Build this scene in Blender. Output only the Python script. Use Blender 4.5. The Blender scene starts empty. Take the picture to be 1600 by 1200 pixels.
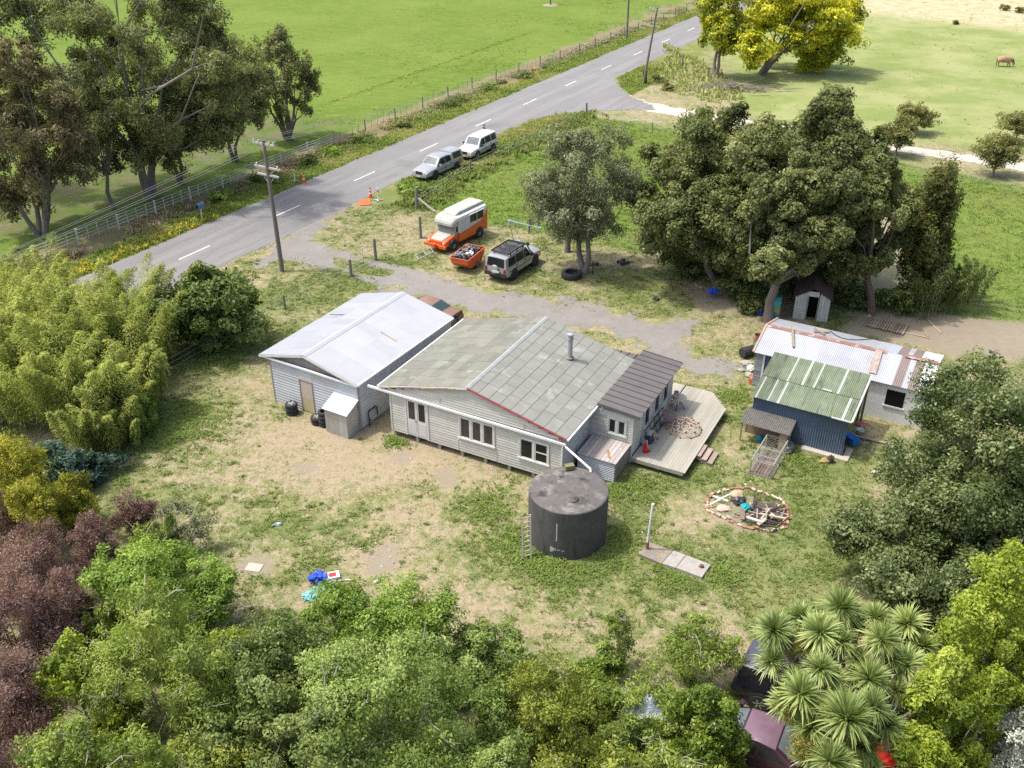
import bpy, bmesh, math, random
import numpy as np
from mathutils import Vector, Matrix

R = math.radians
PI = math.pi
rnd = random.Random(11)
S = bpy.context.scene
COL = S.collection

# ------------------------------------------------------------------ camera
CAM_H, PITCH, FPX = 26.8, R(30.3), 1500.0
SP, CP = math.sin(PITCH), math.cos(PITCH)
cam_d = bpy.data.cameras.new("camera")
cam_d.sensor_width = 36.0
cam_d.lens = FPX / 1600.0 * 36.0
cam_d.clip_start, cam_d.clip_end = 0.5, 6000
cam = bpy.data.objects.new("camera", cam_d)
cam.location = (0, 0, CAM_H)
cam.rotation_euler = (PI / 2 - PITCH, 0, 0)
COL.objects.link(cam)
S.camera = cam


def P(u, v, z=0.0):
    """survey of the photograph: where the sight line through (u, v) meets height z"""
    a, b = (u - 800) / FPX, (v - 600) / FPX
    t = (CAM_H - z) / (SP + b * CP)
    return Vector((a * t, (CP - b * SP) * t, z))


def zat(X, v):
    """height above the ground point X that the photograph shows at row v"""
    b = (v - 600) / FPX
    t = X[1] / (CP - b * SP)
    return CAM_H - t * (SP + b * CP)


def depth(X):
    return X[1] * CP + (CAM_H - X[2]) * SP


def mpp(X):
    return depth(X) / FPX


# ------------------------------------------------------------------ world, light
SUN_EL, SUN_AZ = R(64), R(-84)      # azimuth clockwise from +Y
W = bpy.data.worlds.new("World")
S.world = W
W.use_nodes = True
wn = W.node_tree
bg = wn.nodes["Background"]
sky = wn.nodes.new("ShaderNodeTexSky")
sky.sky_type = 'NISHITA'
sky.sun_disc = False
sky.sun_elevation = SUN_EL
sky.sun_rotation = SUN_AZ
sky.air_density = 1.0
sky.dust_density = 5.0
sky.ozone_density = .5
wn.links.new(sky.outputs[0], bg.inputs[0])
bg.inputs[1].default_value = 0.15
sd = bpy.data.lights.new("sun", 'SUN')
sd.energy = 2.0
sd.angle = R(2.0)
sd.color = (1.0, 0.965, 0.92)
sun = bpy.data.objects.new("sun", sd)
to_sun = Vector((math.sin(SUN_AZ) * math.cos(SUN_EL), math.cos(SUN_AZ) * math.cos(SUN_EL), math.sin(SUN_EL)))
sun.rotation_euler = to_sun.to_track_quat('Z', 'Y').to_euler()
sun.location = (-30, 0, 60)
COL.objects.link(sun)
S.view_settings.view_transform = 'Standard'
S.view_settings.look = 'None'
S.view_settings.gamma = 1
S.view_settings.exposure = 0.9
S.cycles.use_denoising = False
S.cycles.max_bounces = 8
S.cycles.diffuse_bounces = 5
S.cycles.glossy_bounces = 2
S.cycles.transmission_bounces = 2
S.cycles.transparent_max_bounces = 6
S.cycles.use_light_tree = False


# ------------------------------------------------------------------ materials
class NT:
    def __init__(s, name):
        s.m = bpy.data.materials.new(name)
        s.m.use_nodes = True
        s.t = s.m.node_tree
        s.n = s.t.nodes
        s.b = s.n["Principled BSDF"]
        s.out = s.n["Material Output"]

    def put(s, sock, v):
        if v is None:
            return
        if hasattr(v, 'is_output'):
            s.t.links.new(v, sock)
        elif isinstance(v, (tuple, list)) and len(v) == 3 and len(sock.default_value) == 4:
            sock.default_value = (*v, 1)
        else:
            sock.default_value = v

    def coord(s, kind='Object', scale=None):
        c = s.n.new("ShaderNodeTexCoord").outputs[kind]
        if scale:
            mp = s.n.new("ShaderNodeMapping")
            s.t.links.new(c, mp.inputs[0])
            mp.inputs['Scale'].default_value = scale
            c = mp.outputs[0]
        return c

    def noise(s, scale, detail=4, rough=.6, co=None, col=False, dist=0.0):
        t = s.n.new("ShaderNodeTexNoise")
        s.put(t.inputs['Vector'], co or s.coord())
        t.inputs['Scale'].default_value = scale
        t.inputs['Detail'].default_value = detail
        t.inputs['Roughness'].default_value = rough
        t.inputs['Distortion'].default_value = dist
        return t.outputs['Color' if col else 'Fac']

    def vor(s, scale, co=None, out='Color'):
        t = s.n.new("ShaderNodeTexVoronoi")
        s.put(t.inputs['Vector'], co or s.coord())
        t.inputs['Scale'].default_value = scale
        return t.outputs[out]

    def math(s, op, a, b=None, c=None):
        t = s.n.new("ShaderNodeMath")
        t.operation = op
        s.put(t.inputs[0], a)
        s.put(t.inputs[1], b)
        s.put(t.inputs[2], c)
        return t.outputs[0]

    def step(s, x, lo, hi):
        t = s.n.new("ShaderNodeMapRange")
        s.put(t.inputs[0], x)
        t.inputs[1].default_value, t.inputs[2].default_value = lo, hi
        return t.outputs[0]

    def mix(s, f, a, b, mode='MIX'):
        t = s.n.new("ShaderNodeMix")
        t.data_type = 'RGBA'
        t.blend_type = mode
        s.put(t.inputs[0], f)
        s.put(t.inputs[6], a)
        s.put(t.inputs[7], b)
        return t.outputs[2]

    def ramp(s, f, stops):
        t = s.n.new("ShaderNodeValToRGB")
        e = t.color_ramp.elements
        while len(e) < len(stops):
            e.new(.5)
        for k, (p, c) in zip(e, stops):
            k.position = p
            k.color = (*c, 1)
        s.put(t.inputs[0], f)
        return t.outputs[0]

    def attr(s, name, out='Fac'):
        t = s.n.new("ShaderNodeAttribute")
        t.attribute_name = name
        return t.outputs[out]

    def sep(s, c):
        t = s.n.new("ShaderNodeSeparateColor")
        s.put(t.inputs[0], c)
        return t.outputs

    def bump(s, h, strength=.3, dist=.02):
        t = s.n.new("ShaderNodeBump")
        t.inputs['Strength'].default_value = strength
        t.inputs['Distance'].default_value = dist
        s.put(t.inputs['Height'], h)
        s.t.links.new(t.outputs[0], s.b.inputs['Normal'])


MATS = {}


def mat(name, c, c2=None, rough=.7, scale=6.0, metal=0.0, bump=0.0, spec=.4, tintv=0.0, stain=None, stretch=None, coat=0.0):
    """c..c2 mottled by noise; tintv: how far each face's own 'tint' shifts its value; stain: (colour, scale, threshold)"""
    if name in MATS:
        return MATS[name]
    n = NT(name)
    co = n.coord('Object', stretch) if stretch else n.coord()
    n1 = n.noise(scale, 5, .65, co)
    f = n.step(n1, .3, .7)
    c2 = c2 or tuple(x * .82 for x in c)
    col = n.mix(f, c, c2)
    if tintv:
        col = n.mix(1.0, col, n.ramp(n.attr('tint'), [(0, (1 - tintv,) * 3), (1, (1 + tintv * .55,) * 3)]), 'MULTIPLY')
    for st in ([stain] if stain and not isinstance(stain, list) else (stain or [])):
        sc, ss, th = st[:3]
        co2 = n.coord('Object', st[3]) if len(st) > 3 else co
        k = n.step(n.noise(ss, 6, .7, co2), th, th + .12)
        col = n.mix(k, col, sc)
    n.put(n.b.inputs['Base Color'], col)
    n.b.inputs['Roughness'].default_value = rough
    n.b.inputs['Metallic'].default_value = metal
    n.b.inputs['Specular IOR Level'].default_value = spec
    n.b.inputs['Coat Weight'].default_value = coat
    if bump:
        n.bump(n.noise(scale * 4, 4, .6, co), bump, .02)
    MATS[name] = n.m
    return n.m


def leafmat(name, c0, c1, c2, trans=.32, rough=.55):
    """three natural leaf colours picked by each leaf's own tint; thin leaves pass some light"""
    if name in MATS:
        return MATS[name]
    n = NT(name)
    n1 = n.noise(.9, 3, .6)
    f = n.math('ADD', n.attr('tint'), n.math('MULTIPLY', n.math('SUBTRACT', n1, .5), .7))
    col = n.ramp(f, [(.12, c0), (.5, c1), (.9, c2)])
    n.put(n.b.inputs['Base Color'], col)
    n.b.inputs['Roughness'].default_value = rough
    n.b.inputs['Specular IOR Level'].default_value = .35
    tr = n.n.new("ShaderNodeBsdfTranslucent")
    n.put(tr.inputs[0], n.mix(1.0, col, (1.1, 1.15, .6), 'MULTIPLY'))
    mx = n.n.new("ShaderNodeMixShader")
    mx.inputs[0].default_value = trans
    n.t.links.new(n.b.outputs[0], mx.inputs[1])
    n.t.links.new(tr.outputs[0], mx.inputs[2])
    n.t.links.new(mx.outputs[0], n.out.inputs[0])
    MATS[name] = n.m
    return n.m


# ------------------------------------------------------------------ objects
def link(o, parent=None):
    COL.objects.link(o)
    if parent is not None:
        o.parent = parent
    return o


def tag(o, label, cat, group=None):
    o['label'] = label
    o['category'] = cat
    if group:
        o['group'] = group
    return o


def thing(name, label, cat, loc=(0, 0, 0), rz=0.0, group=None, scale=1.0):
    o = bpy.data.objects.new(name, None)
    o.empty_display_size = .3
    o.location = loc
    o.rotation_euler = (0, 0, rz)
    o.scale = (scale,) * 3
    link(o)
    return tag(o, label, cat, group)


def kids(o):
    return [c for c in bpy.data.objects if c.parent == o]


def dup(root, loc, rz=None, label=None, scale=None):
    r = root.copy()
    COL.objects.link(r)
    r.location = loc
    if rz is not None:
        r.rotation_euler = (0, 0, rz)
    if label:
        r['label'] = label
    if scale:
        r.scale = (scale,) * 3 if isinstance(scale, (int, float)) else scale
    for ch in kids(root):
        c = ch.copy()
        COL.objects.link(c)
        c.parent = r
        for g in kids(ch):
            d = g.copy()
            COL.objects.link(d)
            d.parent = c
    return r


def mesh_np(name, V, F, tint=None, m=None, smooth=False):
    """mesh from arrays; F is (n, k) with k = 3 or 4"""
    V = np.ascontiguousarray(V, dtype=np.float32)
    F = np.ascontiguousarray(F, dtype=np.int32)
    k = F.shape[1]
    me = bpy.data.meshes.new(name)
    me.vertices.add(len(V))
    me.vertices.foreach_set('co', V.ravel())
    me.loops.add(F.size)
    me.loops.foreach_set('vertex_index', F.ravel())
    me.polygons.add(len(F))
    me.polygons.foreach_set('loop_start', np.arange(0, F.size, k, dtype=np.int32))
    if smooth:
        me.polygons.foreach_set('use_smooth', np.ones(len(F), dtype=bool))
    if tint is not None:
        a = me.attributes.new('tint', 'FLOAT', 'FACE')
        a.data.foreach_set('value', np.ascontiguousarray(tint, dtype=np.float32))
    me.update(calc_edges=True)
    if m:
        me.materials.append(m)
    return me


class MB:
    """collects boxes, tubes, sheets and lofts, and links them as ONE mesh object"""

    def __init__(s):
        s.v, s.f, s.mi, s.t = [], [], [], []

    def add(s, vs, fs, m=0, t=None):
        o = len(s.v)
        s.v += [tuple(x) for x in vs]
        for f in fs:
            s.f.append([i + o for i in f])
            s.mi.append(m)
            s.t.append(rnd.random() if t is None else t)

    def box(s, x0, x1, y0, y1, z0, z1, m=0, rz=0.0, c=None, M=None, t=None):
        vs = [Vector((x, y, z)) for z in (z0, z1) for y in (y0, y1) for x in (x0, x1)]
        if rz:
            c = Vector(c) if c is not None else Vector(((x0 + x1) / 2, (y0 + y1) / 2, 0))
            Mr = Matrix.Rotation(rz, 3, 'Z')
            vs = [Mr @ (v - c) + c for v in vs]
        if M is not None:
            vs = [M @ v for v in vs]
        s.add(vs, [(0, 2, 3, 1), (4, 5, 7, 6), (0, 1, 5, 4), (2, 6, 7, 3), (0, 4, 6, 2), (1, 3, 7, 5)], m, rnd.random() if t is None else t)

    def beam(s, a, b, w, h, m=0, up=(0, 0, 1), t=None):
        a, b = Vector(a), Vector(b)
        d = (b - a).normalized()
        u = Vector(up)
        if abs(d.dot(u)) > .95:
            u = Vector((1, 0, 0))
        x = d.cross(u).normalized()
        y = x.cross(d).normalized()
        vs = []
        for p in (a, b):
            for sx, sy in ((-1, -1), (1, -1), (1, 1), (-1, 1)):
                vs.append(p + x * (w / 2 * sx) + y * (h / 2 * sy))
        s.add(vs, [(3, 2, 1, 0), (4, 5, 6, 7), (0, 1, 5, 4), (1, 2, 6, 5), (2, 3, 7, 6), (3, 0, 4, 7)], m, rnd.random() if t is None else t)

    def tube(s, pts, rads, n=8, m=0, cap=True, t=None):
        pts = [Vector(p) for p in pts]
        if isinstance(rads, (int, float)):
            rads = [rads] * len(pts)
        vs, fs = [], []
        prev = None
        for i, p in enumerate(pts):
            d = (pts[min(i + 1, len(pts) - 1)] - pts[max(i - 1, 0)])
            d = d.normalized() if d.length > 1e-9 else Vector((0, 0, 1))
            if prev is None:
                prev = Vector((1, 0, 0)) if abs(d.x) < .9 else Vector((0, 1, 0))
            x = (prev - d * prev.dot(d)).normalized()
            prev = x
            y = d.cross(x)
            for k in range(n):
                a = 2 * PI * k / n
                vs.append(p + (x * math.cos(a) + y * math.sin(a)) * rads[i])
        for i in range(len(pts) - 1):
            for k in range(n):
                k2 = (k + 1) % n
                fs.append((i * n + k, i * n + k2, (i + 1) * n + k2, (i + 1) * n + k))
        if cap:
            fs.append(tuple(range(n - 1, -1, -1)))
            fs.append(tuple(range((len(pts) - 1) * n, len(pts) * n)))
        s.add(vs, fs, m, t)

    def lathe(s, prof, c=(0, 0, 0), axis='Z', n=24, m=0, t=None, cap=True):
        """prof: (radius, height) pairs"""
        c = Vector(c)
        vs, fs = [], []
        for r, h in prof:
            for k in range(n):
                a = 2 * PI * k / n
                x, y = r * math.cos(a), r * math.sin(a)
                p = {'Z': (x, y, h), 'Y': (x, h, y), 'X': (h, x, y)}[axis]
                vs.append(c + Vector(p))
        for i in range(len(prof) - 1):
            for k in range(n):
                k2 = (k + 1) % n
                q = (i * n + k, i * n + k2, (i + 1) * n + k2, (i + 1) * n + k)
                fs.append(q if axis != 'Y' else q[::-1])
        s.add(vs, fs, m, .5 if t is None else t)
        if cap and prof[0][0] > 1e-4:
            s.add(vs[:n][::-1], [tuple(range(n))], m, .5)
        if cap and prof[-1][0] > 1e-4:
            s.add(vs[-n:], [tuple(range(n))], m, .5)

    def prism(s, poly, z0, z1, m=0, t=None):
        n = len(poly)
        vs = [(x, y, z0) for x, y in poly] + [(x, y, z1) for x, y in poly]
        s.add(vs, [tuple(range(n - 1, -1, -1)), tuple(range(n, 2 * n))] + [(i, (i + 1) % n, (i + 1) % n + n, i + n) for i in range(n)], m, t)

    def slab(s, quad, th, m=0, t=None):
        """a four-cornered plate, quad = its top corners in order, thickness th"""
        q = [Vector(p) for p in quad]
        nn = (q[1] - q[0]).cross(q[3] - q[0]).normalized()
        vs = q + [p - nn * th for p in q]
        s.add(vs, [(0, 1, 2, 3), (7, 6, 5, 4), (0, 4, 5, 1), (1, 5, 6, 2), (2, 6, 7, 3), (3, 7, 4, 0)], m, rnd.random() if t is None else t)

    def sheet(s, a, b, c, d, pitch=.11, amp=.012, m=0, th=.004, rows=1, tints=None, mfn=None):
        """corrugated iron between a-b-c-d; ridges run from the a-b edge to the d-c edge"""
        a, b, c, d = map(Vector, (a, b, c, d))
        nn = (b - a).cross(d - a).normalized()
        L = (b - a).length
        per = max(2, int(round(L / pitch)))
        n = per * 4
        prof = (0, 1, 0, -1)
        for side in (0, 1):
            vs, fs, ms, ts = [], [], [], []
            for i in range(n + 1):
                k = i / n
                off = nn * (amp * prof[i % 4] - side * th)
                p, q = a.lerp(b, k), d.lerp(c, k)
                for j in range(rows + 1):
                    vs.append(p.lerp(q, j / rows) + off)
            for i in range(n):
                for j in range(rows):
                    A = i * (rows + 1) + j
                    B = A + rows + 1
                    f = (A, B, B + 1, A + 1)
                    fs.append(f if side == 0 else f[::-1])
                    sheet_i = int((i / n) * L / .8)
                    ms.append(mfn(sheet_i, j, (i + .5) / n, (j + .5) / rows) if mfn else m)
                    ts.append(random.Random(sheet_i * 31 + j * 7 + int(L * 100)).random())
            o = len(s.v)
            s.v += [tuple(x) for x in vs]
            s.f += [[q + o for q in f] for f in fs]
            s.mi += ms
            s.t += ts

    def build(s, name, mats, parent=None, smooth=False, angle=35, loc=None):
        me = bpy.data.meshes.new(name)
        me.from_pydata(s.v, [], s.f)
        if not isinstance(mats, (list, tuple)):
            mats = [mats]
        for m in mats:
            me.materials.append(m)
        if len(mats) > 1:
            me.polygons.foreach_set('material_index', s.mi)
        a = me.attributes.new('tint', 'FLOAT', 'FACE')
        a.data.foreach_set('value', s.t)
        if smooth:
            me.polygons.foreach_set('use_smooth', [True] * len(me.polygons))
            me.set_sharp_from_angle(angle=R(angle))
        me.update()
        o = bpy.data.objects.new(name, me)
        if loc is not None:
            o.location = loc
        return link(o, parent)


def structure(o):
    o['kind'] = 'structure'
    return o


def stuff(o, label=None, cat=None):
    o['kind'] = 'stuff'
    if label:
        o['label'] = label
        o['category'] = cat
    return o
# ------------------------------------------------------------------ ground lore
def h2(ix, iy, seed):
    h = (ix.astype(np.int64) * 374761393 + iy.astype(np.int64) * 668265263 + seed * 974711) & 0x7fffffff
    h = ((h ^ (h >> 13)) * 1274126177) & 0x7fffffff
    return ((h ^ (h >> 16)) & 0xffff) / 65535.0


def vnoise(x, y, seed=0):
    ix, iy = np.floor(x), np.floor(y)
    fx, fy = x - ix, y - iy
    fx, fy = fx * fx * (3 - 2 * fx), fy * fy * (3 - 2 * fy)
    a, b = h2(ix, iy, seed), h2(ix + 1, iy, seed)
    c, d = h2(ix, iy + 1, seed), h2(ix + 1, iy + 1, seed)
    return (a * (1 - fx) + b * fx) * (1 - fy) + (c * (1 - fx) + d * fx) * fy


def fbm(x, y, scale, seed=0, octv=4):
    t, amp, tot = 0, 1.0, 0
    for k in range(octv):
        t = t + amp * vnoise(x * scale * 2 ** k, y * scale * 2 ** k, seed + k)
        tot += amp
        amp *= .55
    return t / tot


def poly(*uv):
    return np.array([P(u, v)[:2] for u, v in uv])


def sdist(pl, x, y):
    """signed distance to a polygon, negative inside"""
    n = len(pl)
    d = np.full(x.shape, 1e9)
    ins = np.zeros(x.shape, bool)
    for i in range(n):
        a, b = pl[i], pl[(i + 1) % n]
        e = b - a
        t = np.clip(((x - a[0]) * e[0] + (y - a[1]) * e[1]) / (e @ e + 1e-12), 0, 1)
        d = np.minimum(d, np.hypot(x - a[0] - t * e[0], y - a[1] - t * e[1]))
        c = ((a[1] > y) != (b[1] > y))
        xs = (b[0] - a[0]) * (y - a[1]) / (b[1] - a[1] + 1e-12) + a[0]
        ins ^= c & (x < xs)
    return np.where(ins, -d, d)


def sdline(pl, x, y):
    d = np.full(x.shape, 1e9)
    for a, b in zip(pl[:-1], pl[1:]):
        e = b - a
        t = np.clip(((x - a[0]) * e[0] + (y - a[1]) * e[1]) / (e @ e + 1e-12), 0, 1)
        d = np.minimum(d, np.hypot(x - a[0] - t * e[0], y - a[1] - t * e[1]))
    return d


def sstep(x, a, b):
    t = np.clip((x - a) / (b - a), 0, 1)
    return t * t * (3 - 2 * t)


RD = np.array([.4977, .8673])        # along the road
RN = np.array([.8673, -.4977])       # across it, towards the yard
RC = np.array([.14, 104.84])


def road_sq(x, y):
    return (x - RC[0]) * RD[0] + (y - RC[1]) * RD[1], (x - RC[0]) * RN[0] + (y - RC[1]) * RN[1]


def on_road(s, q, z=0.0):
    p = RC + RD * s + RN * q
    return Vector((p[0], p[1], z))


LUSH = poly((640, 318), (700, 290), (740, 268), (803, 236), (868, 206), (916, 185), (1000, 192), (1090, 205), (1300, 232), (1450, 262), (1640, 300),
            (1660, 520), (1540, 498), (1400, 480), (1250, 440), (1100, 405), (1017, 396), (900, 375), (830, 360), (740, 345), (690, 330))
PALE = poly((1105, 50), (1340, 0), (1500, -120), (2300, -150), (2300, 420), (1600, 240), (1405, 218), (1290, 202), (1170, 180), (1150, 130))
FARPALE = poly((1230, -15), (1330, 22), (1460, 33), (1620, 50), (2300, 110), (2300, -160), (1200, -160))
DIRT = poly((1290, 505), (1370, 488), (1500, 494), (1640, 505), (1640, 570), (1480, 560), (1440, 540), (1300, 525))
TRACK = poly((985, 150), (1010, 160), (1085, 173), (1180, 190), (1290, 205), (1405, 226), (1500, 240), (1640, 262), (1900, 300),
             (1900, 330), (1640, 274), (1500, 252), (1405, 238), (1290, 216), (1180, 204), (1085, 186), (1000, 172))
APRON = poly((960, 118), (966, 135), (985, 151), (1020, 165), (1022, 172), (985, 172), (930, 173), (880, 177), (829, 187), (800, 200), (860, 150))
DRIVE = poly((400, 420), (470, 330), (543, 322), (515, 350), (498, 374), (520, 388), (560, 402), (605, 412), (650, 424), (700, 436), (760, 452), (830, 462), (880, 466),
             (950, 480), (1010, 500), (1050, 498), (1110, 474), (1128, 480), (1090, 500), (1075, 520), (1085, 555), (1140, 560), (1168, 575), (1150, 596), (1080, 580),
             (1040, 560), (960, 525), (900, 512), (850, 500), (790, 494), (720, 485), (640, 462), (590, 446), (548, 430), (500, 414), (440, 402))
MEDIAN = poly((525, 405), (570, 414), (612, 424), (600, 431), (560, 424), (530, 414))
UNDER = poly((1000, 400), (1150, 440), (1300, 470), (1480, 490), (1500, 470), (1420, 300), (1000, 330))   # bare shaded ground below the big trees
LTREES = poly((-80, 400), (60, 365), (233, 305), (370, 250), (460, 216), (520, 190), (440, 180), (300, 180), (200, 210), (0, 280), (-120, 330))

# greener and barer patches of the yard: (u, v, radius m, amount)
PATCH = [(330, 560, 4, .5), (420, 490, 4, .55), (520, 440, 2.5, .55), (260, 640, 3, .55), (180, 700, 3, .5), (380, 640, 2, .25), (300, 800, 3, .22), (420, 830, 2.2, .35), (480, 790, 2.5, .2), (440, 900, 2.5, .3),
         (640, 770, 3.5, .12), (760, 800, 2.3, .55), (800, 870, 1.8, .65), (960, 860, 2.2, .7), (880, 900, 2.2, .55), (860, 960, 3, .35), (1000, 790, 2, .45), (1020, 745, 1.6, .5), (1130, 740, 2, .4), (1230, 730, 3, .65), (1280, 800, 2.5, .55),
         (1270, 870, 3, .55), (1180, 900, 2.8, .5), (1080, 930, 2.5, .35), (1000, 920, 2, .3), (1230, 940, 2.5, .35), (1060, 700, 1.3, .4), (1160, 650, 1.8, .55), (1100, 560, 1.5, .45), (1030, 480, 2.5, .4), (960, 450, 2.5, .45),
         (1000, 430, 2.5, .4), (900, 470, 2, .25), (820, 425, 2, .4), (740, 425, 2, .5), (660, 400, 2.5, .3), (560, 370, 2.5, .3), (600, 330, 2.5, .4), (640, 310, 2.5, .5), (460, 440, 3.5, .4), (560, 430, 2, .5), (700, 470, 1.8, .5),
         (450, 680, 3, -.6), (380, 720, 3.5, -.5), (560, 720, 4, -.55), (700, 730, 3, -.6), (640, 880, 3, -.6), (750, 930, 3, -.5), (900, 1000, 3, -.35), (620, 700, 2.5, -.6), (1050, 860, 2, -.25), (960, 1000, 4, -.2), (520, 650, 2, -.55),
         (1100, 800, 1.8, -.35), (1000, 700, 2, -.3), (1120, 690, 1.6, -.2), (600, 380, 2, -.25), (870, 430, 2.5, -.25), (700, 380, 2.5, -.3), (1120, 600, 1.2, -.4), (420, 870, 1.2, -.6), (600, 870, 1.6, -.6), (760, 390, 2.5, -.2)]
BARE = [(600, 868, 1.1), (400, 888, 1.0), (1190, 826, .8), (1166, 797, 1.7), (700, 745, 1.0), (480, 730, 1.0), (1110, 470, 1.6), (1150, 470, 2.5), (1200, 478, 2.5), (630, 715, .8), (900, 760, .8), (590, 895, .7), (200, 720, .8)]


def masks(x, y):
    s, q = road_sq(x, y)
    nz = (fbm(x, y, .35, 3) - .5)
    nz2 = (fbm(x, y, 1.3, 9) - .5)
    wob = nz * 3.0 + nz2 * 1.0
    g = np.full(x.shape, .53)
    for u, v, r, a in PATCH:
        p = P(u, v)
        g = g + (.6 if a > 0 else .42) * a * np.exp(-((x - p[0]) ** 2 + (y - p[1]) ** 2) / (r * r))
    g = np.clip(g + nz * 1.1 + nz2 * .5, 0, 1)
    field = sstep(-q + wob * .5, 9.3, 10.6)
    lt = 1 - sstep(sdist(LTREES, x, y) + wob * 1.2, -3.0, 2.0)
    verge = sstep(-q, 3.2, 3.7) * (1 - sstep(-q + wob * .5, 5.6, 6.6))
    ditch = sstep(-q + wob * .5, 5.6, 6.6) * (1 - sstep(-q + wob * .5, 9.3, 10.4))
    lush = 1 - sstep(sdist(LUSH, x, y) + wob, -1.0, .8)
    pale = 1 - sstep(sdist(PALE, x, y) + wob, -1.5, 1.5)
    farp = 1 - sstep(sdist(FARPALE, x, y) + wob, -1.5, 1.5)
    dirt = 1 - sstep(sdist(DIRT, x, y) + wob * .6, -1.2, .8)
    dirt = np.maximum(dirt, .75 * (1 - sstep(sdist(UNDER, x, y) + wob, -2, 1)))
    for u, v, r in BARE:
        p = P(u, v)
        d2 = np.hypot(x - p[0], (y - p[1])) + nz2 * 1.2 * r
        dirt = np.maximum(dirt, .8 * (1 - sstep(d2, r * .5, r)))
    verge2 = sstep(q, 3.3, 3.8) * (1 - sstep(q + wob * .4, 7.5, 9.0)) * sstep(s, -34, -26)
    yard = 1 - np.maximum.reduce([field, lush, pale])
    return dict(s=s, q=q, g=g, field=field, verge=np.maximum(verge, verge2 * .9), ditch=ditch, lush=lush, pale=pale, farp=farp, dirt=dirt, lt=lt, yard=yard, nz=nz, nz2=nz2)


def grid_lines(a, b, step, lo, hi, grow=1.18):
    core = list(np.arange(a, b + 1e-6, step))
    left, right, d = [], [], step
    x = a
    while x > lo:
        d *= grow
        x -= d
        left.append(x)
    d, x = step, b
    while x < hi:
        d *= grow
        x += d
        right.append(x)
    return np.array(left[::-1] + core + right)


gx = grid_lines(-42, 48, .3, -2500, 2500)
gy = grid_lines(16, 125, .3, -400, 4500)
GX, GY = np.meshgrid(gx, gy)
xs, ys = GX.ravel(), GY.ravel()
mk = masks(xs, ys)
roughz = (fbm(xs, ys, 1.1, 21) - .5) * .10 * np.clip(mk['lush'] + mk['field'] * .5, 0, 1)
ditch_z = -.35 * np.exp(-((mk['q'] + 7.3) / 1.0) ** 2)
zs = roughz - .0 + ditch_z
nx, ny = len(gx), len(gy)
ii = np.arange((ny - 1) * nx).reshape(ny - 1, nx)[:, :-1].ravel()
GF = np.stack([ii, ii + 1, ii + 1 + nx, ii + nx], 1)
gm = mesh_np("ground", np.stack([xs, ys, zs], 1), GF, smooth=True)


def colattr(me, name, r, g, b):
    a = me.attributes.new(name, 'FLOAT_COLOR', 'POINT')
    a.data.foreach_set('color', np.stack([r, g, b, np.ones_like(r)], 1).astype(np.float32).ravel())


colattr(gm, 'cover_a', mk['g'], mk['lush'], mk['pale'])
colattr(gm, 'cover_b', mk['dirt'], mk['ditch'], mk['field'])
colattr(gm, 'cover_c', mk['verge'], mk['farp'], mk['lt'])

n = NT("ground cover")
A, B_, C_ = (n.sep(n.attr(k, 'Color')) for k in ('cover_a', 'cover_b', 'cover_c'))
n_f = n.noise(9, 5, .7)
n_m = n.noise(2.2, 6, .65, dist=.4)
n_l = n.noise(.5, 4, .6)
n_vf = n.noise(28, 3, .7)
straw = n.mix(n.step(n_m, .32, .68), (.325, .268, .17), (.24, .19, .118))
straw = n.mix(n.step(n_vf, .42, .72), straw, (.40, .345, .245))
straw = n.mix(n.step(n_f, .53, .68), straw, (.185, .14, .088))
green = n.mix(n.step(n_f, .3, .7), (.095, .135, .036), (.165, .20, .066))
green = n.mix(n.step(n_l, .42, .62), green, (.20, .215, .082))
kg = n.step(n.math('ADD', n.math('ADD', A[0], n.math('MULTIPLY', n.math('SUBTRACT', n.step(n_m, .3, .7), .5), .95)), n.math('MULTIPLY', n.math('SUBTRACT', n.step(n_f, .3, .7), .5), .85)), .26, .78)
col = n.mix(kg, straw, green)
dirtc = n.mix(n.step(n_m, .3, .7), (.215, .18, .135), (.29, .25, .195))
dirtc = n.mix(n.step(n_vf, .58, .7), dirtc, (.38, .33, .26))
lush = n.mix(n.step(n_m, .3, .7), (.095, .145, .026), (.145, .195, .04))
lush = n.mix(n.step(n_f, .45, .7), lush, (.19, .26, .05))
lush = n.mix(n.step(n_l, .55, .75), lush, (.11, .15, .035))
pale = n.mix(n.step(n_l, .3, .7), (.215, .255, .085), (.165, .215, .06))
pale = n.mix(n.step(n.noise(.13, 4, .6), .42, .6), pale, (.275, .295, .125))
pale = n.mix(n.step(n_m, .55, .75), pale, (.19, .24, .075))
pale = n.mix(C_[1], pale, n.mix(n.step(n_l, .4, .6), (.43, .39, .25), (.34, .325, .185)))
fieldc = n.mix(n.step(n.noise(.07, 4, .6), .35, .65), (.098, .160, .017), (.145, .205, .032))
fieldc = n.mix(n.step(n_m, .5, .75), fieldc, (.078, .13, .016))
fieldc = n.mix(n.step(n.noise(.45, 5, .7, n.coord('Object', (1, 3.2, 1))), .48, .66), fieldc, (.165, .205, .05))
fieldc = n.mix(n.step(n.noise(3.5, 4, .7), .55, .68), fieldc, (.062, .10, .014))
fieldc = n.mix(n.step(n_f, .56, .75), fieldc, (.185, .24, .055))
fieldc = n.mix(C_[2], fieldc, n.mix(n.step(n_l, .4, .6), n.mix(n.step(n_m, .4, .65), (.17, .14, .09), (.09, .12, .035)), (.085, .135, .025)))
ditchc = n.mix(n.step(n_m, .35, .65), (.19, .15, .095), (.20, .19, .08))
verge = n.mix(n.step(n_m, .35, .65), (.11, .155, .03), (.18, .205, .06))
verge = n.mix(n.step(n_l, .5, .68), verge, (.27, .25, .11))
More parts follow.
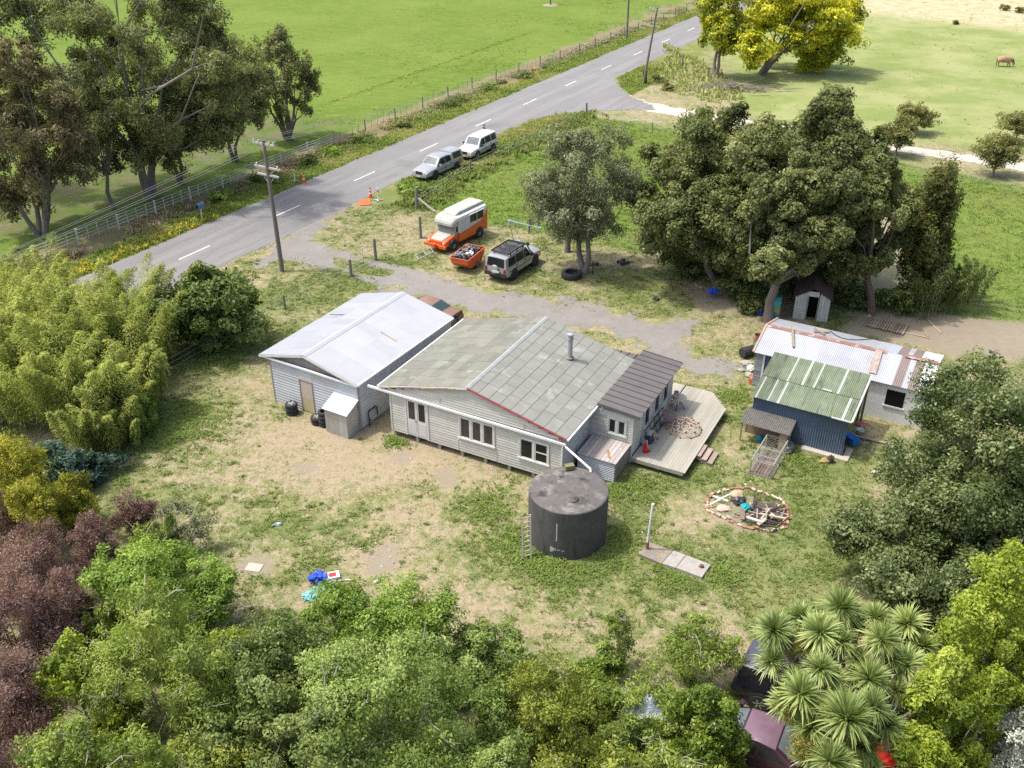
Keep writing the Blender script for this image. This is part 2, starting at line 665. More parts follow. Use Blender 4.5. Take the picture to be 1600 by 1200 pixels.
kd = n.math('MULTIPLY', n.step(n.math('ADD', B_[0], n.math('MULTIPLY', n.math('SUBTRACT', n.step(n_f, .3, .7), .5), .7)), .25, .85), .85)
col = n.mix(C_[0], col, verge)
col = n.mix(A[1], col, lush)
col = n.mix(A[2], col, pale)
col = n.mix(B_[2], col, fieldc)
col = n.mix(B_[1], col, ditchc)
col = n.mix(kd, col, dirtc)
n.put(n.b.inputs['Base Color'], col)
n.b.inputs['Roughness'].default_value = .95
n.b.inputs['Specular IOR Level'].default_value = .15
n.bump(n.math('ADD', n_f, n.math('MULTIPLY', n_vf, .5)), .7, .05)
gm.materials.append(n.m)
ground = structure(link(bpy.data.objects.new("ground", gm)))


# ------------------------------------------------------------------ road, drive, track
def masked_sheet(name, fn, x0, x1, y0, y1, res, z, m):
    """sheet over every cell where fn < 0"""
    ax, ay = np.arange(x0, x1, res), np.arange(y0, y1, res)
    X, Y = np.meshgrid(ax, ay)
    cx, cy = X[:-1, :-1] + res / 2, Y[:-1, :-1] + res / 2
    keep = (fn(cx, cy) < 0).ravel()
    k = len(ax)
    idx = np.arange((len(ay) - 1) * k).reshape(len(ay) - 1, k)[:, :-1].ravel()[keep]
    F = np.stack([idx, idx + 1, idx + 1 + k, idx + k], 1)
    used, inv = np.unique(F, return_inverse=True)
    V = np.stack([X.ravel()[used], Y.ravel()[used], np.full(len(used), z)], 1)
    me = mesh_np(name, V, inv.reshape(F.shape))
    me.materials.append(m)
    return structure(link(bpy.data.objects.new(name, me)))


n = NT("chipseal")
co = n.coord()
rot = n.n.new("ShaderNodeMapping")
n.t.links.new(co, rot.inputs[0])
rot.inputs['Rotation'].default_value = (0, 0, -math.atan2(RD[1], RD[0]))
rot.inputs['Location'].default_value = (0, 0, 0)
along = n.n.new("ShaderNodeMapping")
n.t.links.new(rot.outputs[0], along.inputs[0])
along.inputs['Scale'].default_value = (.05, .8, 1)
band = n.noise(1.0, 3, .6, along.outputs[0])
c = n.mix(n.step(n.noise(.25, 5, .6), .3, .7), (.19, .186, .18), (.162, .159, .155))
c = n.mix(n.step(band, .48, .62), c, (.21, .205, .198))
c = n.mix(n.step(n.noise(.16, 5, .65), .58, .72), c, (.128, .126, .125))
c = n.mix(n.step(n.noise(1.6, 5, .7), .56, .72), c, (.146, .142, .138))
c = n.mix(n.step(n.noise(40, 2, .5), .5, .9), c, (.24, .235, .225))
n.put(n.b.inputs['Base Color'], c)
n.b.inputs['Roughness'].default_value = .85
n.bump(n.noise(45, 2, .6), .35, .02)
CHIP = n.m
n = NT("drive gravel")
c = n.mix(n.step(n.noise(.6, 5, .65), .3, .7), (.225, .215, .195), (.17, .16, .145))
c = n.mix(n.step(n.noise(2.5, 5, .65), .52, .66), c, (.19, .165, .13))
c = n.mix(n.step(n.noise(35, 3, .7), .5, .7), c, (.30, .285, .265))
c = n.mix(n.step(n.noise(3.1, 5, .7), .64, .72), c, (.14, .16, .05))
n.put(n.b.inputs['Base Color'], c)
n.b.inputs['Roughness'].default_value = .95
n.bump(n.noise(30, 3, .7), .6, .03)
GRAV = n.m
n = NT("limestone track")
c = n.mix(n.step(n.noise(.7, 5, .65), .3, .7), (.50, .46, .39), (.40, .36, .29))
c = n.mix(n.step(n.noise(30, 3, .7), .55, .7), c, (.58, .55, .49))
n.put(n.b.inputs['Base Color'], c)
n.b.inputs['Roughness'].default_value = .95
n.bump(n.noise(30, 3, .7), .5, .03)
LIME = n.m


def edge(x, y, a=.5, b=.25):
    return (fbm(x, y, .9, 5) - .5) * a * 2 + (fbm(x, y, 3.5, 8) - .5) * b * 2


masked_sheet("gravel_track", lambda x, y: sdist(TRACK, x, y) + edge(x, y, .5, .3), 8, 80, 78, 125, .2, .012, LIME)
masked_sheet("driveway", lambda x, y: np.maximum(np.maximum(sdist(DRIVE, x, y) + edge(x, y, 1.5, .8) + .25, .3 - sdist(MEDIAN, x, y) + edge(x, y)), road_sq(x, y)[1] * -1 + 3.0), -26, 16, 40, 78, .12, .008, GRAV)
rs = np.arange(-150, 420, 1.0)
V, F = [], []
for i, s_ in enumerate(rs):
    fine = np.array([RC[0] + RD[0] * s_]), np.array([RC[1] + RD[1] * s_])
    w1 = 3.55 + float(edge(*fine, .25, .25)[0])
    w2 = 3.45 + float(edge(fine[0] + 40, fine[1], .25, .25)[0])
    for q_ in (-w1, -w1 * .33, w2 * .33, w2):
        V.append(on_road(s_, q_, .016))
    if i:
        o = (i - 1) * 4
        F += [(o + k, o + k + 1, o + k + 5, o + k + 4) for k in range(3)]
rm = mesh_np("road", np.array(V), np.array(F))
rm.materials.append(CHIP)
structure(link(bpy.data.objects.new("road", rm)))
masked_sheet("junction_apron", lambda x, y: np.maximum(sdist(APRON, x, y) + edge(x, y, .3, .2), -road_sq(x, y)[1] + 3.2), 0, 30, 92, 122, .2, .020, CHIP)
PAINT = mat("road paint", (.74, .73, .70), (.60, .59, .57), rough=.7, scale=5)
mb = MB()
for k in range(-6, 34):
    s0 = -47.9 + 10.02 * k + .05
    for j in range(6):
        a, b = s0 + j * .5, s0 + (j + 1) * .5
        w = .06
        mb.add([on_road(a, -w, .024), on_road(b, -w, .024), on_road(b, w, .024), on_road(a, w, .024)], [(3, 2, 1, 0)])
structure(mb.build("road_marking", PAINT))
# tar seams and old tyre lines on the seal
mb = MB()
for q0, s0, s1, sd_ in ((1.2, -47, -30, 1), (2.6, -46, -33, 2), (-2.0, -55, -40, 3), (3.0, -58, -42, 5)):
    pts = []
    for k in np.arange(s0, s1, .8):
        pts.append((k, q0 + .35 * math.sin(k * .5 + sd_) + .2 * math.sin(k * 1.7)))
    for (a, qa), (b, qb) in zip(pts[:-1], pts[1:]):
        mb.add([on_road(a, qa - .035, .0205), on_road(b, qb - .035, .0205), on_road(b, qb + .035, .0205), on_road(a, qa + .035, .0205)], [(3, 2, 1, 0)])
structure(mb.build("road_tar_seam", mat("tar", (.155, .152, .15), (.19, .187, .185), rough=.7)))
mb = MB()
for (uu, vv, ww) in ((560, 288, 1.6),):
    pass


# ------------------------------------------------------------------ grass
def tufts(name, x, y, h, w, nb, tint, m, lean=.6, z=None, rng=None, label=None, cat='grass'):
    """nb thin blades per tuft, all in one mesh (nobody could count them)"""
    N = len(x)
    rng = rng or np.random.default_rng(5)
    X = np.repeat(x, nb) + rng.normal(0, 1, N * nb) * np.repeat(w, nb)
    Y = np.repeat(y, nb) + rng.normal(0, 1, N * nb) * np.repeat(w, nb)
    Hh = np.repeat(h, nb) * rng.uniform(.55, 1.25, N * nb)
    az = rng.uniform(0, 2 * PI, N * nb)
    le = rng.uniform(.15, 1, N * nb) * lean * Hh
    bw = Hh * rng.uniform(.10, .2, N * nb)
    T = np.repeat(tint, nb) + rng.normal(0, .12, N * nb)
    ca, sa = np.cos(az), np.sin(az)
    z0 = np.zeros(N * nb) - .02 if z is None else np.repeat(z, nb)
    b1 = np.stack([X - sa * bw, Y + ca * bw, z0], 1)
    b2 = np.stack([X + sa * bw, Y - ca * bw, z0], 1)
    mid = np.stack([X + ca * le * .45, Y + sa * le * .45, z0 + Hh * .7], 1)
    m1, m2 = mid + np.stack([-sa * bw, ca * bw, 0 * bw], 1) * .7, mid + np.stack([sa * bw, -ca * bw, 0 * bw], 1) * .7
    tip = np.stack([X + ca * le * 1.2, Y + sa * le * 1.2, z0 + Hh * (1.0 - .25 * lean)], 1)
    V = np.stack([b1, b2, m2, m1, tip], 1).reshape(-1, 3)
    o = np.arange(N * nb) * 5
    F = np.concatenate([np.stack([o, o + 1, o + 2], 1), np.stack([o, o + 2, o + 3], 1), np.stack([o + 3, o + 2, o + 4], 1)])
    me = mesh_np(name, V, F, np.tile(T, 3), m)
    return stuff(link(bpy.data.objects.new(name, me)), label, cat)


GRASS_M = leafmat("yard grass", (.42, .335, .19), (.24, .265, .09), (.125, .19, .042), trans=.25, rough=.8)
WEED_M = leafmat("lush weeds", (.27, .24, .10), (.14, .215, .04), (.23, .33, .06), trans=.3, rough=.7)
DRYR_M = leafmat("dry rank grass", (.33, .25, .16), (.46, .37, .22), (.20, .24, .07), trans=.25, rough=.85)
VERGE_M = leafmat("verge grass", (.40, .36, .14), (.22, .28, .05), (.16, .24, .04), trans=.25, rough=.8)
PALE_M = leafmat("paddock grass", (.48, .46, .23), (.36, .39, .14), (.24, .30, .09), trans=.25, rough=.8)

rng = np.random.default_rng(3)


def scatter(n_, pl):
    lo, hi = pl.min(0), pl.max(0)
    x, y = rng.uniform(lo[0], hi[0], n_), rng.uniform(lo[1], hi[1], n_)
    return x, y


YARD = poly((-60, 1230), (1640, 1230), (1640, 540), (1480, 500), (1150, 420), (830, 360), (690, 330), (640, 315), (540, 325), (380, 400), (150, 440), (-60, 560))
DRV = lambda x, y: np.maximum(sdist(DRIVE, x, y), .3 - sdist(MEDIAN, x, y))
BUILT = []          # footprints of buildings and slabs, filled below


def clear_of_built(x, y):
    ok = np.ones(len(x), bool)
    for pl in BUILT:
        ok &= sdist(pl, x, y) > .05
    return ok
# ------------------------------------------------------------------ building materials
BOARD = mat("weathered white paint", (.565, .55, .505), (.475, .46, .415), rough=.75, scale=2.5, tintv=.12,
            stain=[((.40, .38, .35), 3.2, .60, (.35, 1, 1)), ((.52, .33, .29), 1.1, .66, (.4, 1, .7)), ((.33, .31, .28), 9, .68)], bump=.1)
BOARD2 = mat("patched white wall", (.54, .54, .53), (.44, .44, .43), rough=.75, scale=2, tintv=.1, stain=[((.38, .38, .38), 2.6, .56), ((.52, .38, .33), 2.0, .7)], bump=.1)
TRIM = mat("white trim", (.66, .65, .62), (.52, .51, .48), rough=.6, scale=4, stain=[((.35, .33, .3), 6, .68)])
TRIMG = mat("sage window trim", (.50, .55, .50), (.43, .48, .44), rough=.6)
GUT = mat("pvc white", (.76, .76, .75), (.66, .66, .65), rough=.45, scale=3)
RED = mat("red barge", (.46, .06, .07), (.36, .06, .065), rough=.5, scale=6, stain=[((.5, .42, .4), 7, .66)])
YEL = mat("yellow flashing", (.55, .46, .05), (.40, .33, .08), rough=.6)
GLASS = mat("dark glass", (.014, .015, .018), (.03, .028, .026), rough=.08, spec=.3, scale=1.3)
CURT = mat("curtain", (.075, .062, .062), (.02, .018, .02), rough=.5, scale=9, spec=.5, stretch=(1, 1, .15))
DARK = mat("dark void", (.012, .012, .012), rough=.95, spec=.05)
TIMBER = mat("grey timber", (.30, .26, .21), (.21, .18, .15), rough=.9, scale=7, tintv=.3, stretch=(1, 1, .25))
DECKM = mat("deck timber", (.375, .36, .30), (.305, .29, .24), rough=.85, scale=2, tintv=.13, stain=[((.29, .28, .20), 1.1, .58), ((.33, .32, .22), 3, .62)], stretch=(1, .3, 1))
NEWWOOD = mat("pale timber", (.48, .38, .25), (.38, .29, .18), rough=.85, tintv=.25)
CONC = mat("old concrete", (.36, .34, .31), (.28, .265, .24), rough=.9, scale=5, stain=[((.19, .18, .16), 3, .6), ((.20, .21, .12), 7, .66)], bump=.25)
GALV = mat("white-washed iron", (.52, .55, .585), (.46, .49, .525), rough=.42, scale=1.6, tintv=.10, spec=.5, stain=[((.47, .42, .36), 2.2, .70, (1, .25, 1))])
GALVR = mat("weathered zinc roof", (.41, .425, .45), (.355, .37, .395), rough=.45, scale=2, tintv=.12, spec=.5, stain=[((.44, .33, .26), 1.6, .71, (1, .4, 1))])
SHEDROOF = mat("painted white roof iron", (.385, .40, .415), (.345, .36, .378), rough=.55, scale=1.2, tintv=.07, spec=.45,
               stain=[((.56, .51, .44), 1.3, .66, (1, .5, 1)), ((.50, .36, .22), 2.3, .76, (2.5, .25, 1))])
ZINC = mat("bare zinc", (.46, .47, .46), (.36, .37, .36), rough=.42, metal=.35, scale=3, tintv=.15)
RUST = mat("rust", (.27, .135, .09), (.20, .105, .075), rough=.85, scale=5, stain=[((.45, .38, .34), 3, .54)])
BRSHEET = mat("brown iron", (.235, .19, .17), (.19, .155, .14), rough=.6, tintv=.1)
ROOFBR = mat("brown long-run roof", (.135, .122, .117), (.11, .10, .097), rough=.45, scale=1.5, tintv=.06)
BLUEI = mat("blue-grey iron", (.085, .122, .185), (.07, .103, .158), rough=.5, scale=1.2, tintv=.10)
GREENI = mat("mossy green iron", (.125, .165, .095), (.19, .225, .155), rough=.75, scale=1.1, tintv=.25,
             stain=[((.30, .34, .27), 2.2, .60, (1, .4, 1)), ((.075, .08, .06), 1.3, .52, (5, .35, 1)), ((.24, .25, .22), 1.6, .58, (4, .3, 1)), ((.20, .19, .14), 5, .68)])
CLEARI = mat("clear sheet", (.45, .47, .43), (.38, .40, .36), rough=.5, tintv=.05)
BLACKI = mat("mossy dark iron", (.085, .08, .075), (.14, .135, .12), rough=.85, scale=5, stain=[((.25, .24, .19), 7, .6)])
TILE = mat("lichened roof sheet", (.24, .247, .215), (.20, .205, .178), rough=.85, scale=1.6, tintv=.09,
           stain=[((.32, .325, .30), 1.1, .57), ((.20, .20, .16), 1.8, .60, (1, .6, 1)), ((.37, .37, .30), 6, .64), ((.15, .15, .13), 14, .70)], bump=.2)
CAPM = mat("ridge metal", (.33, .35, .34), (.24, .26, .25), rough=.6, scale=4)
TANKM = mat("dark tank concrete", (.062, .060, .060), (.10, .097, .095), rough=.8, scale=1.5, stain=[((.21, .20, .20), 1.6, .62, (1.5, 1.5, .25)), ((.045, .043, .042), 2.2, .55, (2, 2, .2)), ((.16, .15, .15), 8, .66)], bump=.2)
TANKT = mat("tank lid concrete", (.135, .125, .115), (.09, .083, .077), rough=.95, scale=2, stain=[((.215, .205, .185), 1.7, .53), ((.045, .042, .04), 1.3, .54), ((.16, .15, .11), 7, .62)], bump=.4)
STEELB = mat("black steel", (.03, .03, .032), (.05, .05, .05), rough=.5)
STEELG = mat("galvanised steel", (.42, .43, .43), (.33, .34, .34), rough=.45, metal=.4)
RUBBER = mat("tyre rubber", (.022, .022, .024), (.04, .04, .042), rough=.8, scale=8)
RIMM = mat("alloy rim", (.52, .53, .54), (.42, .43, .44), rough=.35, metal=.6)
HUTW = mat("flaking white boards", (.60, .60, .57), (.47, .47, .43), rough=.85, scale=2, tintv=.12, stain=[((.33, .33, .28), 4, .55, (1, 1, .3)), ((.30, .36, .28), 2, .62)])


def frame_loc(o, x, y, z=0):
    return o.matrix_basis @ Vector((x, y, z))


def boards(mb, p0, U, Nn, prof, z0, z1, pitch=.145, openings=(), m=0, lip=.024):
    """lapped weatherboards; prof(z) -> (xa, xb); openings: (x0, x1, z0, z1) left bare"""
    p0, U, Nn = Vector(p0), Vector(U), Vector(Nn)
    z = z0
    while z < z1 - .02:
        zt = min(z + pitch, z1)
        xa, xb = prof(z + .3 * pitch)
        spans = [(xa, xb)]
        for ox0, ox1, oz0, oz1 in openings:
            if oz0 < z + pitch * .5 < oz1:
                new = []
                for a, b in spans:
                    if ox1 <= a or ox0 >= b:
                        new.append((a, b))
                    else:
                        if ox0 > a:
                            new.append((a, ox0))
                        if ox1 < b:
                            new.append((ox1, b))
                spans = new
        for a, b in spans:
            if b - a < .03:
                continue
            L = lambda x, zz, o: p0 + U * x + Vector((0, 0, zz)) + Nn * o
            mb.add([L(a, z, lip), L(b, z, lip), L(b, zt, .006), L(a, zt, .006), L(a, z, 0), L(b, z, 0)],
                   [(0, 1, 2, 3), (4, 5, 1, 0)], m, rnd.random())
        z += pitch


def window(parent, name, p0, U, Nn, x0, x1, z0, z1, lights, trim=TRIM, pane_m=None, sashes=True, bars=(), label=None):
    """a window: frame with sill, one pane object per light"""
    p0, U, Nn = Vector(p0), Vector(U), Vector(Nn)
    Z = Vector((0, 0, 1))

    def bx(mb, a, b, c, d, o0, o1, m=0):
        q = [p0 + U * x + Z * z + Nn * o for o in (o0, o1) for x, z in ((a, c), (b, c), (b, d), (a, d))]
        mb.add(q, [(4, 5, 6, 7), (0, 1, 5, 4), (1, 2, 6, 5), (2, 3, 7, 6), (3, 0, 4, 7)], m)
    w = .075
    mb = MB()
    bx(mb, x0 - w, x1 + w, z1, z1 + w, 0, .055)
    bx(mb, x0 - w - .04, x1 + w + .04, z0 - w, z0, 0, .085)
    bx(mb, x0 - w, x0, z0, z1, 0, .05)
    bx(mb, x1, x1 + w, z0, z1, 0, .05)
    edges = [0]
    tot = sum(lights)
    for l in lights:
        edges.append(edges[-1] + l / tot)
    for e in edges[1:-1]:
        xm = x0 + (x1 - x0) * e
        bx(mb, xm - .045, xm + .045, z0, z1, 0, .047)
    fr = mb.build(name, trim, parent)
    if label:
        fr['label'] = label
    for i in range(len(lights)):
        a = x0 + (x1 - x0) * edges[i] + (.045 if i else 0)
        b = x0 + (x1 - x0) * edges[i + 1] - (.045 if i < len(lights) - 1 else 0)
        if sashes:
            s_ = MB()
            t = .055
            bx(s_, a, b, z1 - t, z1, 0, .035)
            bx(s_, a, b, z0, z0 + t, 0, .035)
            bx(s_, a, a + t, z0 + t, z1 - t, 0, .033)
            bx(s_, b - t, b, z0 + t, z1 - t, 0, .033)
            if i in bars:
                zm = (z0 + z1) / 2
                bx(s_, a + t, b - t, zm - .025, zm + .025, 0, .033)
            s_.build('sash', trim, fr)
        g = MB()
        bx(g, a, b, z0, z1, 0, .012)
        g.build('pane', (pane_m or [GLASS])[i % len(pane_m or [GLASS])], fr)
    return fr


def tiled_slope(mb, a, b, c, d, rows, cols, m=0, lift=.022):
    """a-b: verge from eave to ridge, c-d the other verge from ridge to eave; sheets lapped up the slope"""
    a, b, c, d = map(Vector, (a, b, c, d))
    nn = (b - a).cross(d - a).normalized()
    if nn.z < 0:
        nn = -nn
    r2 = random.Random(int(a.length * 77))
    for i in range(rows):
        off = r2.uniform(-.25, .25)
        js = [0] + [min(max((j + off + r2.uniform(-.06, .06)) / cols, 0), 1) for j in range(1, cols)] + [1]
        for j in range(len(js) - 1):
            q = []
            for k, l_, up in ((i, js[j], lift), (i, js[j + 1], lift), (i + 1.0, js[j + 1], .008), (i + 1.0, js[j], .008)):
                k = min(k / rows, 1)
                q.append(a.lerp(b, k).lerp(d.lerp(c, k), l_) + nn * up)
            jig = r2.uniform(0, .006)
            q = [p + nn * jig for p in q]
            e = (q[1] - q[0]).normalized() * .009
            e2 = (q[3] - q[0]).normalized() * .013
            q = [q[0] + e + e2, q[1] - e + e2, q[2] - e, q[3] + e]
            w_ = [p - nn * .012 for p in q]
            t = r2.random()
            mb.add(q + w_, [(0, 1, 2, 3), (0, 4, 5, 1), (1, 5, 6, 2), (3, 7, 4, 0)], m, t)
    mb.slab([a, b, c, d] if (b - a).cross(d - a).z > 0 else [a, d, c, b], .05, 1, .12)


# ------------------------------------------------------------------ the house
HO, HA = (-6.02, 40.70, 0), R(-28)
house = thing("house", "weathered white weatherboard house under a lichened grey low gable roof with a metal flue", "house", HO, HA)
WX, WY = 9.35, 8.2
Z0, ZE, ZR, RX = .36, 2.80, 4.08, 4.5


def gable(z):
    if z < 2.62:
        return (0, WX)
    k = (z - 2.62) / (ZR - .08 - 2.62)
    return (-.35 + k * (RX + .35), WX + .1 - k * (WX + .1 - RX))


X3 = Vector((1, 0, 0))
Y3 = Vector((0, 1, 0))
OPEN = [(.93, 2.13, .2, 2.56), (3.92, 5.92, 1.08, 2.42), (7.18, 8.78, .98, 2.22)]
mb = MB()
# core shell
mb.box(.02, WX - .02, .02, WY, Z0, 2.6, 0, t=.3)
mb.add([(-.3, .03, 2.62), (WX + .05, .03, 2.62), (RX, .03, ZR - .1), (-.3, WY, 2.62), (WX + .05, WY, 2.62), (RX, WY, ZR - .1)],
       [(0, 1, 2), (4, 3, 5), (0, 3, 4, 1)], 0, .3)
boards(mb, (0, 0, 0), X3, -Y3, lambda z: (0, WX), Z0, 2.48, openings=OPEN)
boards(mb, (0, 0, 0), X3, -Y3, gable, 2.64, ZR - .1)
boards(mb, (0, 0, 0), Y3, -X3, lambda z: (0, WY), Z0, 2.6)
boards(mb, (0, WY, 0), X3, Y3, lambda z: (0, WX), Z0, 2.6)
for x in (0, 9.35):
    mb.box(x - .045, x + .045, -.04, .06, Z0, 2.5, 0, t=.6)
for x in (2.2, 3.86, 5.98):
    mb.box(x - .03, x + .03, -.032, 0, Z0, 1.0 if x > 3 else 2.5, 0, t=.4)
for x, z in ((2.9, 2.95), (7.45, 2.78)):
    mb.box(x - .03, x + .03, -.035, 0, z - .12, z + .12, 0, t=0)
mb.build("wall", BOARD, house)
mb = MB()
boards(mb, (WX, 0, 0), Y3, X3, lambda z: (0, WY), Z0 + .02, 2.6, lip=.012)
mb.build("side_wall", BOARD2, house)
r2 = random.Random(5)
for x in np.linspace(.12, WX - .12, 8):
    mb = MB()
    mb.box(x - .08, x + .08, .06, .22, -.05, Z0, 0)
    mb.build("pile", CONC, house)
for y in (1.2, 2.6, 4, 5.5, 7):
    for x in (.1, WX - .2):
        mb = MB()
        mb.box(x - .08, x + .08, y - .08, y + .08, -.05, Z0, 0)
        mb.build("pile", CONC, house)
# roof
roof = MB()
eL, eR, yF, yB = -.62, 9.66, -.08, 8.3
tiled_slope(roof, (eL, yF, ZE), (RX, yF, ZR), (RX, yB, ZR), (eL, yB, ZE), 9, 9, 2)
tiled_slope(roof, (eR, yF, ZE), (RX, yF, ZR), (RX, yB, ZR), (eR, yB, ZE), 9, 9)
roof_o = roof.build("roof", [TILE, mat("roof seam", (.125, .125, .105), (.09, .09, .078), rough=.95),
                            mat("mossy roof sheet darkened for sun", (.208, .21, .175), (.168, .17, .14), rough=.9, scale=1.4, tintv=.2, stain=[((.30, .31, .27), 1.0, .6), ((.13, .14, .085), 1.6, .58, (1, .6, 1)), ((.27, .27, .2), 6, .64), ((.11, .11, .09), 14, .70)], bump=.2)], house)  # left slope: mossy olive sheet, its colour also lowered against the sun on it
mb = MB()
mb.add([(RX - .13, yF - .02, ZR + .0), (RX, yF - .02, ZR + .05), (RX + .13, yF - .02, ZR + .0), (RX - .13, yB + .02, ZR + .0), (RX, yB + .02, ZR + .05), (RX + .13, yB + .02, ZR + .0)],
       [(0, 1, 4, 3), (1, 2, 5, 4), (0, 2, 1), (3, 4, 5)], 0, .5)
mb.build("ridge_cap", CAPM, roof_o)
mb = MB()
fx, fy = 7.06, 5.76
fz = ZR - (fx - RX) * (ZR - ZE) / (eR - RX)
mb.lathe([(.21, fz - .12), (.21, fz + .1), (.14, fz + .14)], (fx, fy, 0), n=16, m=1)
mb.lathe([(.125, fz + .1), (.125, fz + 1.1), (.165, fz + 1.12), (.165, fz + 1.2), (.14, fz + 1.2), (.14, fz + 1.32), (.17, fz + 1.33), (.17, fz + 1.42), (.05, fz + 1.46), (.0, fz + 1.47)], (fx, fy, 0), n=20, m=0)
fl = mb.build("flue", [STEELG, mat("flue collar", (.2, .18, .17))], roof_o, smooth=True)
mb = MB()
mb.beam((RX, yF - .03, ZR - .03), (eR, yF - .03, ZE - .03), .03, .07, 0)
mb.build("barge_board", RED, house)["label"] = "red barge board"
mb = MB()
mb.beam((RX, yF - .03, ZR - .045), (eL, yF - .03, ZE - .045), .03, .10, 0)
for k0, k1, mm in ((.36, .48, 1), (.12, .2, 1), (.78, .87, 1), (.2, .36, 2), (.5, .78, 2)):
    a, b = Vector((RX, yF - .05, ZR - .05)), Vector((eL, yF - .05, ZE - .05))
    mb.beam(a.lerp(b, k0), a.lerp(b, k1), .012, .05, mm)
mb.build("barge_board", [TRIM, YEL, mat("faded red", (.42, .22, .2))], house)
# gutter across the gable, side gutters and pipe to the tank
mb = MB()
mb.beam((-1.25, -.09, 2.62), (9.62, -.09, 2.50), .10, .10, 0)
mb.build("gutter", GUT, house)
mb = MB()
mb.beam((eR + .04, yF, ZE - .05), (eR + .04, yB, ZE - .05), .1, .09)
mb.build("gutter", GUT, house)
mb = MB()
mb.beam((eL - .04, yF, ZE - .05), (eL - .04, yB, ZE - .05), .1, .09)
mb.build("gutter", GUT, house)
# tank and its inlet
TB = P(886, 835)
TR_, TH = 1.70, 2.40
hm = Matrix.Translation(HO) @ Matrix.Rotation(HA, 4, 'Z')
hinv = hm.inverted()
tin = hinv @ P(923, 737, 2.47)
mb = MB()
mb.tube([(9.62, -.09, 2.46), (9.66, -.12, 2.40), (tin.x - .05, tin.y + .1, 2.52), (tin.x, tin.y, 2.44)], .05, 10)
mb.tube([(9.5, -.1, 2.44), (9.47, -.09, 2.3), (9.45, -.09, .5)], .04, 10)
mb.build("downpipe", GUT, house, smooth=True)
# doors and windows on the gable wall
dr = MB()
for a, b in ((.94, 1.53), (1.53, 2.12)):
    dr.box(a + .01, b - .01, -.03, .01, .40, 2.44, 0)
    dr.box(a + .06, b - .06, -.042, -.031, .52, 1.25, 0)
dr.box(.86, .94, -.05, .01, .36, 2.54, 1)
dr.box(2.12, 2.20, -.05, .01, .36, 2.54, 1)
dr.box(.86, 2.20, -.052, .01, 2.45, 2.54, 1)
dr.box(1.50, 1.56, -.046, -.03, .42, 2.44, 1)
door = dr.build("door", [mat("door paint", (.60, .60, .585), (.52, .52, .51), rough=.6), TRIM], house)
for a, b in ((1.06, 1.42), (1.64, 2.0)):
    g = MB()
    g.box(a, b, -.036, -.031, 1.38, 2.36, 0)
    g.build("pane", CURT if a < 1.5 else GLASS, door)
g = MB()
g.box(1.46, 1.50, -.09, -.03, 1.28, 1.34)
g.build("handle", STEELB, door)
window(house, "window", (0, -.005, 0), X3, -Y3, 4.0, 5.84, 1.18, 2.32, [1, 1, 1], pane_m=[CURT])
window(house, "window", (0, -.005, 0), X3, -Y3, 7.26, 8.70, 1.07, 2.13, [1, 1], pane_m=[GLASS, GLASS], bars=(1,))
# lean-to on the right-hand side
LX0, LX1, LY0, LY1 = WX, 11.55, 3.30, 8.9
mb = MB()
mb.box(LX0, LX1 - .02, LY0 + .02, LY1, .38, 2.62, 0, t=.5)
boards(mb, (0, LY0, 0), X3, -Y3, lambda z: (LX0 + .02, LX1), .36, 2.7, openings=[(10.25, 11.25, 1.42, 2.38)], m=0)
mb.box(LX1 - .06, LX1 + .03, LY0 - .04, LY0 + .06, .1, 2.66, 0)
mb.build("lean_to_wall", BOARD, house)
mb = MB()
mb.box(LX1 - .01, LX1 + .012, LY0 + .05, LY1, .45, 2.62, 0, t=.4)
for y in (4.6, 5.8, 7.1, 8.3):
    mb.box(LX1, LX1 + .03, y - .03, y + .03, .5, 2.62, 0, t=.7)
mb.build("lean_to_side_wall", mat("plain cream sheet", (.56, .55, .50), (.46, .45, .41), rough=.8, scale=1.5, stain=[((.36, .35, .32), 2, .6)]), house)
window(house, "window", (0, LY0 - .005, 0), X3, -Y3, 10.32, 11.18, 1.5, 2.3, [1, 1], trim=TRIMG, pane_m=[GLASS])
for y in (5.1, 6.45, 7.7):
    window(house, "window", (LX1 + .015, 0, 0), Y3, X3, y - .3, y + .3, 1.25, 2.25, [1], trim=TRIM, pane_m=[GLASS], sashes=False)
mb = MB()
a, b, c, d = Vector((9.72, LY0 - .12, 2.99)), Vector((11.92, LY0 - .12, 2.80)), Vector((11.92, 9.15, 2.80)), Vector((9.72, 9.15, 2.99))
mb.slab([a, b, c, d], .04, 0, .5)
for k in np.linspace(0, 1, 13):
    p, q = a.lerp(d, k), b.lerp(c, k)
    mb.beam(p + Vector((0, 0, .02)), q + Vector((0, 0, .02)), .035, .05, 0, t=.5)
mb.beam((9.72, LY0 - .13, 2.92), (11.92, LY0 - .13, 2.73), .03, .13, 0, t=.2)
mb.slab([(6.1, 8.31, 2.78), (9.72, 8.31, 2.78), (9.72, 9.1, 2.70), (6.1, 9.1, 2.70)], .04, 0, .5)
for x in np.arange(6.3, 9.7, .45):
    mb.beam((x, 8.32, 2.8), (x, 9.1, 2.72), .035, .05, 0, t=.5)
mb.build("lean_to_roof", ROOFBR, house)

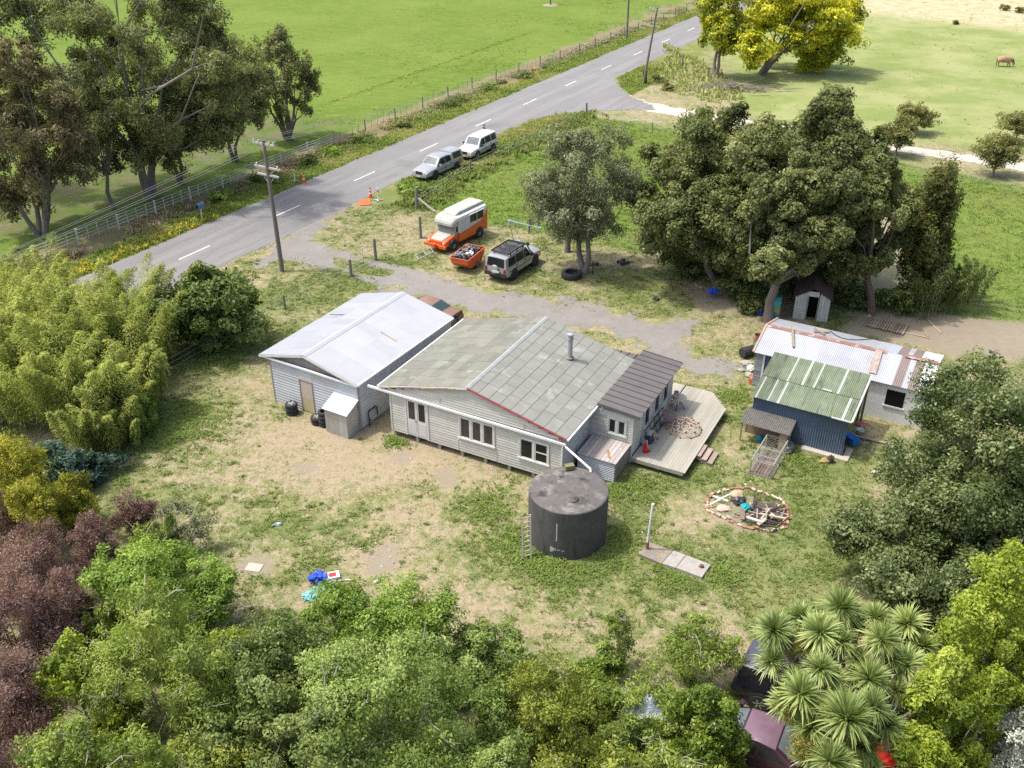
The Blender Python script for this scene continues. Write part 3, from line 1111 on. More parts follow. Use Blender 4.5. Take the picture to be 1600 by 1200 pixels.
# firewood box against the side wall
fb = thing("pump_shelter", "corrugated iron box with a plank lid in the corner beside the lean-to", "shelter", frame_loc(house, 9.6, 1.45), HA)
mb = MB()
mb.sheet((-.02, -.02, .05), (-.02, -.02, 1.12), (1.86, -.02, 1.12), (1.86, -.02, .05), .1, .014, 0)
mb.box(.0, 1.84, .0, 1.7, .05, 1.10, 1)
mb.build("wall", [GALV, DARK], fb)
for k in range(5):
    q = MB()
    q.box(1.86, 1.90, -.02, 1.75, .12 + k * .2, .28 + k * .2, 0)
    q.build("slat", TIMBER, fb)
q = MB()
for k in range(10):
    q.box(-.05 + k * .2, .135 + k * .2, -.08, 1.8, 1.13, 1.165, 0)
q.build("lid", mat("pale planks", (.46, .42, .39), (.36, .32, .30), rough=.85, tintv=.25, stain=[((.55, .52, .5), 2, .6)]), fb)
pl_ = thing("plank", "short orange-brown offcut lying on the plank lid of the iron box", "plank", frame_loc(house, 10.9, 2.0, 1.165), HA + R(120))
mb = MB()
mb.box(-.35, .35, -.05, .05, .002, .03, 0)
mb.build("board", mat("orange offcut", (.40, .20, .10), (.30, .15, .08)), pl_)

# ------------------------------------------------------------------ deck
deck = thing("deck", "pale timber deck with a cut-off corner along the lean-to", "deck", HO, HA)
mb = MB()
x = 11.62
while x < 14.2:
    xm = x + .07
    yt = 11.0 if xm < 13.16 else 11.0 - (xm - 13.16) / 1.1 * 1.3
    mb.box(x, x + .135, 3.18, yt, .415, .45, 0)
    x += .142
x = 10.98
while x < 11.6:
    mb.box(x, x + .135, 9.2, 11.0, .415, .45, 0)
    x += .142
mb.build("board", DECKM, deck)
mb = MB()
mb.beam((11.6, 3.19, .33), (14.22, 3.19, .33), .03, .16)
mb.beam((14.20, 3.18, .33), (14.20, 9.75, .33), .03, .16)
mb.beam((14.20, 9.75, .33), (13.1, 10.98, .33), .03, .16)
mb.beam((13.1, 10.98, .33), (10.98, 10.98, .33), .03, .16)
mb.build("edge_board", DECKM, deck)
for x in (11.8, 12.9, 14.0):
    for y in (3.5, 5.3, 7.2, 9.0):
        q = MB()
        q.box(x - .06, x + .06, y - .06, y + .06, -.05, .41)
        q.build("post", TIMBER, deck)
st = MB()
for k in range(3):
    st.box(14.22 + k * .3, 14.50 + k * .3, 4.95, 6.05, .34 - k * .12, .385 - k * .12, 0)
for y in (5.0, 6.0):
    st.beam((14.2, y, .3), (15.15, y, -.05), .05, .16)
st.build("step", mat("step timber", (.33, .27, .22), (.25, .2, .17), rough=.9, tintv=.3), deck)
BUILT += [np.array([frame_loc(house, x, y)[:2] for x, y in ((0, 0), (9.35, 0), (9.35, 3.2), (14.2, 3.2), (14.2, 9.8), (13, 11), (0, 9))]),
          np.array([frame_loc(house, x, y)[:2] for x, y in ((9.4, 1.4), (11.5, 1.4), (11.5, 3.3), (9.4, 3.3))])]

# ------------------------------------------------------------------ water tank
tank = thing("water_tank", "round dark concrete water tank with a mottled lid standing before the house", "water tank", TB)
mb = MB()
mb.lathe([(TR_, -.05), (TR_, TH), (TR_ - .03, TH + .03)], n=72)
mb.build("shell", TANKM, tank, smooth=True)
mb = MB()
mb.lathe([(TR_ - .03, TH + .03), (TR_ - .10, TH + .06), (.5, TH + .085), (0, TH + .09)], n=72)
mb.build("lid", TANKT, tank, smooth=True)
mb = MB()
mb.lathe([(.24, TH + .03), (.24, TH + .12), (.20, TH + .14), (0, TH + .14)], (0.12, -.75, 0), n=20)
mb.build("hatch", TANKT, tank, smooth=True)
mb = MB()
mb.box(-.2, .2, .0, .25, TH + .1, TH + .3, rz=.3)
mb.build("block", mat("mossy block", (.2, .19, .08), (.14, .14, .07), rough=.95), tank, loc=(.1, 1.3, 0))
lk = MB()
for k, (a0, zt, zb_, w) in enumerate(((-2.02, .62, .3, .05), (-1.98, .58, .38, .09), (-1.78, .52, .44, .12), (-1.9, 1.9, .9, .02))):
    for j in range(3):
        a1 = a0 + w * (j - 1) * .5
        lk.add([Vector((math.cos(a) * (TR_ + .004), math.sin(a) * (TR_ + .004), z)) for a, z in ((a1 - w / 3, zb_ + .04 * j), (a1 + w / 3, zb_ + .05), (a1 + w / 4, zt), (a1 - w / 4, zt - .05 * j))], [(0, 1, 2, 3)])
lk.build("lime_stain", mat("lime", (.52, .52, .5), (.35, .36, .34), rough=.9), tank)
BUILT.append(np.array([[TB[0] + 1.72 * math.cos(a), TB[1] + 1.72 * math.sin(a)] for a in np.linspace(0, 6.28, 20)[:-1]]))
ld = thing("ladder", "grey timber lattice ladder leaning on the dark water tank", "ladder", P(823, 874))
top = Vector((P(820, 808, 2.0)[0] - P(823, 874)[0] + .05, .42, 2.05))
for s_ in (-.17, .17):
    q = MB()
    q.beam((s_, 0, 0), top + Vector((s_, 0, 0)), .05, .07)
    q.build("rail", mat("bleached timber", (.50, .46, .38), (.4, .36, .29), rough=.85), ld)
for k in range(9):
    q = MB()
    a = Vector((0, 0, 0)).lerp(top, (k + .5) / 9.5)
    b = Vector((0, 0, 0)).lerp(top, (k + 1.1) / 9.5)
    q.beam(a + Vector((-.17, 0, 0)), b + Vector((.17, 0, 0)), .03, .04)
    q.build("rung", MATS["bleached timber"], ld)

# ------------------------------------------------------------------ white garage
SO, SA = (-12.64, 44.02, 0), R(-30)
shed = thing("garage", "long white corrugated garage with a shallow white iron gable roof", "garage", SO, SA)
SW, SD, SE, SR, SRX = 5.70, 8.5, 2.74, 3.52, 2.42
mb = MB()
mb.box(.03, SW - .03, .03, SD, 0, SE - .15, 1)
mb.sheet((0, -.01, 0), (0, -.01, SE - .1), (1.86, -.01, SE - .1), (1.86, -.01, 0), .17, .007, 0)
mb.sheet((1.86, -.01, 1.94), (1.86, -.01, SE - .1), (2.72, -.01, SE - .1), (2.72, -.01, 1.94), .17, .007, 0)
mb.sheet((2.72, -.01, 0), (2.72, -.01, SE - .1), (SW, -.01, SE - .1), (SW, -.01, 0), .17, .007, 0)
mb.sheet((SW, 0, .05), (SW, 0, SE - .08), (SW, SD, SE - .08), (SW, SD, .05), .17, .007, 0)
mb.sheet((0, SD, 0), (0, SD, SE - .1), (0, 0, SE - .1), (0, 0, 0), .17, .007, 0)
mb.sheet((SW, SD, 0), (SW, SD, SE - .1), (0, SD, SE - .1), (0, SD, 0), .17, .007, 0)
mb.build("wall", [GALV, DARK], shed)
mb = MB()
GABM = mat("grey gable boards", (.30, .29, .275), (.22, .215, .205), rough=.9, scale=3, stretch=(3, 1, .3), tintv=.2, stain=[((.42, .41, .39), 3, .6)])
mb.add([(-.35, .12, SE - .1), (SW, .12, SE - .1), (SRX, .12, SR - .07), (-.35, SD - .1, SE - .1), (SW, SD - .1, SE - .1), (SRX, SD - .1, SR - .07)], [(0, 1, 2), (4, 3, 5), (0, 3, 4, 1)])
mb.build("gable_end", GABM, shed)
mb = MB()
mb.box(-.08, .0, -.03, .1, 0, SE - .1)
mb.build("corner_post", mat("grey post", (.32, .31, .3), (.24, .23, .22), rough=.9), shed)
mb = MB()
mb.box(SW - .02, SW + .05, -.045, .05, 0, SE - .1)
mb.build("corner_post", mat("grey post", (.32, .31, .3), (.24, .23, .22), rough=.9), shed)
mb = MB()
q = [(-.68, -.12, SE), (SRX, -.12, SR), (SRX, SD + .15, SR), (-.68, SD + .15, SE)]
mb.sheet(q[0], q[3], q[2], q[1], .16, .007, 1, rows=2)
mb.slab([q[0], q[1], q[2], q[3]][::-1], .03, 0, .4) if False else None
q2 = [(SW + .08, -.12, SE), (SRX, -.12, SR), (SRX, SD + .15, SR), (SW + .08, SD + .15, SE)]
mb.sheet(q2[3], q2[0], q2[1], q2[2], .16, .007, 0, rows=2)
sr = mb.build("roof", [SHEDROOF, mat("white roof iron darkened for sun", (.315, .335, .36), (.285, .305, .33), rough=.5, scale=1.2, tintv=.08, stain=[((.42, .41, .39), 1.1, .62, (1, .4, 1)), ((.25, .26, .28), 1.8, .62, (1, .4, 1))])], shed)  # left slope: bluer iron, its colour darkened to offset the stronger sun there
mb = MB()
mb.add([(SRX - .2, -.13, SR - .03), (SRX, -.13, SR + .035), (SRX + .2, -.13, SR - .03), (SRX - .2, SD + .16, SR - .03), (SRX, SD + .16, SR + .035), (SRX + .2, SD + .16, SR - .03)], [(0, 1, 4, 3), (1, 2, 5, 4), (0, 2, 1), (3, 4, 5)])
mb.build("ridge_cap", SHEDROOF, sr)
mb = MB()
mb.beam((-.68, -.13, SE - .08), (SRX, -.13, SR - .08), .03, .11)
mb.beam((SRX, -.13, SR - .08), (SW + .08, -.13, SE - .08), .03, .11)
mb.build("barge_board", TRIM, shed)
mb = MB()
mb.beam((-.5, -.07, SE - .06), (SW + .08, -.07, SE - .10), .1, .09)
mb.build("gutter", GUT, shed)
mb = MB()
mb.beam((SW + .12, -.1, SE - .04), (SW + .12, SD + .1, SE - .04), .1, .09)
mb.build("gutter", GUT, shed)
mb = MB()
mb.box(1.88, 2.70, -.02, .02, .85, 1.92, 0)
mb.box(1.88, 2.70, -.02, .02, .05, .84, 1)
for a, b in ((1.84, 1.9), (2.68, 2.74)):
    mb.box(a, b, -.045, .02, .02, 1.97, 2)
mb.box(1.84, 2.74, -.047, .02, 1.92, 1.98, 2)
dd_ = mb.build("door", [mat("pinkish ply", (.50, .42, .36), (.43, .36, .31), rough=.85), mat("yellowed ply", (.47, .42, .23), (.38, .34, .2), rough=.85), mat("frame grey", (.30, .28, .26))], shed)
# marks left on the roof: a dark strap and a rusty offcut
o = thing("batten", "dark thin strap lying on the left slope of the white garage roof", "strap", frame_loc(shed, .62, 5.2, 0) + Vector((0, 0, SE + (.62 + .68) / 3.1 * (SR - SE) + .03)), SA + R(28))
mb = MB()
mb.box(-.65, .65, -.02, .02, 0, .02)
mb.build("strip", STEELB, o)
o = thing("rusty_strip", "thin rusty strip lying on the right slope of the white garage roof", "strip", frame_loc(shed, 4.4, 4.4, 0) + Vector((0, 0, SE + (SW + .08 - 4.4) / 3.36 * (SR - SE) + .035)), SA + R(-5))
mb = MB()
mb.beam((-.5, 0, .12), (.55, .02, -.13), .05, .015)
mb.build("strip", mat("orange rust", (.48, .30, .15), (.4, .2, .1)), o)
BUILT.append(np.array([frame_loc(shed, x, y)[:2] for x, y in ((-.05, -.05), (SW, -.05), (SW, SD), (-.05, SD))]))
cup = thing("lean_to_cupboard", "small zinc lean-to cupboard against the garage end", "cupboard", frame_loc(shed, 4.25, -.98), SA)
mb = MB()
mb.box(0.02, 1.36, .02, .95, 0, 1.4, 1)
mb.sheet((0, 0, 0), (1.38, 0, 0), (1.38, 0, 1.42), (0, 0, 1.42), .35, .004, 0)
mb.sheet((1.38, 0, 0), (1.38, .96, 0), (1.38, .96, 1.8), (1.38, 0, 1.42), .09, .012, 0)
mb.sheet((0, .96, 0), (0, 0, 0), (0, 0, 1.42), (0, .96, 1.8), .09, .012, 0)
mb.build("wall", [ZINC, DARK], cup)
mb = MB()
mb.sheet((-.1, -.1, 1.42), (1.5, -.1, 1.42), (1.5, .97, 1.86), (-.1, .97, 1.86), .1, .012, 0)
mb.build("roof", GALV, cup)
br = thing("tow_bar", "black bull-bar frame leaning on the garage side wall", "bar", frame_loc(shed, 5.72, .92), SA)
mb = MB()
mb.tube([(.12, -.38, .0), (.10, -.36, .35), (.07, -.36, .75), (.06, -.30, .83), (.06, .30, .83), (.07, .36, .75), (.10, .34, .3)], .035, 8)
mb.tube([(.10, -.36, .35), (.13, -.25, .3)], .05, 8)
mb.build("bar", STEELB, br, smooth=True)


# ------------------------------------------------------------------ blue shed
BO, BA = (12.08, 41.05, 0), R(-29.8)
blue = thing("blue_shed", "blue-grey corrugated shed with a mossy green roof and white clear strips", "shed", BO, BA)
BW, BD, BF, BB = 4.65, 3.45, 2.18, 2.85
mb = MB()
mb.sheet((0, 0, .05), (BW, 0, .05), (BW, 0, BF - .05), (0, 0, BF - .05), .12, .016, 0)
mb.sheet((0, BD, .05), (0, 0, .05), (0, 0, BF - .05), (0, BD, BB - .05), .12, .016, 1)
mb.build("wall", [BLUEI, mat("grey old iron", (.24, .23, .21), (.17, .16, .15), rough=.8)], blue)
for (x, y, h) in ((.06, .1, 2.1), (BW - .06, .1, 2.1), (BW - .05, BD - .1, 2.8), (BW + .15, BD - .3, 2.75), (.06, BD - .1, 2.8), (BW / 2, BD - .1, 2.8)):
    q = MB()
    q.box(x - .05, x + .05, y - .05, y + .05, 0, h)
    q.build("post", mat("olive post", (.22, .21, .11), (.17, .16, .09), rough=.9), blue)
mb = MB()
for y, z in ((.15, BF - .08), (BD / 2, (BF + BB) / 2 - .08), (BD - .1, BB - .08)):
    mb.beam((0, y, z), (BW, y, z), .05, .1)
mb.build("purlin", TIMBER, blue)
strips_lo = [(.04, .055), (.165, .182), (.265, .285), (.905, .925)]
strips_hi = [(.255, .275), (.405, .425), (.525, .542), (.765, .785)]


def mroof(lo):
    def f(i, j, k, r):
        for a, b in lo:
            if a <= k <= b:
                return 1
        return 0
    return f


mb = MB()
a, b = Vector((-.12, -.2, BF)), Vector((BW + .12, -.2, BF))
c, d = Vector((BW + .12, BD + .1, BB + .05)), Vector((-.12, BD + .1, BB + .05))
mid_a, mid_b = a.lerp(d, .46), b.lerp(c, .46)
mb.sheet(a, b, b.lerp(c, .5), a.lerp(d, .5), .09, .014, 0, mfn=mroof(strips_lo))
up_ = Vector((0, 0, .03))
mb.sheet(mid_a + up_, mid_b + up_, c + up_, d + up_, .09, .014, 0, mfn=mroof(strips_hi))
mb.build("roof", [GREENI, CLEARI], blue)
mb = MB()
mb.beam(b + Vector((.05, 0, .02)), c + Vector((.05, 0, .02)), .09, .05)
mb.beam(b + Vector((-.9, -.03, .02)), b + Vector((.05, -.03, .02)), .1, .04)
mb.build("barge_flashing", CLEARI, blue)
mb = MB()
mb.beam(a.lerp(d, .47) + Vector((3.05, 0, .06)), a.lerp(d, .47) + Vector((3.5, 0, .05)), .12, .04)
mb.build("roof_patch", CLEARI, blue)
mb = MB()
mb.box(2.7, 4.95, -.34, .0, 0, .10, 0)
mb.box(4.7, 5.0, -.3, .9, 0, .09, 0)
mb.build("footing", mat("pale footing", (.46, .42, .35), (.37, .34, .28), rough=.9), blue)
BUILT.append(np.array([frame_loc(blue, x, y)[:2] for x, y in ((-.05, -.1), (BW, -.1), (BW, BD), (-.05, BD))]))

# ------------------------------------------------------------------ long iron shed
LO, LA = (13.22, 45.70, 0), R(-29.5)
lng = thing("long_shed", "long low shed with patchwork zinc, brown and white roof sheets and a rusty ridge", "shed", LO, LA)
LL, LD, LE, LRZ, LRY = 8.9, 4.35, 2.2, 2.82, 2.05
mb = MB()
mb.box(.06, LL - .06, .06, LD - .06, 0, LE - .1, 1)
boards(mb, (0, 0, 0), X3, -Y3, lambda z: (0, .5), 0, LE - .05, pitch=.13, m=2)
boards(mb, (0, 0, 0), -Y3, -X3, lambda z: (-LD, 0), 0, LE - .05, m=2)
mb.box(.5, 1.9, -.02, .05, .05, LE - .12, 3)
mb.box(.42, .52, -.05, .04, 0, LE - .1, 4)
mb.box(1.9, 5.9, -.01, .05, 0, LE - .1, 2)
mb.box(5.9, 8.85, -.03, .05, 0, LE - .1, 4)
mb.box(6.9, 7.8, -.05, -.02, .9, 1.8, 1)
mb.box(6.82, 7.88, -.09, -.03, .82, .9, 4)
mb.add([(0, .02, LE - .1), (0, LD - .02, LE - .1), (0, LRY, LRZ - .06), (LL, .02, LE - .1), (LL, LD - .02, LE - .1), (LL, LRY, LRZ - .06)], [(1, 0, 2), (3, 4, 5)], 2)
mb.build("wall", [BLUEI, DARK, mat("grey boards", (.30, .32, .34), (.2, .215, .23), rough=.85, tintv=.3), mat("navy door", (.045, .06, .10), (.06, .075, .11), rough=.5), mat("white painted wall", (.66, .66, .65), (.56, .56, .55), rough=.7)], lng)


def long_m(i, j, k, r):
    x = k * LL
    for a, b, mm in ((0, 6.55, 0), (6.55, 7.1, 3), (7.1, 7.55, 2), (7.55, 7.8, 0), (7.8, 8.25, 2)):
        if a <= x < b:
            return mm
    return 1


mb = MB()
mb.sheet((-.12, -.18, LE - .05), (LL, -.18, LE - .05), (LL, LRY, LRZ), (-.12, LRY, LRZ), .1, .013, 0, mfn=long_m, rows=2)
mb.sheet((LL, LD + .15, LE - .05), (-.12, LD + .15, LE - .05), (-.12, LRY, LRZ), (LL, LRY, LRZ), .1, .013, 0, mfn=lambda i, j, k, r: long_m(i, j, 1 - k + .03, r), rows=2)
lr = mb.build("roof", [GALVR, mat("pale iron", (.64, .66, .68), (.56, .58, .6), rough=.45, stain=[((.45, .22, .14), 3, .68)]), BRSHEET, mat("dull zinc", (.44, .47, .51), (.37, .40, .44), rough=.5)], lng)
mb = MB()
for a_, b_, dz in ((-.12, 6.3, 0), (7.2, 8.85, .05)):
    mb.add([(a_, LRY - .17, LRZ - .02 + dz), (a_, LRY, LRZ + .05 + dz), (a_, LRY + .17, LRZ - .02 + dz), (b_, LRY - .17, LRZ - .02 + dz), (b_, LRY, LRZ + .05 + dz), (b_, LRY + .17, LRZ - .02 + dz)],
           [(0, 3, 4, 1), (1, 4, 5, 2), (0, 1, 2), (3, 5, 4)], 0, .5)
mb.build("ridge_cap", RUST, lr)
mb = MB()
mb.beam((-.14, -.18, LE - .02), (-.14, LRY, LRZ + .03), .1, .04)
mb.beam((-.14, LRY, LRZ + .03), (-.14, LD + .15, LE - .02), .1, .04)
mb.build("barge_board", mat("pink rust barge", (.48, .30, .24), (.38, .22, .17), rough=.8), lng)
BUILT.append(np.array([frame_loc(lng, x, y)[:2] for x, y in ((0, 0), (LL, 0), (LL, LD), (0, LD))]))


def on_long(x, y, dz=.03):
    z = LE - .05 + (LRZ - LE + .05) * ((y + .18) / (LRY + .18) if y < LRY else (LD + .15 - y) / (LD + .15 - LRY))
    return frame_loc(lng, x, y) + Vector((0, 0, z + dz))


def loose(name, label, cat, a, b, w, h, m, group=None):
    """a board, stick or flashing lying between two points"""
    a, b = Vector(a), Vector(b)
    c = (a + b) / 2
    o = thing(name, label, cat, c, 0, group)
    q = MB()
    q.beam(a - c, b - c, w, h)
    q.build("body", m, o)
    return o


loose("roof_flashing", "rusty streaked loose flashing lying up the long shed roof", "flashing", on_long(6.0, .25, .06), on_long(5.9, 1.95, .09), .36, .03,
      mat("streaked flashing", (.30, .145, .10), (.34, .36, .33), rough=.7, scale=3.2))
loose("branch", "mossy straight branch lying across the iron roof ridge below the oak", "branch", on_long(1.75, .75, .08), on_long(1.15, 2.3, .35), .1, .1, mat("mossy bark", (.22, .2, .11), (.3, .27, .18)))
loose("branch", "short broken branch crossed over another behind the iron roof ridge", "branch", on_long(2.2, 3.5, .08), on_long(2.95, 2.5, .1), .09, .08, mat("dead stick", (.30, .24, .16), (.22, .17, .12)))
loose("branch", "thin broken branch lying under the crossed stick on the iron roof", "branch", on_long(2.3, 2.7, .05), on_long(3.0, 3.5, .06), .07, .07, MATS["dead stick"])
hs = thing("hose", "black hose curling over the rear slope of the iron roof", "hose", on_long(3.0, 3.6, 0))
pts = []
for k in range(15):
    t = k / 14
    p = on_long(2.9 + 2.6 * t, 4.1 - 1.5 * math.sin(PI * min(t * 1.15, 1)) + .5 * t, .04)
    pts.append(p - on_long(3.0, 3.6, 0))
mb = MB()
mb.tube(pts, .022, 6)
mb.build("tube", STEELB, hs, smooth=True)

# ------------------------------------------------------------------ white hut under the trees
hb0, hb1 = P(1238, 497), P(1292, 504)
ha = math.atan2(hb1[1] - hb0[1], hb1[0] - hb0[0])
hw = (hb1 - hb0).length
hut = thing("garden_hut", "small flaking white hut with a dark open doorway under the oaks", "hut", hb0, ha)
mb = MB()
he, hr = 1.55, 2.15
for k in range(int(hw / .16) + 1):
    a, b = k * .16, min(k * .16 + .15, hw)
    if b <= a or (hw * .36 < (a + b) / 2 < hw * .66):
        continue
    mb.box(a, b, -.02, .01, 0, he + (hr - he) * (1 - abs((a + b) / 2 - hw * .5) / (hw * .5)) - .03, 0)
mb.box(hw * .36, hw * .66, -.015, .01, 1.62, 1.95, 0)
mb.box(0, .03, 0, 2.2, 0, he, 0)
mb.box(hw - .03, hw, 0, 2.2, 0, he, 0)
mb.box(0, hw, 2.15, 2.2, 0, he, 0)
mb.box(hw * .34, hw * .37, -.05, .02, 0, 1.66, 1)
mb.box(hw * .65, hw * .68, -.05, .02, 0, 1.66, 1)
mb.box(.05, hw - .05, .5, .55, 0, he, 2)
mb.build("wall", [HUTW, TIMBER, DARK], hut)
mb = MB()
RB = mat("dark rust roof", (.085, .05, .045), (.06, .04, .036), rough=.8)
mb.sheet((hw + .12, -.15, he - .05), (hw + .12, 2.4, he - .05), (hw / 2, 2.4, hr + .03), (hw / 2, -.15, hr + .03), .12, .014)
mb.sheet((-.12, 2.4, he - .05), (-.12, -.15, he - .05), (hw / 2, -.15, hr + .03), (hw / 2, 2.4, hr + .03), .12, .014)
mb.build("roof", RB, hut)

# ------------------------------------------------------------------ hutch and run
hutch = thing("chicken_hutch", "chicken hutch with dark mossy roof and wire run before the blue shed", "hutch", BO, BA)
mb = MB()
mb.sheet((-.25, -1.12, 1.12), (2.25, -1.12, 1.12), (2.25, -.03, 1.42), (-.25, -.03, 1.42), .1, .014)
mb.build("roof", BLACKI, hutch)
mb = MB()
for x in (-.15, 2.1):
    for y in (-1.0, -.1):
        mb.box(x - .035, x + .035, y - .035, y + .035, 0, 1.12 + (y + 1.1) * .27)
mb.box(1.75, 2.12, -1.0, -.1, .0, 1.1)
mb.box(-.15, 1.8, -.12, -.08, 0, 1.15)
mb.build("frame", mat("hutch timber", (.35, .25, .16), (.25, .18, .12), rough=.9, tintv=.2), hutch)
blueinv = (Matrix.Translation(BO) @ Matrix.Rotation(BA, 4, 'Z')).inverted()
c0, c1 = blueinv @ P(1140 + 135 / 4.286, 480 + 1110 / 4.286), blueinv @ P(1140 + 275 / 4.286, 480 + 1155 / 4.286)
rx0, rx1, ry0, ry1, rh = c0.x, c1.x, (c0.y + c1.y) / 2, -1.0, .78
mb = MB()
for x in (rx0, rx1):
    for y in (ry0, (ry0 + ry1) / 2, ry1):
        mb.box(x - .025, x + .025, y - .025, y + .025, 0, rh)
    mb.beam((x, ry0, rh), (x, ry1, rh), .05, .04)
    mb.beam((x, ry0, .05), (x, ry1, .05), .05, .06)
for y in (ry0, ry0 + .55, (ry0 + ry1) / 2, ry1):
    mb.beam((rx0, y, rh), (rx1, y, rh), .04, .04)
    mb.beam((rx0, y, .05), (rx1, y, .05), .04, .05)
mb.build("run_frame", mat("silvered timber", (.30, .29, .27), (.23, .225, .21), rough=.85), hutch)
mb = MB()
for k in range(7):
    a = rx0 + (rx1 - rx0) * k / 7
    mb.box(a + .01, a + (rx1 - rx0) / 7 - .01, ry0, ry0 + 1.1, .08, .10)
mb.box(rx0, rx1, ry0 + 1.1, ry1, .03, .06)
mb.build("run_floor", mat("brown floor", (.2, .155, .125), (.13, .1, .085), rough=.95, tintv=.3), hutch)
mb = MB()
wr = .0022
for x in (rx0, rx1):
    for k in range(14):
        y = ry0 + (ry1 - ry0) * k / 13
        mb.tube([(x, y, .05), (x, y, rh)], wr, 4, cap=False)
    for z in np.linspace(.1, rh, 7):
        mb.tube([(x, ry0, z), (x, ry1, z)], wr, 4, cap=False)
for k in range(9):
    x = rx0 + (rx1 - rx0) * k / 8
    mb.tube([(x, ry0, .05), (x, ry0, rh), (x, ry1, rh)], wr, 4, cap=False)
for k in range(18):
    y = ry0 + (ry1 - ry0) * k / 17
    mb.tube([(rx0, y, rh + .01), (rx1, y, rh + .01)], wr, 4, cap=False)
mb.build("wire_mesh", STEELG, hutch)
# ------------------------------------------------------------------ vehicles
def paint(name, c, metal=.0, rough=.32, stain=None):
    return mat(name, c, tuple(x * .93 for x in c), rough=rough, metal=metal, coat=.4, spec=.5, scale=1.5, stain=stain)


LAMP = mat("lamp glass", (.62, .63, .64), (.5, .52, .54), rough=.12, spec=.8)
TAIL = mat("tail lamp", (.35, .02, .02), (.25, .015, .015), rough=.2)
BLKP = mat("black plastic", (.028, .028, .03), (.04, .04, .042), rough=.6)
WSG = mat("windscreen glass", (.085, .105, .12), (.17, .20, .22), rough=.12, spec=.4, scale=1.1)
PLATE = mat("plate white", (.6, .6, .6))


def shell(stations):
    rings = []
    for x, zl, zb, zt, wb, wt in stations:
        h = [(wb * .86, zl), (wb * .985, zl + .09), (wb, (zl + zb) / 2 + .06), (wb * .965, zb), (wt, zt - .055), (wt * .84, zt), (0, zt + .025)]
        rings.append([Vector((x, y, z)) for y, z in h] + [Vector((x, -y, z)) for y, z in h[-2::-1]])
    return rings


def ring_at(stations, x):
    st = sorted(stations, key=lambda s: s[0])
    for a, b in zip(st[:-1], st[1:]):
        if a[0] <= x <= b[0]:
            k = (x - a[0]) / (b[0] - a[0] + 1e-9)
            s = [p + (q - p) * k for p, q in zip(a, b)]
            return shell([s])[0]
    return shell([st[0] if x < st[0][0] else st[-1]])[0]


def wheel(parent, x, y, r, w, rim_m, spokes=6):
    s_ = 1 if y > 0 else -1
    mb = MB()
    prof = [(r * .62, -w / 2), (r * .9, -w / 2), (r, -w * .36), (r, w * .36), (r * .9, w / 2), (r * .62, w / 2)]
    mb.lathe(prof, (0, 0, 0), 'Y', 28)
    o = mb.build("wheel", RUBBER, parent, smooth=True, loc=(x, y, r))
    mb = MB()
    mb.lathe([(r * .63, w * .40), (r * .60, w * .46), (r * .54, w * .36), (r * .2, w * .40), (r * .12, w * .5), (0, w * .5)], (0, 0, 0), 'Y', 20, m=1)
    for k in range(spokes):
        a = 2 * PI * k / spokes
        mb.beam((math.cos(a) * r * .1, w * .46, math.sin(a) * r * .1), (math.cos(a) * r * .58, w * .44, math.sin(a) * r * .58), .05, .03, 0, up=(0, 1, 0))
    mb.lathe([(r * .645, w * .47), (r * .58, w * .50), (r * .56, w * .44)], (0, 0, 0), 'Y', 24, m=0)
    if s_ < 0:
        mb.v = [(a, -b, c) for a, b, c in mb.v]
        mb.f = [f[::-1] for f in mb.f]
    mb.build("rim", [rim_m, BLKP], o, smooth=True)
    return o


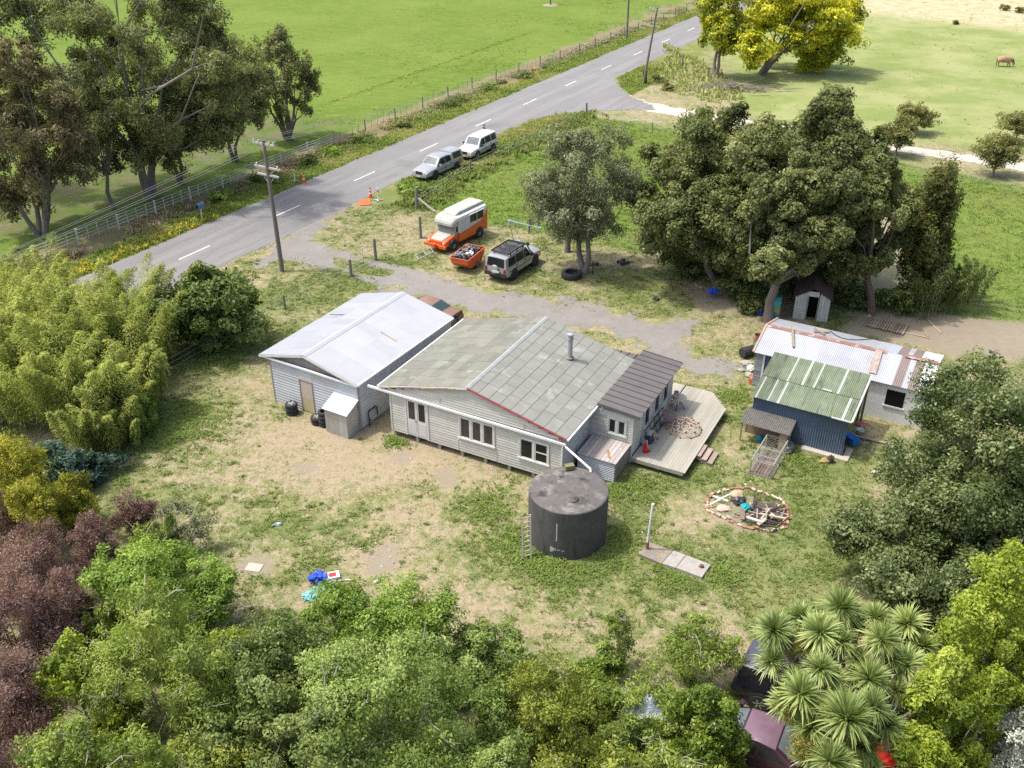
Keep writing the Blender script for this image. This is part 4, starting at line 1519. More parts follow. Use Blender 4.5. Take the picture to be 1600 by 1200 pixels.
def car(name, label, cat, loc, head, st, screens, sides, pm, wx, wr=.35, ww=.22, rim=RIMM, low=None, parts=(), lampz=.8, roofm=None, spokes=6, glass=GLASS, sink=0.0, bump=True):
    """st: stations from tail to nose; screens: (name, station i, station i+1); sides: (x0,x1,xt0,xt1)"""
    t = thing(name, label, cat, (loc[0], loc[1], -sink), head)
    rg = shell(st)
    mb = MB()
    nr = len(rg[0])
    vs = [p for r in rg for p in r]
    fs, ms = [], []
    for i in range(len(rg) - 1):
        for k in range(nr - 1):
            f = (i * nr + k, i * nr + k + 1, (i + 1) * nr + k + 1, (i + 1) * nr + k)
            top = roofm and k in (4, 5, 6, 7) and min(st[i][3], st[i + 1][3]) > roofm[1]
            mb.add([vs[q] for q in f], [(0, 1, 2, 3)], 2 if top else (3 if (low and k in (0, 1, nr - 3, nr - 2)) else 0), .5)
        f = (i * nr, (i + 1) * nr, (i + 1) * nr + nr - 1, i * nr + nr - 1)
        mb.add([vs[q] for q in f], [(0, 1, 2, 3)], 1, .5)
    mb.add(rg[0], [tuple(range(nr))], 0, .5)
    mb.add(rg[-1], [tuple(range(nr - 1, -1, -1))], 0, .5)
    hwid = max(s[4] for s in st)
    for x in wx:
        for s_ in (-1, 1):
            mb.lathe([(wr + .075, 0), (wr + .075, hwid * .5), (0, hwid * .5)] if s_ > 0 else [(0, -hwid * .5), (wr + .075, -hwid * .5), (wr + .075, 0)], (x, s_ * (hwid * .5 + .012), wr + .03), 'Y', 24, 1, .5)
    # door seams and sills
    seam = sorted(set([a for q in sides for a in (q[0], q[1])]))[1:-1]
    for x in seam[::1]:
        for s_ in (-1, 1):
            r = ring_at(st, x)
            p = [r[q] if s_ > 0 else r[nr - 1 - q] for q in (1, 2, 3)]
            o_ = Vector((0, s_ * .006, 0))
            for a, b in zip(p[:-1], p[1:]):
                mb.add([a + o_ + Vector((-.008, 0, 0)), a + o_ + Vector((.008, 0, 0)), b + o_ + Vector((.008, 0, 0)), b + o_ + Vector((-.008, 0, 0))], [(0, 1, 2, 3)], 1, .5)
    for x0, x1 in ((sides[0][0], sides[-1][1]),):
        for s_ in (-1, 1):
            r0, r1 = ring_at(st, x0), ring_at(st, x1)
            j0, j1 = (2, 2) if s_ > 0 else (nr - 3, nr - 3)
            a, b = r0[j0] + Vector((0, s_ * .008, -.02)), r1[j1] + Vector((0, s_ * .008, -.02))
            mb.add([a, b, b + Vector((0, 0, .045)), a + Vector((0, 0, .045))], [(0, 1, 2, 3) if s_ < 0 else (3, 2, 1, 0)], 1, .5)
    body = mb.build("body", [pm, BLKP, roofm[0] if roofm else pm, low or pm], t)
    bm = bmesh.new()
    bm.from_mesh(body.data)
    bmesh.ops.remove_doubles(bm, verts=bm.verts, dist=.0005)
    bm.to_mesh(body.data)
    bm.free()
    body.data.polygons.foreach_set('use_smooth', [True] * len(body.data.polygons))
    body.data.set_sharp_from_angle(angle=R(28))
    for (a0, a1, b0, b1) in sides[-2:]:
        for s_ in (-1, 1):
            r = ring_at(st, a0 + .12)
            p = (r[3] if s_ > 0 else r[nr - 4]) + Vector((0, 0, -.10))
            g = MB()
            g.box(p.x - .09, p.x + .09, p.y - .02, p.y + .025 * s_ + .012, p.z - .018, p.z + .018)
            g.build("door_handle", BLKP, t)
    for nm, i, gm_ in screens:
        A, B = rg[i], rg[i + 1]
        if A[6].z > B[6].z:
            A, B = B, A
        q = []
        for p, l_, f_ in ((A, .10, .94), (B, .12, .9)):
            pass
        lo0, lo1 = A[5].lerp(B[5], .07), A[7].lerp(B[7], .07)
        hi0, hi1 = A[5].lerp(B[5], .93), A[7].lerp(B[7], .93)
        cA, cB = A[6].lerp(B[6], .07), A[6].lerp(B[6], .93)
        nn = (cB - cA).cross(Vector((0, 1, 0))).normalized()
        if nn.z < 0:
            nn = -nn
        o_ = nn * .012
        g = MB()
        g.add([lo0 * 1 + o_, cA + o_, lo1 + o_, hi1 + o_, cB + o_, hi0 + o_], [(0, 1, 4, 5), (1, 2, 3, 4)], 0, .5)
        g.build(nm, gm_, t)
    for (a0, a1, b0, b1) in sides:
        for s_ in (-1, 1):
            q = []
            for x, l_ in ((a0, .1), (a1, .1), (b1, .9), (b0, .9)):
                r = ring_at(st, x)
                p3, p4 = (r[3], r[4]) if s_ > 0 else (r[nr - 4], r[nr - 5])
                q.append(p3.lerp(p4, l_) + Vector((0, s_ * .012, 0)))
            g = MB()
            g.add(q, [(0, 1, 2, 3)] if s_ < 0 else [(3, 2, 1, 0)], 0, .5)
            g.build("side_window", glass, t)
    for x in wx:
        for s_ in (-1, 1):
            wheel(t, x, s_ * (hwid - ww / 2 + .03), wr, ww, rim, spokes)
    nose, tail = st[-1], st[0]
    wn_, wt_ = nose[4], tail[4]
    for s_ in (-1, 1):
        g = MB()
        g.box(nose[0] - .16, nose[0] + .018, s_ * (wn_ * .58) - .17, s_ * (wn_ * .58) + .17, lampz - .08, lampz + .08)
        g.build("headlight", LAMP, t)
        g = MB()
        g.box(tail[0] - .018, tail[0] + .10, s_ * (wt_ * .84) - .09, s_ * (wt_ * .84) + .09, lampz - .06, lampz + .26)
        g.build("tail_light", TAIL, t)
        xm = [q for q in sides][-1][1] - .18
        r = ring_at(st, xm)
        g = MB()
        ym = r[3].y if s_ > 0 else r[nr - 4].y
        g.box(xm - .07, xm + .07, min(ym, ym + s_ * .22), max(ym, ym + s_ * .22), r[3].z + .03, r[3].z + .20)
        g.build("mirror", BLKP if 'b' in parts else pm, t)
    g = MB()
    g.box(nose[0] - .05, nose[0] + .03, -wn_ * .46, wn_ * .46, lampz - .16, lampz + .10)
    g.build("grille", BLKP, t)
    if bump:
        bmM = low or (BLKP if 'b' in parts else pm)
        g = MB()
        g.prism([(nose[0] - .3, -wn_ * 1.02), (nose[0] + .02, -wn_ * .98), (nose[0] + .11, -wn_ * .6), (nose[0] + .11, wn_ * .6), (nose[0] + .02, wn_ * .98), (nose[0] - .3, wn_ * 1.02)], nose[1] - .02, lampz - .17)
        g.build("bumper", bmM, t)
        g = MB()
        g.prism([(tail[0] + .25, wt_ * 1.02), (tail[0] - .1, wt_ * .94), (tail[0] - .1, -wt_ * .94), (tail[0] + .25, -wt_ * 1.02)], tail[1] - .02, tail[1] + .24)
        g.build("bumper", bmM, t)
    g = MB()
    g.box(nose[0] + .112, nose[0] + .12, -.2, .2, lampz - .34, lampz - .22)
    g.build("number_plate", PLATE, t)
    return t


def suv_st(L=4.7, W=.92, H=1.78, hood=1.08, zl=.40, tail=.08, belt=1.08, wsb=.95, wst=.42, topw=.80):
    h = L / 2
    return [(-h, zl + .1, belt - .1, belt, W * .95, W * .9), (-h + tail + .06, zl, belt, H - .06, W * .99, W * topw), (-h + tail + .28, zl, belt, H, W, W * (topw + .01)),
            (0, zl - .05, belt, H + .01, W, W * (topw + .02)), (wst, zl - .05, belt, H - .04, W, W * topw),
            (wsb, zl - .05, belt - .05, hood + .03, W, W * .86), (h - .45, zl, hood - .12, hood - .02, W * .98, W * .82), (h - .08, zl + .02, hood - .22, hood - .10, W * .92, W * .74), (h, zl + .05, hood - .34, hood - .24, W * .86, W * .70)]


SILVER = paint("silver paint", (.36, .37, .37), metal=.25)
SILVER2 = paint("pale silver paint", (.37, .385, .395), metal=.25)
WHITEP = paint("white paint", (.66, .66, .66))
CHAMP = paint("champagne trim", (.40, .37, .31), metal=.2)
DKBLUE = paint("midnight paint", (.018, .02, .03), rough=.25)
PURPLE = paint("faded maroon paint", (.040, .012, .020), rough=.3)
FADE = mat("faded purple roof", (.135, .08, .115), (.185, .12, .155), rough=.42, scale=2.0, stain=[((.36, .31, .36), 1.6, .62)], coat=.25)
BROWNP = mat("sun-faded brown paint", (.25, .155, .115), (.19, .115, .085), rough=.6, scale=3)
REDP = paint("red paint", (.55, .025, .02))
ORNG = mat("orange paint", (.66, .11, .018), (.58, .10, .02), rough=.4, scale=3, coat=.2)
LICH = mat("lichened white paint", (.44, .44, .41), (.32, .33, .29), rough=.85, scale=3, stain=[((.27, .28, .22), 5, .53), ((.52, .52, .5), 4, .6)])
CAMPW = mat("camper white", (.58, .58, .56), (.51, .51, .49), rough=.6, scale=2, stain=[((.42, .43, .38), 3, .62)])

# -- silver four-wheel drive with roof rack
t = car("silver_suv", "silver four-wheel drive with a black roof rack parked in the yard", "car", (.12, 61.55), math.atan2(.853, .522),
        suv_st(4.75, .92, 1.80), [("windscreen", 4, WSG), ("rear_window", 0, GLASS)], [(-2.08, -1.15, -1.95, -1.15), (-1.07, -.1, -1.07, -.1), (-.02, .86, -.02, .42)], SILVER, (-1.42, 1.40), .385, .24, BLKP, parts='b', spokes=6)
mb = MB()
for y in np.linspace(-.62, .62, 11):
    mb.box(-1.75, .35, y - .028, y + .028, 1.93, 1.95)
for x in (-1.75, -1.05, -.35, .35):
    mb.box(x - .03, x + .03, -.66, .66, 1.90, 1.93)
for y in (-.67, .67):
    mb.box(-1.8, .4, y - .025, y + .025, 1.89, 2.0)
    for x in (-1.5, -.7, .1):
        mb.box(x - .04, x + .04, y - .03, y + .03, 1.72, 1.9)
for x in (-1.8, .4):
    mb.box(x - .025, x + .025, -.67, .67, 1.92, 2.0)
mb.build("roof_rack", BLKP, t)
mb = MB()
mb.tube([(1.25, -.9, .95), (1.0, -.97, 1.1), (.62, -.90, 1.45), (.42, -.86, 1.80), (.42, -.86, 1.92)], .05, 8)
mb.box(.32, .50, -.95, -.78, 1.9, 2.08)
mb.build("snorkel", BLKP, t, smooth=True)
mb = MB()
mb.lathe([(.0, -.1), (.27, -.1), (.30, -.02), (.30, .08), (.0, .08)], (-2.5, 0, .98), 'X', 24)
mb.build("spare_wheel_cover", SILVER, t, smooth=True)
mb = MB()
mb.box(-2.625, -2.60, -.42, .1, .82, .95)
mb.build("number_plate", PLATE, t)

# -- silver pickup with canopy
st = [(-2.62, .5, 1.12, 1.30, .88, .82), (-2.52, .45, 1.14, 1.80, .91, .74), (-1.05, .42, 1.14, 1.82, .92, .75), (-1.0, .42, 1.12, 1.68, .92, .76), (-.5, .4, 1.10, 1.78, .92, .74), (.2, .4, 1.08, 1.78, .92, .73), (.62, .4, 1.06, 1.72, .92, .72),
      (1.22, .4, 1.02, 1.14, .92, .80), (2.2, .42, .92, 1.04, .90, .74), (2.52, .45, .82, .94, .84, .66), (2.62, .47, .72, .82, .78, .6)]
t = car("silver_pickup", "silver double-cab pickup with a matching canopy parked on the verge", "pickup", (-6.55, 82.72), math.atan2(-.832, -.555), st,
        [("windscreen", 6, WSG), ("rear_window", 0, GLASS)], [(-2.35, -1.18, -2.3, -1.18), (-.88, -.08, -.75, -.08), (0, 1.02, 0, .6)], SILVER2, (-1.55, 1.48), .39, .25, BLKP)
mb = MB()
for s_ in (-1, 1):
    mb.box(-2.45, -2.0, s_ * .935 - .006, s_ * .935 + .006, .62, 1.02)
mb.build("decal", mat("orange decal", (.62, .17, .08), (.5, .12, .06), rough=.5), t)
# -- white station wagon 4wd
t = car("white_wagon", "white four-wheel-drive wagon with beige lower trim parked behind the pickup", "car", (-3.24, 88.47), math.atan2(-.867, -.498),
        suv_st(4.7, .90, 1.84, 1.12, .42, wsb=1.02, wst=.5), [("windscreen", 4, WSG), ("rear_window", 0, GLASS)], [(-2.05, -1.15, -1.95, -1.15), (-1.07, -.1, -1.07, -.1), (-.02, .9, -.02, .5)], WHITEP, (-1.38, 1.36), .385, .25, RIMM, low=CHAMP, parts='b')
# -- cars under the cabbage tree
t = car("dark_suv", "black four-wheel drive with roof rails half hidden under the cabbage tree", "car", (10.25, 23.35), R(-28),
        suv_st(4.7, .92, 1.76), [("windscreen", 4, WSG), ("rear_window", 0, GLASS)], [(-2.05, -1.2, -1.95, -1.2), (-1.1, -.1, -1.1, -.1), (-.02, .9, -.02, .45)], DKBLUE, (-1.40, 1.38), .37, .24, RIMM, roofm=(mat("dusty black roof", (.075, .08, .10), (.06, .065, .08), rough=.4), 1.6))
mb = MB()
for y in np.linspace(-.5, .5, 7):
    mb.box(-1.5, .1, y - .012, y + .012, 1.785, 1.80)
for s_ in (-1, 1):
    mb.box(-1.8, .35, s_ * .70 - .02, s_ * .70 + .02, 1.77, 1.83)
mb.build("roof_rack", mat("bluish rail", (.22, .23, .26), (.17, .18, .2), rough=.35, metal=.3), t)
sed = [(-2.3, .42, .80, .92, .80, .74), (-2.15, .36, .88, .98, .86, .76), (-1.55, .32, .90, 1.0, .88, .76), (-.85, .3, .92, 1.36, .88, .66), (-.3, .3, .92, 1.42, .88, .65), (.25, .3, .91, 1.38, .88, .64), (1.05, .3, .86, .96, .88, .74), (1.9, .34, .76, .84, .84, .66), (2.2, .38, .66, .74, .76, .56)]
t = car("maroon_sedan", "maroon sedan with a sun-faded purple roof beside the black four-wheel drive", "car", (7.95, 21.5), R(152), sed,
        [("windscreen", 5, WSG), ("rear_window", 2, WSG)], [(-1.3, -.35, -.85, -.35), (-.27, .85, -.27, .28)], PURPLE, (-1.32, 1.30), .31, .20, RIMM, roofm=(FADE, 1.3), lampz=.62)
t = car("silver_sedan", "pale silver sedan mostly hidden among the bushes", "car", (P(1012, 1118, .9)[0], P(1012, 1118, .9)[1] - .1), R(150), sed,
        [("windscreen", 5, WSG), ("rear_window", 2, WSG)], [(-1.3, -.35, -.85, -.35), (-.27, .85, -.27, .28)], paint("pale blue silver", (.42, .47, .5), metal=.3), (-1.32, 1.30), .31, .20, RIMM, lampz=.62)
t = car("red_hatchback", "bright red car nosing in at the bottom edge under the cabbage tree", "car", (P(1408, 1206, 1.2)[0] + .5, P(1408, 1206, 1.2)[1] - .6), R(100), sed,
        [("windscreen", 5, WSG), ("rear_window", 2, WSG)], [(-1.3, -.35, -.85, -.35), (-.27, .85, -.27, .28)], REDP, (-1.32, 1.30), .31, .20, RIMM, lampz=.62)
t = car("black_sedan", "dusty black sedan behind the leaning trunk under the yellow-green tree", "car", (P(1418, 1150, 1.0)[0] + .3, P(1418, 1150, 1.0)[1] + .6), R(-25), sed,
        [("windscreen", 5, WSG), ("rear_window", 2, WSG)], [(-1.3, -.35, -.85, -.35), (-.27, .85, -.27, .28)], mat("dusty black paint", (.03, .03, .035), (.05, .05, .055), rough=.4), (-1.32, 1.30), .31, .20, RIMM, lampz=.62)
# -- old brown car behind the garage
bt = P(706, 477, .9)
t = car("brown_sedan", "sun-faded brown old sedan parked behind the white garage", "car", (bt[0] - 1.95 * math.cos(R(-30)), bt[1] - 1.95 * math.sin(R(-30)) - 1.1), R(150), sed,
        [("windscreen", 5, GLASS), ("rear_window", 2, mat("green glass", (.05, .09, .08), (.03, .05, .05), rough=.1))], [(-1.3, -.35, -.85, -.35), (-.27, .85, -.27, .28)], BROWNP, (-1.32, 1.30), .31, .20, STEELG, lampz=.62)

# -- orange and white camper truck
CT = thing("camper_truck", "old orange and lichened white camper truck with a raised roof and serving window", "truck", (-4.05, 66.85, 0), math.atan2(-.82, -.572))


def loft(mb, secs, m=0, caps=True):
    """secs: list of (x, [(y, z) ...]) outlines going round"""
    n_ = len(secs[0][1])
    for (xa, a), (xb, b) in zip(secs[:-1], secs[1:]):
        for k in range(n_):
            k2 = (k + 1) % n_
            mb.add([(xa, *a[k]), (xa, *a[k2]), (xb, *b[k2]), (xb, *b[k])], [(0, 3, 2, 1)], m, .5)
    if caps:
        mb.add([(secs[0][0], *p) for p in secs[0][1]], [tuple(range(n_))], m, .5)
        mb.add([(secs[-1][0], *p) for p in secs[-1][1]], [tuple(range(n_ - 1, -1, -1))], m, .5)


def rr(w, z0, z1, r=.08):
    return [(w, z0), (w, z1 - r), (w - r * .3, z1 - r * .3), (w - r, z1), (-w + r, z1), (-w + r * .3, z1 - r * .3), (-w, z1 - r), (-w, z0)]


mb = MB()
loft(mb, [(-2.45, rr(.97, .5, 1.18)), (.95, rr(.97, .5, 1.18))], 0)
loft(mb, [(.95, rr(.86, .5, 1.16)), (1.35, rr(.88, .45, 1.12)), (2.2, rr(.88, .5, .95)), (2.45, rr(.86, .55, .86))], 0)
for s_ in (-1, 1):
    mb.add([(-2.455, s_ * .985, 1.15), (-2.455, s_ * .985, 2.05), (-2.3, s_ * .985, 1.9), (-1.55, s_ * .985, 1.42), (.2, s_ * .985, 1.2), (.2, s_ * .985, 1.15)], [(0, 1, 2, 3, 4, 5) if s_ > 0 else (5, 4, 3, 2, 1, 0)], 0, .5)
    mb.add([(-2.3, s_ * .987, 1.95), (-2.3, s_ * .987, 1.87), (-1.55, s_ * .987, 1.38), (.9, s_ * .987, 1.12), (.9, s_ * .987, 1.22), (-1.5, s_ * .987, 1.5)], [(0, 1, 2, 3, 4, 5) if s_ < 0 else (5, 4, 3, 2, 1, 0)], 2, .5)
    for x in (-1.45, 1.62):
        mb.lathe([(.46, 0), (.46, .1), (0, .1)] if s_ > 0 else [(0, -.1), (.46, -.1), (.46, 0)], (x, s_ * .89, .45), 'Y', 20, 1)
mb.build("lower_body", [ORNG, BLKP, mat("cream stripe", (.62, .58, .48))], CT)
mb = MB()
loft(mb, [(-2.48, rr(.93, 1.18, 2.30, .22)), (-2.40, rr(.975, 1.18, 2.36, .22)), (1.0, rr(.975, 1.18, 2.36, .22))], 0)
loft(mb, [(1.0, rr(.965, 1.74, 2.35, .22)), (1.35, rr(.92, 1.72, 2.27, .24)), (1.55, rr(.84, 1.74, 2.1, .16)), (1.64, rr(.72, 1.78, 1.95, .08))], 1)
mb.build("camper_box", [CAMPW, LICH], CT, smooth=True)
mb = MB()
loft(mb, [(-2.4, rr(.66, 2.33, 2.60, .1)), (.55, rr(.66, 2.33, 2.60, .1)), (.95, rr(.60, 2.3, 2.40, .05))], 0)
mb.build("raised_roof", LICH, CT, smooth=True)
mb = MB()
loft(mb, [(.98, rr(.84, 1.1, 1.76, .1)), (1.05, rr(.82, 1.1, 1.74, .1)), (1.42, rr(.84, 1.05, 1.14, .04))], 0)
mb.build("cab", LICH, CT, smooth=True)
mb = MB()
mb.add([(1.43, .74, 1.17), (1.43, -.74, 1.17), (1.09, -.70, 1.70), (1.09, .70, 1.70)], [(3, 2, 1, 0)], 0, .5)
mb.build("windscreen", mat("dusty glass", (.24, .25, .24), (.16, .17, .165), rough=.35, scale=5), CT)
mb = MB()
loft(mb, [(1.40, rr(.66, .9, 1.17, .1)), (2.15, rr(.58, .85, 1.04, .1)), (2.42, rr(.5, .8, .92, .06))], 0)
mb.build("bonnet", LICH, CT, smooth=True)
mb = MB()
mb.box(2.5, 2.66, -.95, .95, .42, .62, 0)
mb.box(2.44, 2.5, -.5, .5, .6, .86, 0)
mb.build("bumper", ORNG, CT)
for s_ in (-1, 1):
    mb = MB()
    mb.lathe([(.10, 0), (.10, .06), (0, .08)], (2.44, s_ * .68, .76), 'X', 16)
    mb.build("headlight", LAMP, CT)
for s_ in (-1, 1):
    mb = MB()
    mb.box(.42, .92, s_ * .98 - .008, s_ * .98 + .008, 1.3, 1.68) if False else mb.add([(.99, s_ * .85, 1.28), (1.28, s_ * .85, 1.28), (1.1, s_ * .85, 1.66), (.99, s_ * .85, 1.66)], [(0, 1, 2, 3) if s_ < 0 else (3, 2, 1, 0)])
    mb.build("side_window", GLASS, CT)
    mb = MB()
    mb.box(-1.95, -.35, s_ * .982 - .008, s_ * .982 + .008, 1.55, 2.12, 0)
    mb.box(-1.18, -1.12, s_ * .985 - .01, s_ * .985 + .012, 1.55, 2.12, 1)
    mb.box(-2.05, -.25, s_ * 1.0 - .03, s_ * 1.0 + .03, 2.14, 2.20, 1)
    mb.build("serving_window", [GLASS, CAMPW], CT)
    mb = MB()
    mb.box(.15, .62, s_ * .982 - .008, s_ * .982 + .008, 1.2, 2.1, 0)
    mb.build("door", mat("pale blue door", (.45, .50, .54), (.52, .54, .55), rough=.6), CT)
for x in (-1.45, 1.62):
    for s_ in (-1, 1):
        wheel(CT, x, s_ * .88, .36, .22, STEELG)
mb = MB()
mb.lathe([(.12, 0), (.12, .32), (.1, .34), (0, .34)], (2.8, .12, .45), n=14)
mb.build("gas_bottle", ORNG, CT, smooth=True)
fr_ = thing("trestle", "rusty grey steel trestle on the ground before the camper truck", "trestle", (-6.3, 63.9, 0), R(20))
mb = MB()
for a, b in (((-.5, -.4, .03), (.6, -.4, .45)), ((-.5, .4, .03), (.6, .4, .45)), ((-.5, -.4, .03), (-.5, .4, .03)), ((.1, -.4, .25), (.1, .4, .25)), ((.6, -.4, .45), (.6, .4, .45)), ((.6, -.4, .45), (.7, -.4, .0)), ((.6, .4, .45), (.7, .4, .0))):
    mb.beam(a, b, .05, .05)
mb.build("frame", STEELG, fr_)

# -- orange skip trailer with rubbish
SKA = math.atan2(1.9, .9)
SK = thing("skip_trailer", "battered orange boat-shaped skip trailer heaped with rubbish beside the camper", "trailer", (-3.08, 62.1, 0), SKA)
mb = MB()
secs = []
for x, y, z0, z1 in ((-1.25, .70, .72, 1.05), (-.75, .76, .30, 1.1), (.75, .76, .28, 1.1), (1.25, .72, .65, 1.12)):
    secs.append((x, [(y, z1), (y - .08, z0), (-y + .08, z0), (-y, z1)]))
SKM = mat("scuffed orange skip", (.60, .13, .04), (.50, .10, .035), rough=.6, scale=3, stain=[((.28, .10, .06), 2.5, .60), ((.62, .42, .32), 6, .68)])
n_ = 4
for (xa, a), (xb, b) in zip(secs[:-1], secs[1:]):
    for k in range(3):
        mb.add([(xa, *a[k]), (xa, *a[k + 1]), (xb, *b[k + 1]), (xb, *b[k])], [(0, 1, 2, 3)], 0, .5)
mb.add([(secs[0][0], *p) for p in secs[0][1]], [(0, 1, 2, 3)], 0, .5)
mb.add([(secs[-1][0], *p) for p in secs[-1][1]], [(3, 2, 1, 0)], 0, .5)
for s_ in (-1, 1):
    mb.beam((-1.25, s_ * .70, 1.06), (1.25, s_ * .73, 1.13), .06, .06)
    for x in (-.6, 0, .6):
        mb.beam((x, s_ * .765, 1.08), (x, s_ * .70, .3), .06, .04)
mb.beam((-1.27, -.70, 1.06), (-1.27, .70, 1.06), .06, .06)
mb.beam((1.27, -.72, 1.13), (1.27, .72, 1.13), .06, .06)
mb.add([(-1.1, -.68, .95), (1.1, -.68, .95), (1.1, .68, .95), (-1.1, .68, .95)], [(0, 1, 2, 3)], 1)
mb.build("bin", [SKM, DARK], SK)
for s_ in (-1, 1):
    wheel(SK, .1, s_ * .62, .27, .18, STEELG)
mb = MB()
for s_ in (-1, 1):
    mb.beam((1.1, s_ * .5, .4), (2.1, 0, .42), .07, .09)
mb.beam((2.0, 0, .42), (2.35, 0, .44), .07, .07)
mb.beam((2.0, 0, .0), (2.0, 0, .5), .05, .05)
mb.build("drawbar", STEELB, SK)


def lump(name, label, cat, loc, sx, sy, sz, m, seed, rz=0.0, group=None, amp=.3, sub=3):
    """a crumpled bag, cover or heap"""
    bm = bmesh.new()
    bmesh.ops.create_icosphere(bm, subdivisions=sub, radius=1)
    r = random.Random(seed)
    ph = [(Vector((r.gauss(0, 1), r.gauss(0, 1), r.gauss(0, 1))).normalized(), r.uniform(1.5, 5) * (1 + q_ % 3), r.uniform(0, 6), 1 / (1 + .7 * (q_ % 3))) for q_ in range(15)]
    for v in bm.verts:
        d = 0
        for ax, f, p_, w_ in ph:
            d += (1 - 2 * abs(math.sin(v.co.dot(ax) * f + p_))) * w_ / 4.5
        v.co *= 1 + amp * d
        v.co = Vector((v.co.x * sx, v.co.y * sy, max(v.co.z, -.55) * sz + .55 * sz))
    me = bpy.data.meshes.new(name)
    bm.to_mesh(me)
    bm.free()
    me.materials.append(m)
    a = me.attributes.new('tint', 'FLOAT', 'FACE')
    a.data.foreach_set('value', [r.random() for _ in me.polygons])
    o = bpy.data.objects.new(name, me)
    o.location = loc
    o.rotation_euler = (0, 0, rz)
    link(o)
    return tag(o, label, cat, group)


BAGB = mat("black bag", (.025, .025, .03), (.05, .05, .055), rough=.4)
BAGG = mat("grey bag", (.20, .21, .23), (.13, .14, .16), rough=.5)
BAGW = mat("white bag", (.62, .63, .65), (.5, .5, .52), rough=.5)
BAGN = mat("brown cloth", (.26, .20, .15), (.18, .14, .11), rough=.9)
skm = Matrix.Translation(SK.location) @ Matrix.Rotation(SKA, 4, 'Z')
for k, (x, y, z, s_, m_, lb) in enumerate(((-.75, .3, .98, .36, BAGG, "grey rubbish bag at the camper end of the orange skip"), (-.3, -.3, 1.0, .34, BAGW, "white rubbish bag in the middle of the orange skip"), (.2, .25, 1.02, .40, BAGB, "large black rubbish bag on top of the orange skip"),
                                           (.65, -.3, 1.0, .34, BAGB, "smaller black rubbish bag at the drawbar end of the orange skip"), (-.8, -.35, .98, .30, BAGB, "black rubbish bag drooping over the near corner of the orange skip"), (.7, .35, 1.0, .3, BAGN, "brown cloth bundle at the far corner of the orange skip"), (-.15, .05, 1.2, .26, BAGN, "brown cloth bundle crowning the rubbish in the orange skip"), (.25, -.1, 1.22, .24, BAGG, "grey crumpled bag crowning the rubbish in the orange skip"))):
    lump("rubbish_bag", lb, "rubbish bag", skm @ Vector((x, y, z)), s_ * 1.4, s_ * 1.1, s_ * .75, m_, 40 + k, k * .8, "rubbish in the skip", .45)
# ------------------------------------------------------------------ poles, wires, fences
POLEM = mat("weathered pole", (.20, .175, .15), (.14, .125, .11), rough=.9, scale=3, stretch=(3, 3, .3))
ARMM = mat("bleached crossarm", (.46, .44, .40), (.36, .34, .31), rough=.85)
INSU = mat("insulator", (.62, .62, .60), (.5, .5, .5), rough=.3)
POSTM = mat("grey fence post", (.23, .21, .18), (.17, .155, .135), rough=.9, scale=6)
BATT = mat("bleached batten", (.47, .45, .40), (.37, .355, .315), rough=.9, tintv=.2)
WIREM = mat("fence wire", (.42, .42, .41), (.36, .36, .35), rough=.5, metal=.3)


def pole(loc, label, h, lean, arms, rz, r=.15):
    t = thing("power_pole", label, "power pole", loc, rz)
    mb = MB()
    top = Vector((lean[0], lean[1], h))
    mb.tube([(0, 0, -.2), top * .5, top], [r, r * .85, r * .68], 12)
    mb.build("pole", POLEM, t, smooth=True)
    ins = []
    for z, L, w in arms:
        c = top * (z / h)
        q = MB()
        q.beam(c + Vector((0, -L / 2, 0)), c + Vector((0, L / 2, 0)), .10, .12)
        q.beam(c + Vector((.02, -L * .28, -.02)), c + Vector((0, 0, -.65)), .03, .04)
        q.beam(c + Vector((.02, L * .28, -.02)), c + Vector((0, 0, -.65)), .03, .04)
        q.build("crossarm", ARMM, t)
        for y in w:
            q = MB()
            p = c + Vector((0, y, .06))
            q.lathe([(.035, 0), (.06, .05), (.045, .09), (.065, .13), (.04, .18), (0, .2)], p, n=10)
            q.build("insulator", INSU, t, smooth=True)
            ins.append(t.matrix_basis @ (p + Vector((0, 0, .2))))
    return t, ins


ra = math.atan2(RD[1], RD[0])
p1, i1 = pole(P(441, 424), "tall power pole with two crossarms beside the near end of the driveway", 9.0, (.35, .5), [(8.75, 1.9, (-.85, -.45, .45, .85)), (7.2, 2.2, (-.9, .9)), (6.7, 1.8, ())], ra, .17)
p2, i2 = pole(P(1005, 132), "leaning power pole with a transformer box at its foot by the side-road junction", 8.6, (.5, -.9), [(8.35, 1.8, (-.8, -.4, .4, .8)), (6.6, 1.5, ())], ra)
mb = MB()
mb.box(.25, .6, -.2, .2, 0, 1.5)
mb.build("meter_box", STEELB, p2)
p3, i3 = pole(P(979, 60), "plain grey power pole on the far verge of the road", 9.5, (0, 0), [], ra, .16)
p4, i4 = pole(P(860, 8), "lone pole standing out in the green field", 8.5, (0, 0), [], ra, .14)
mb = MB()
mb.lathe([(1.6, -.1), (1.2, .06), (0, .08)], n=20)
mb.build("bare_base", mat("bare soil", (.30, .25, .18), (.24, .2, .15)), p4)


def wire(a, b, sag, label):
    a, b = Vector(a), Vector(b)
    pts = []
    for k in range(25):
        t = k / 24
        p = a.lerp(b, t)
        p.z -= sag * 4 * t * (1 - t)
        pts.append(p - a)
    mb = MB()
    mb.tube(pts, .010, 4, cap=False)
    t = thing("power_line", label, "wire", a, 0, "power lines along the road")
    mb.build("cable", mat("cable", (.30, .30, .30), (.26, .26, .26), rough=.5), t)


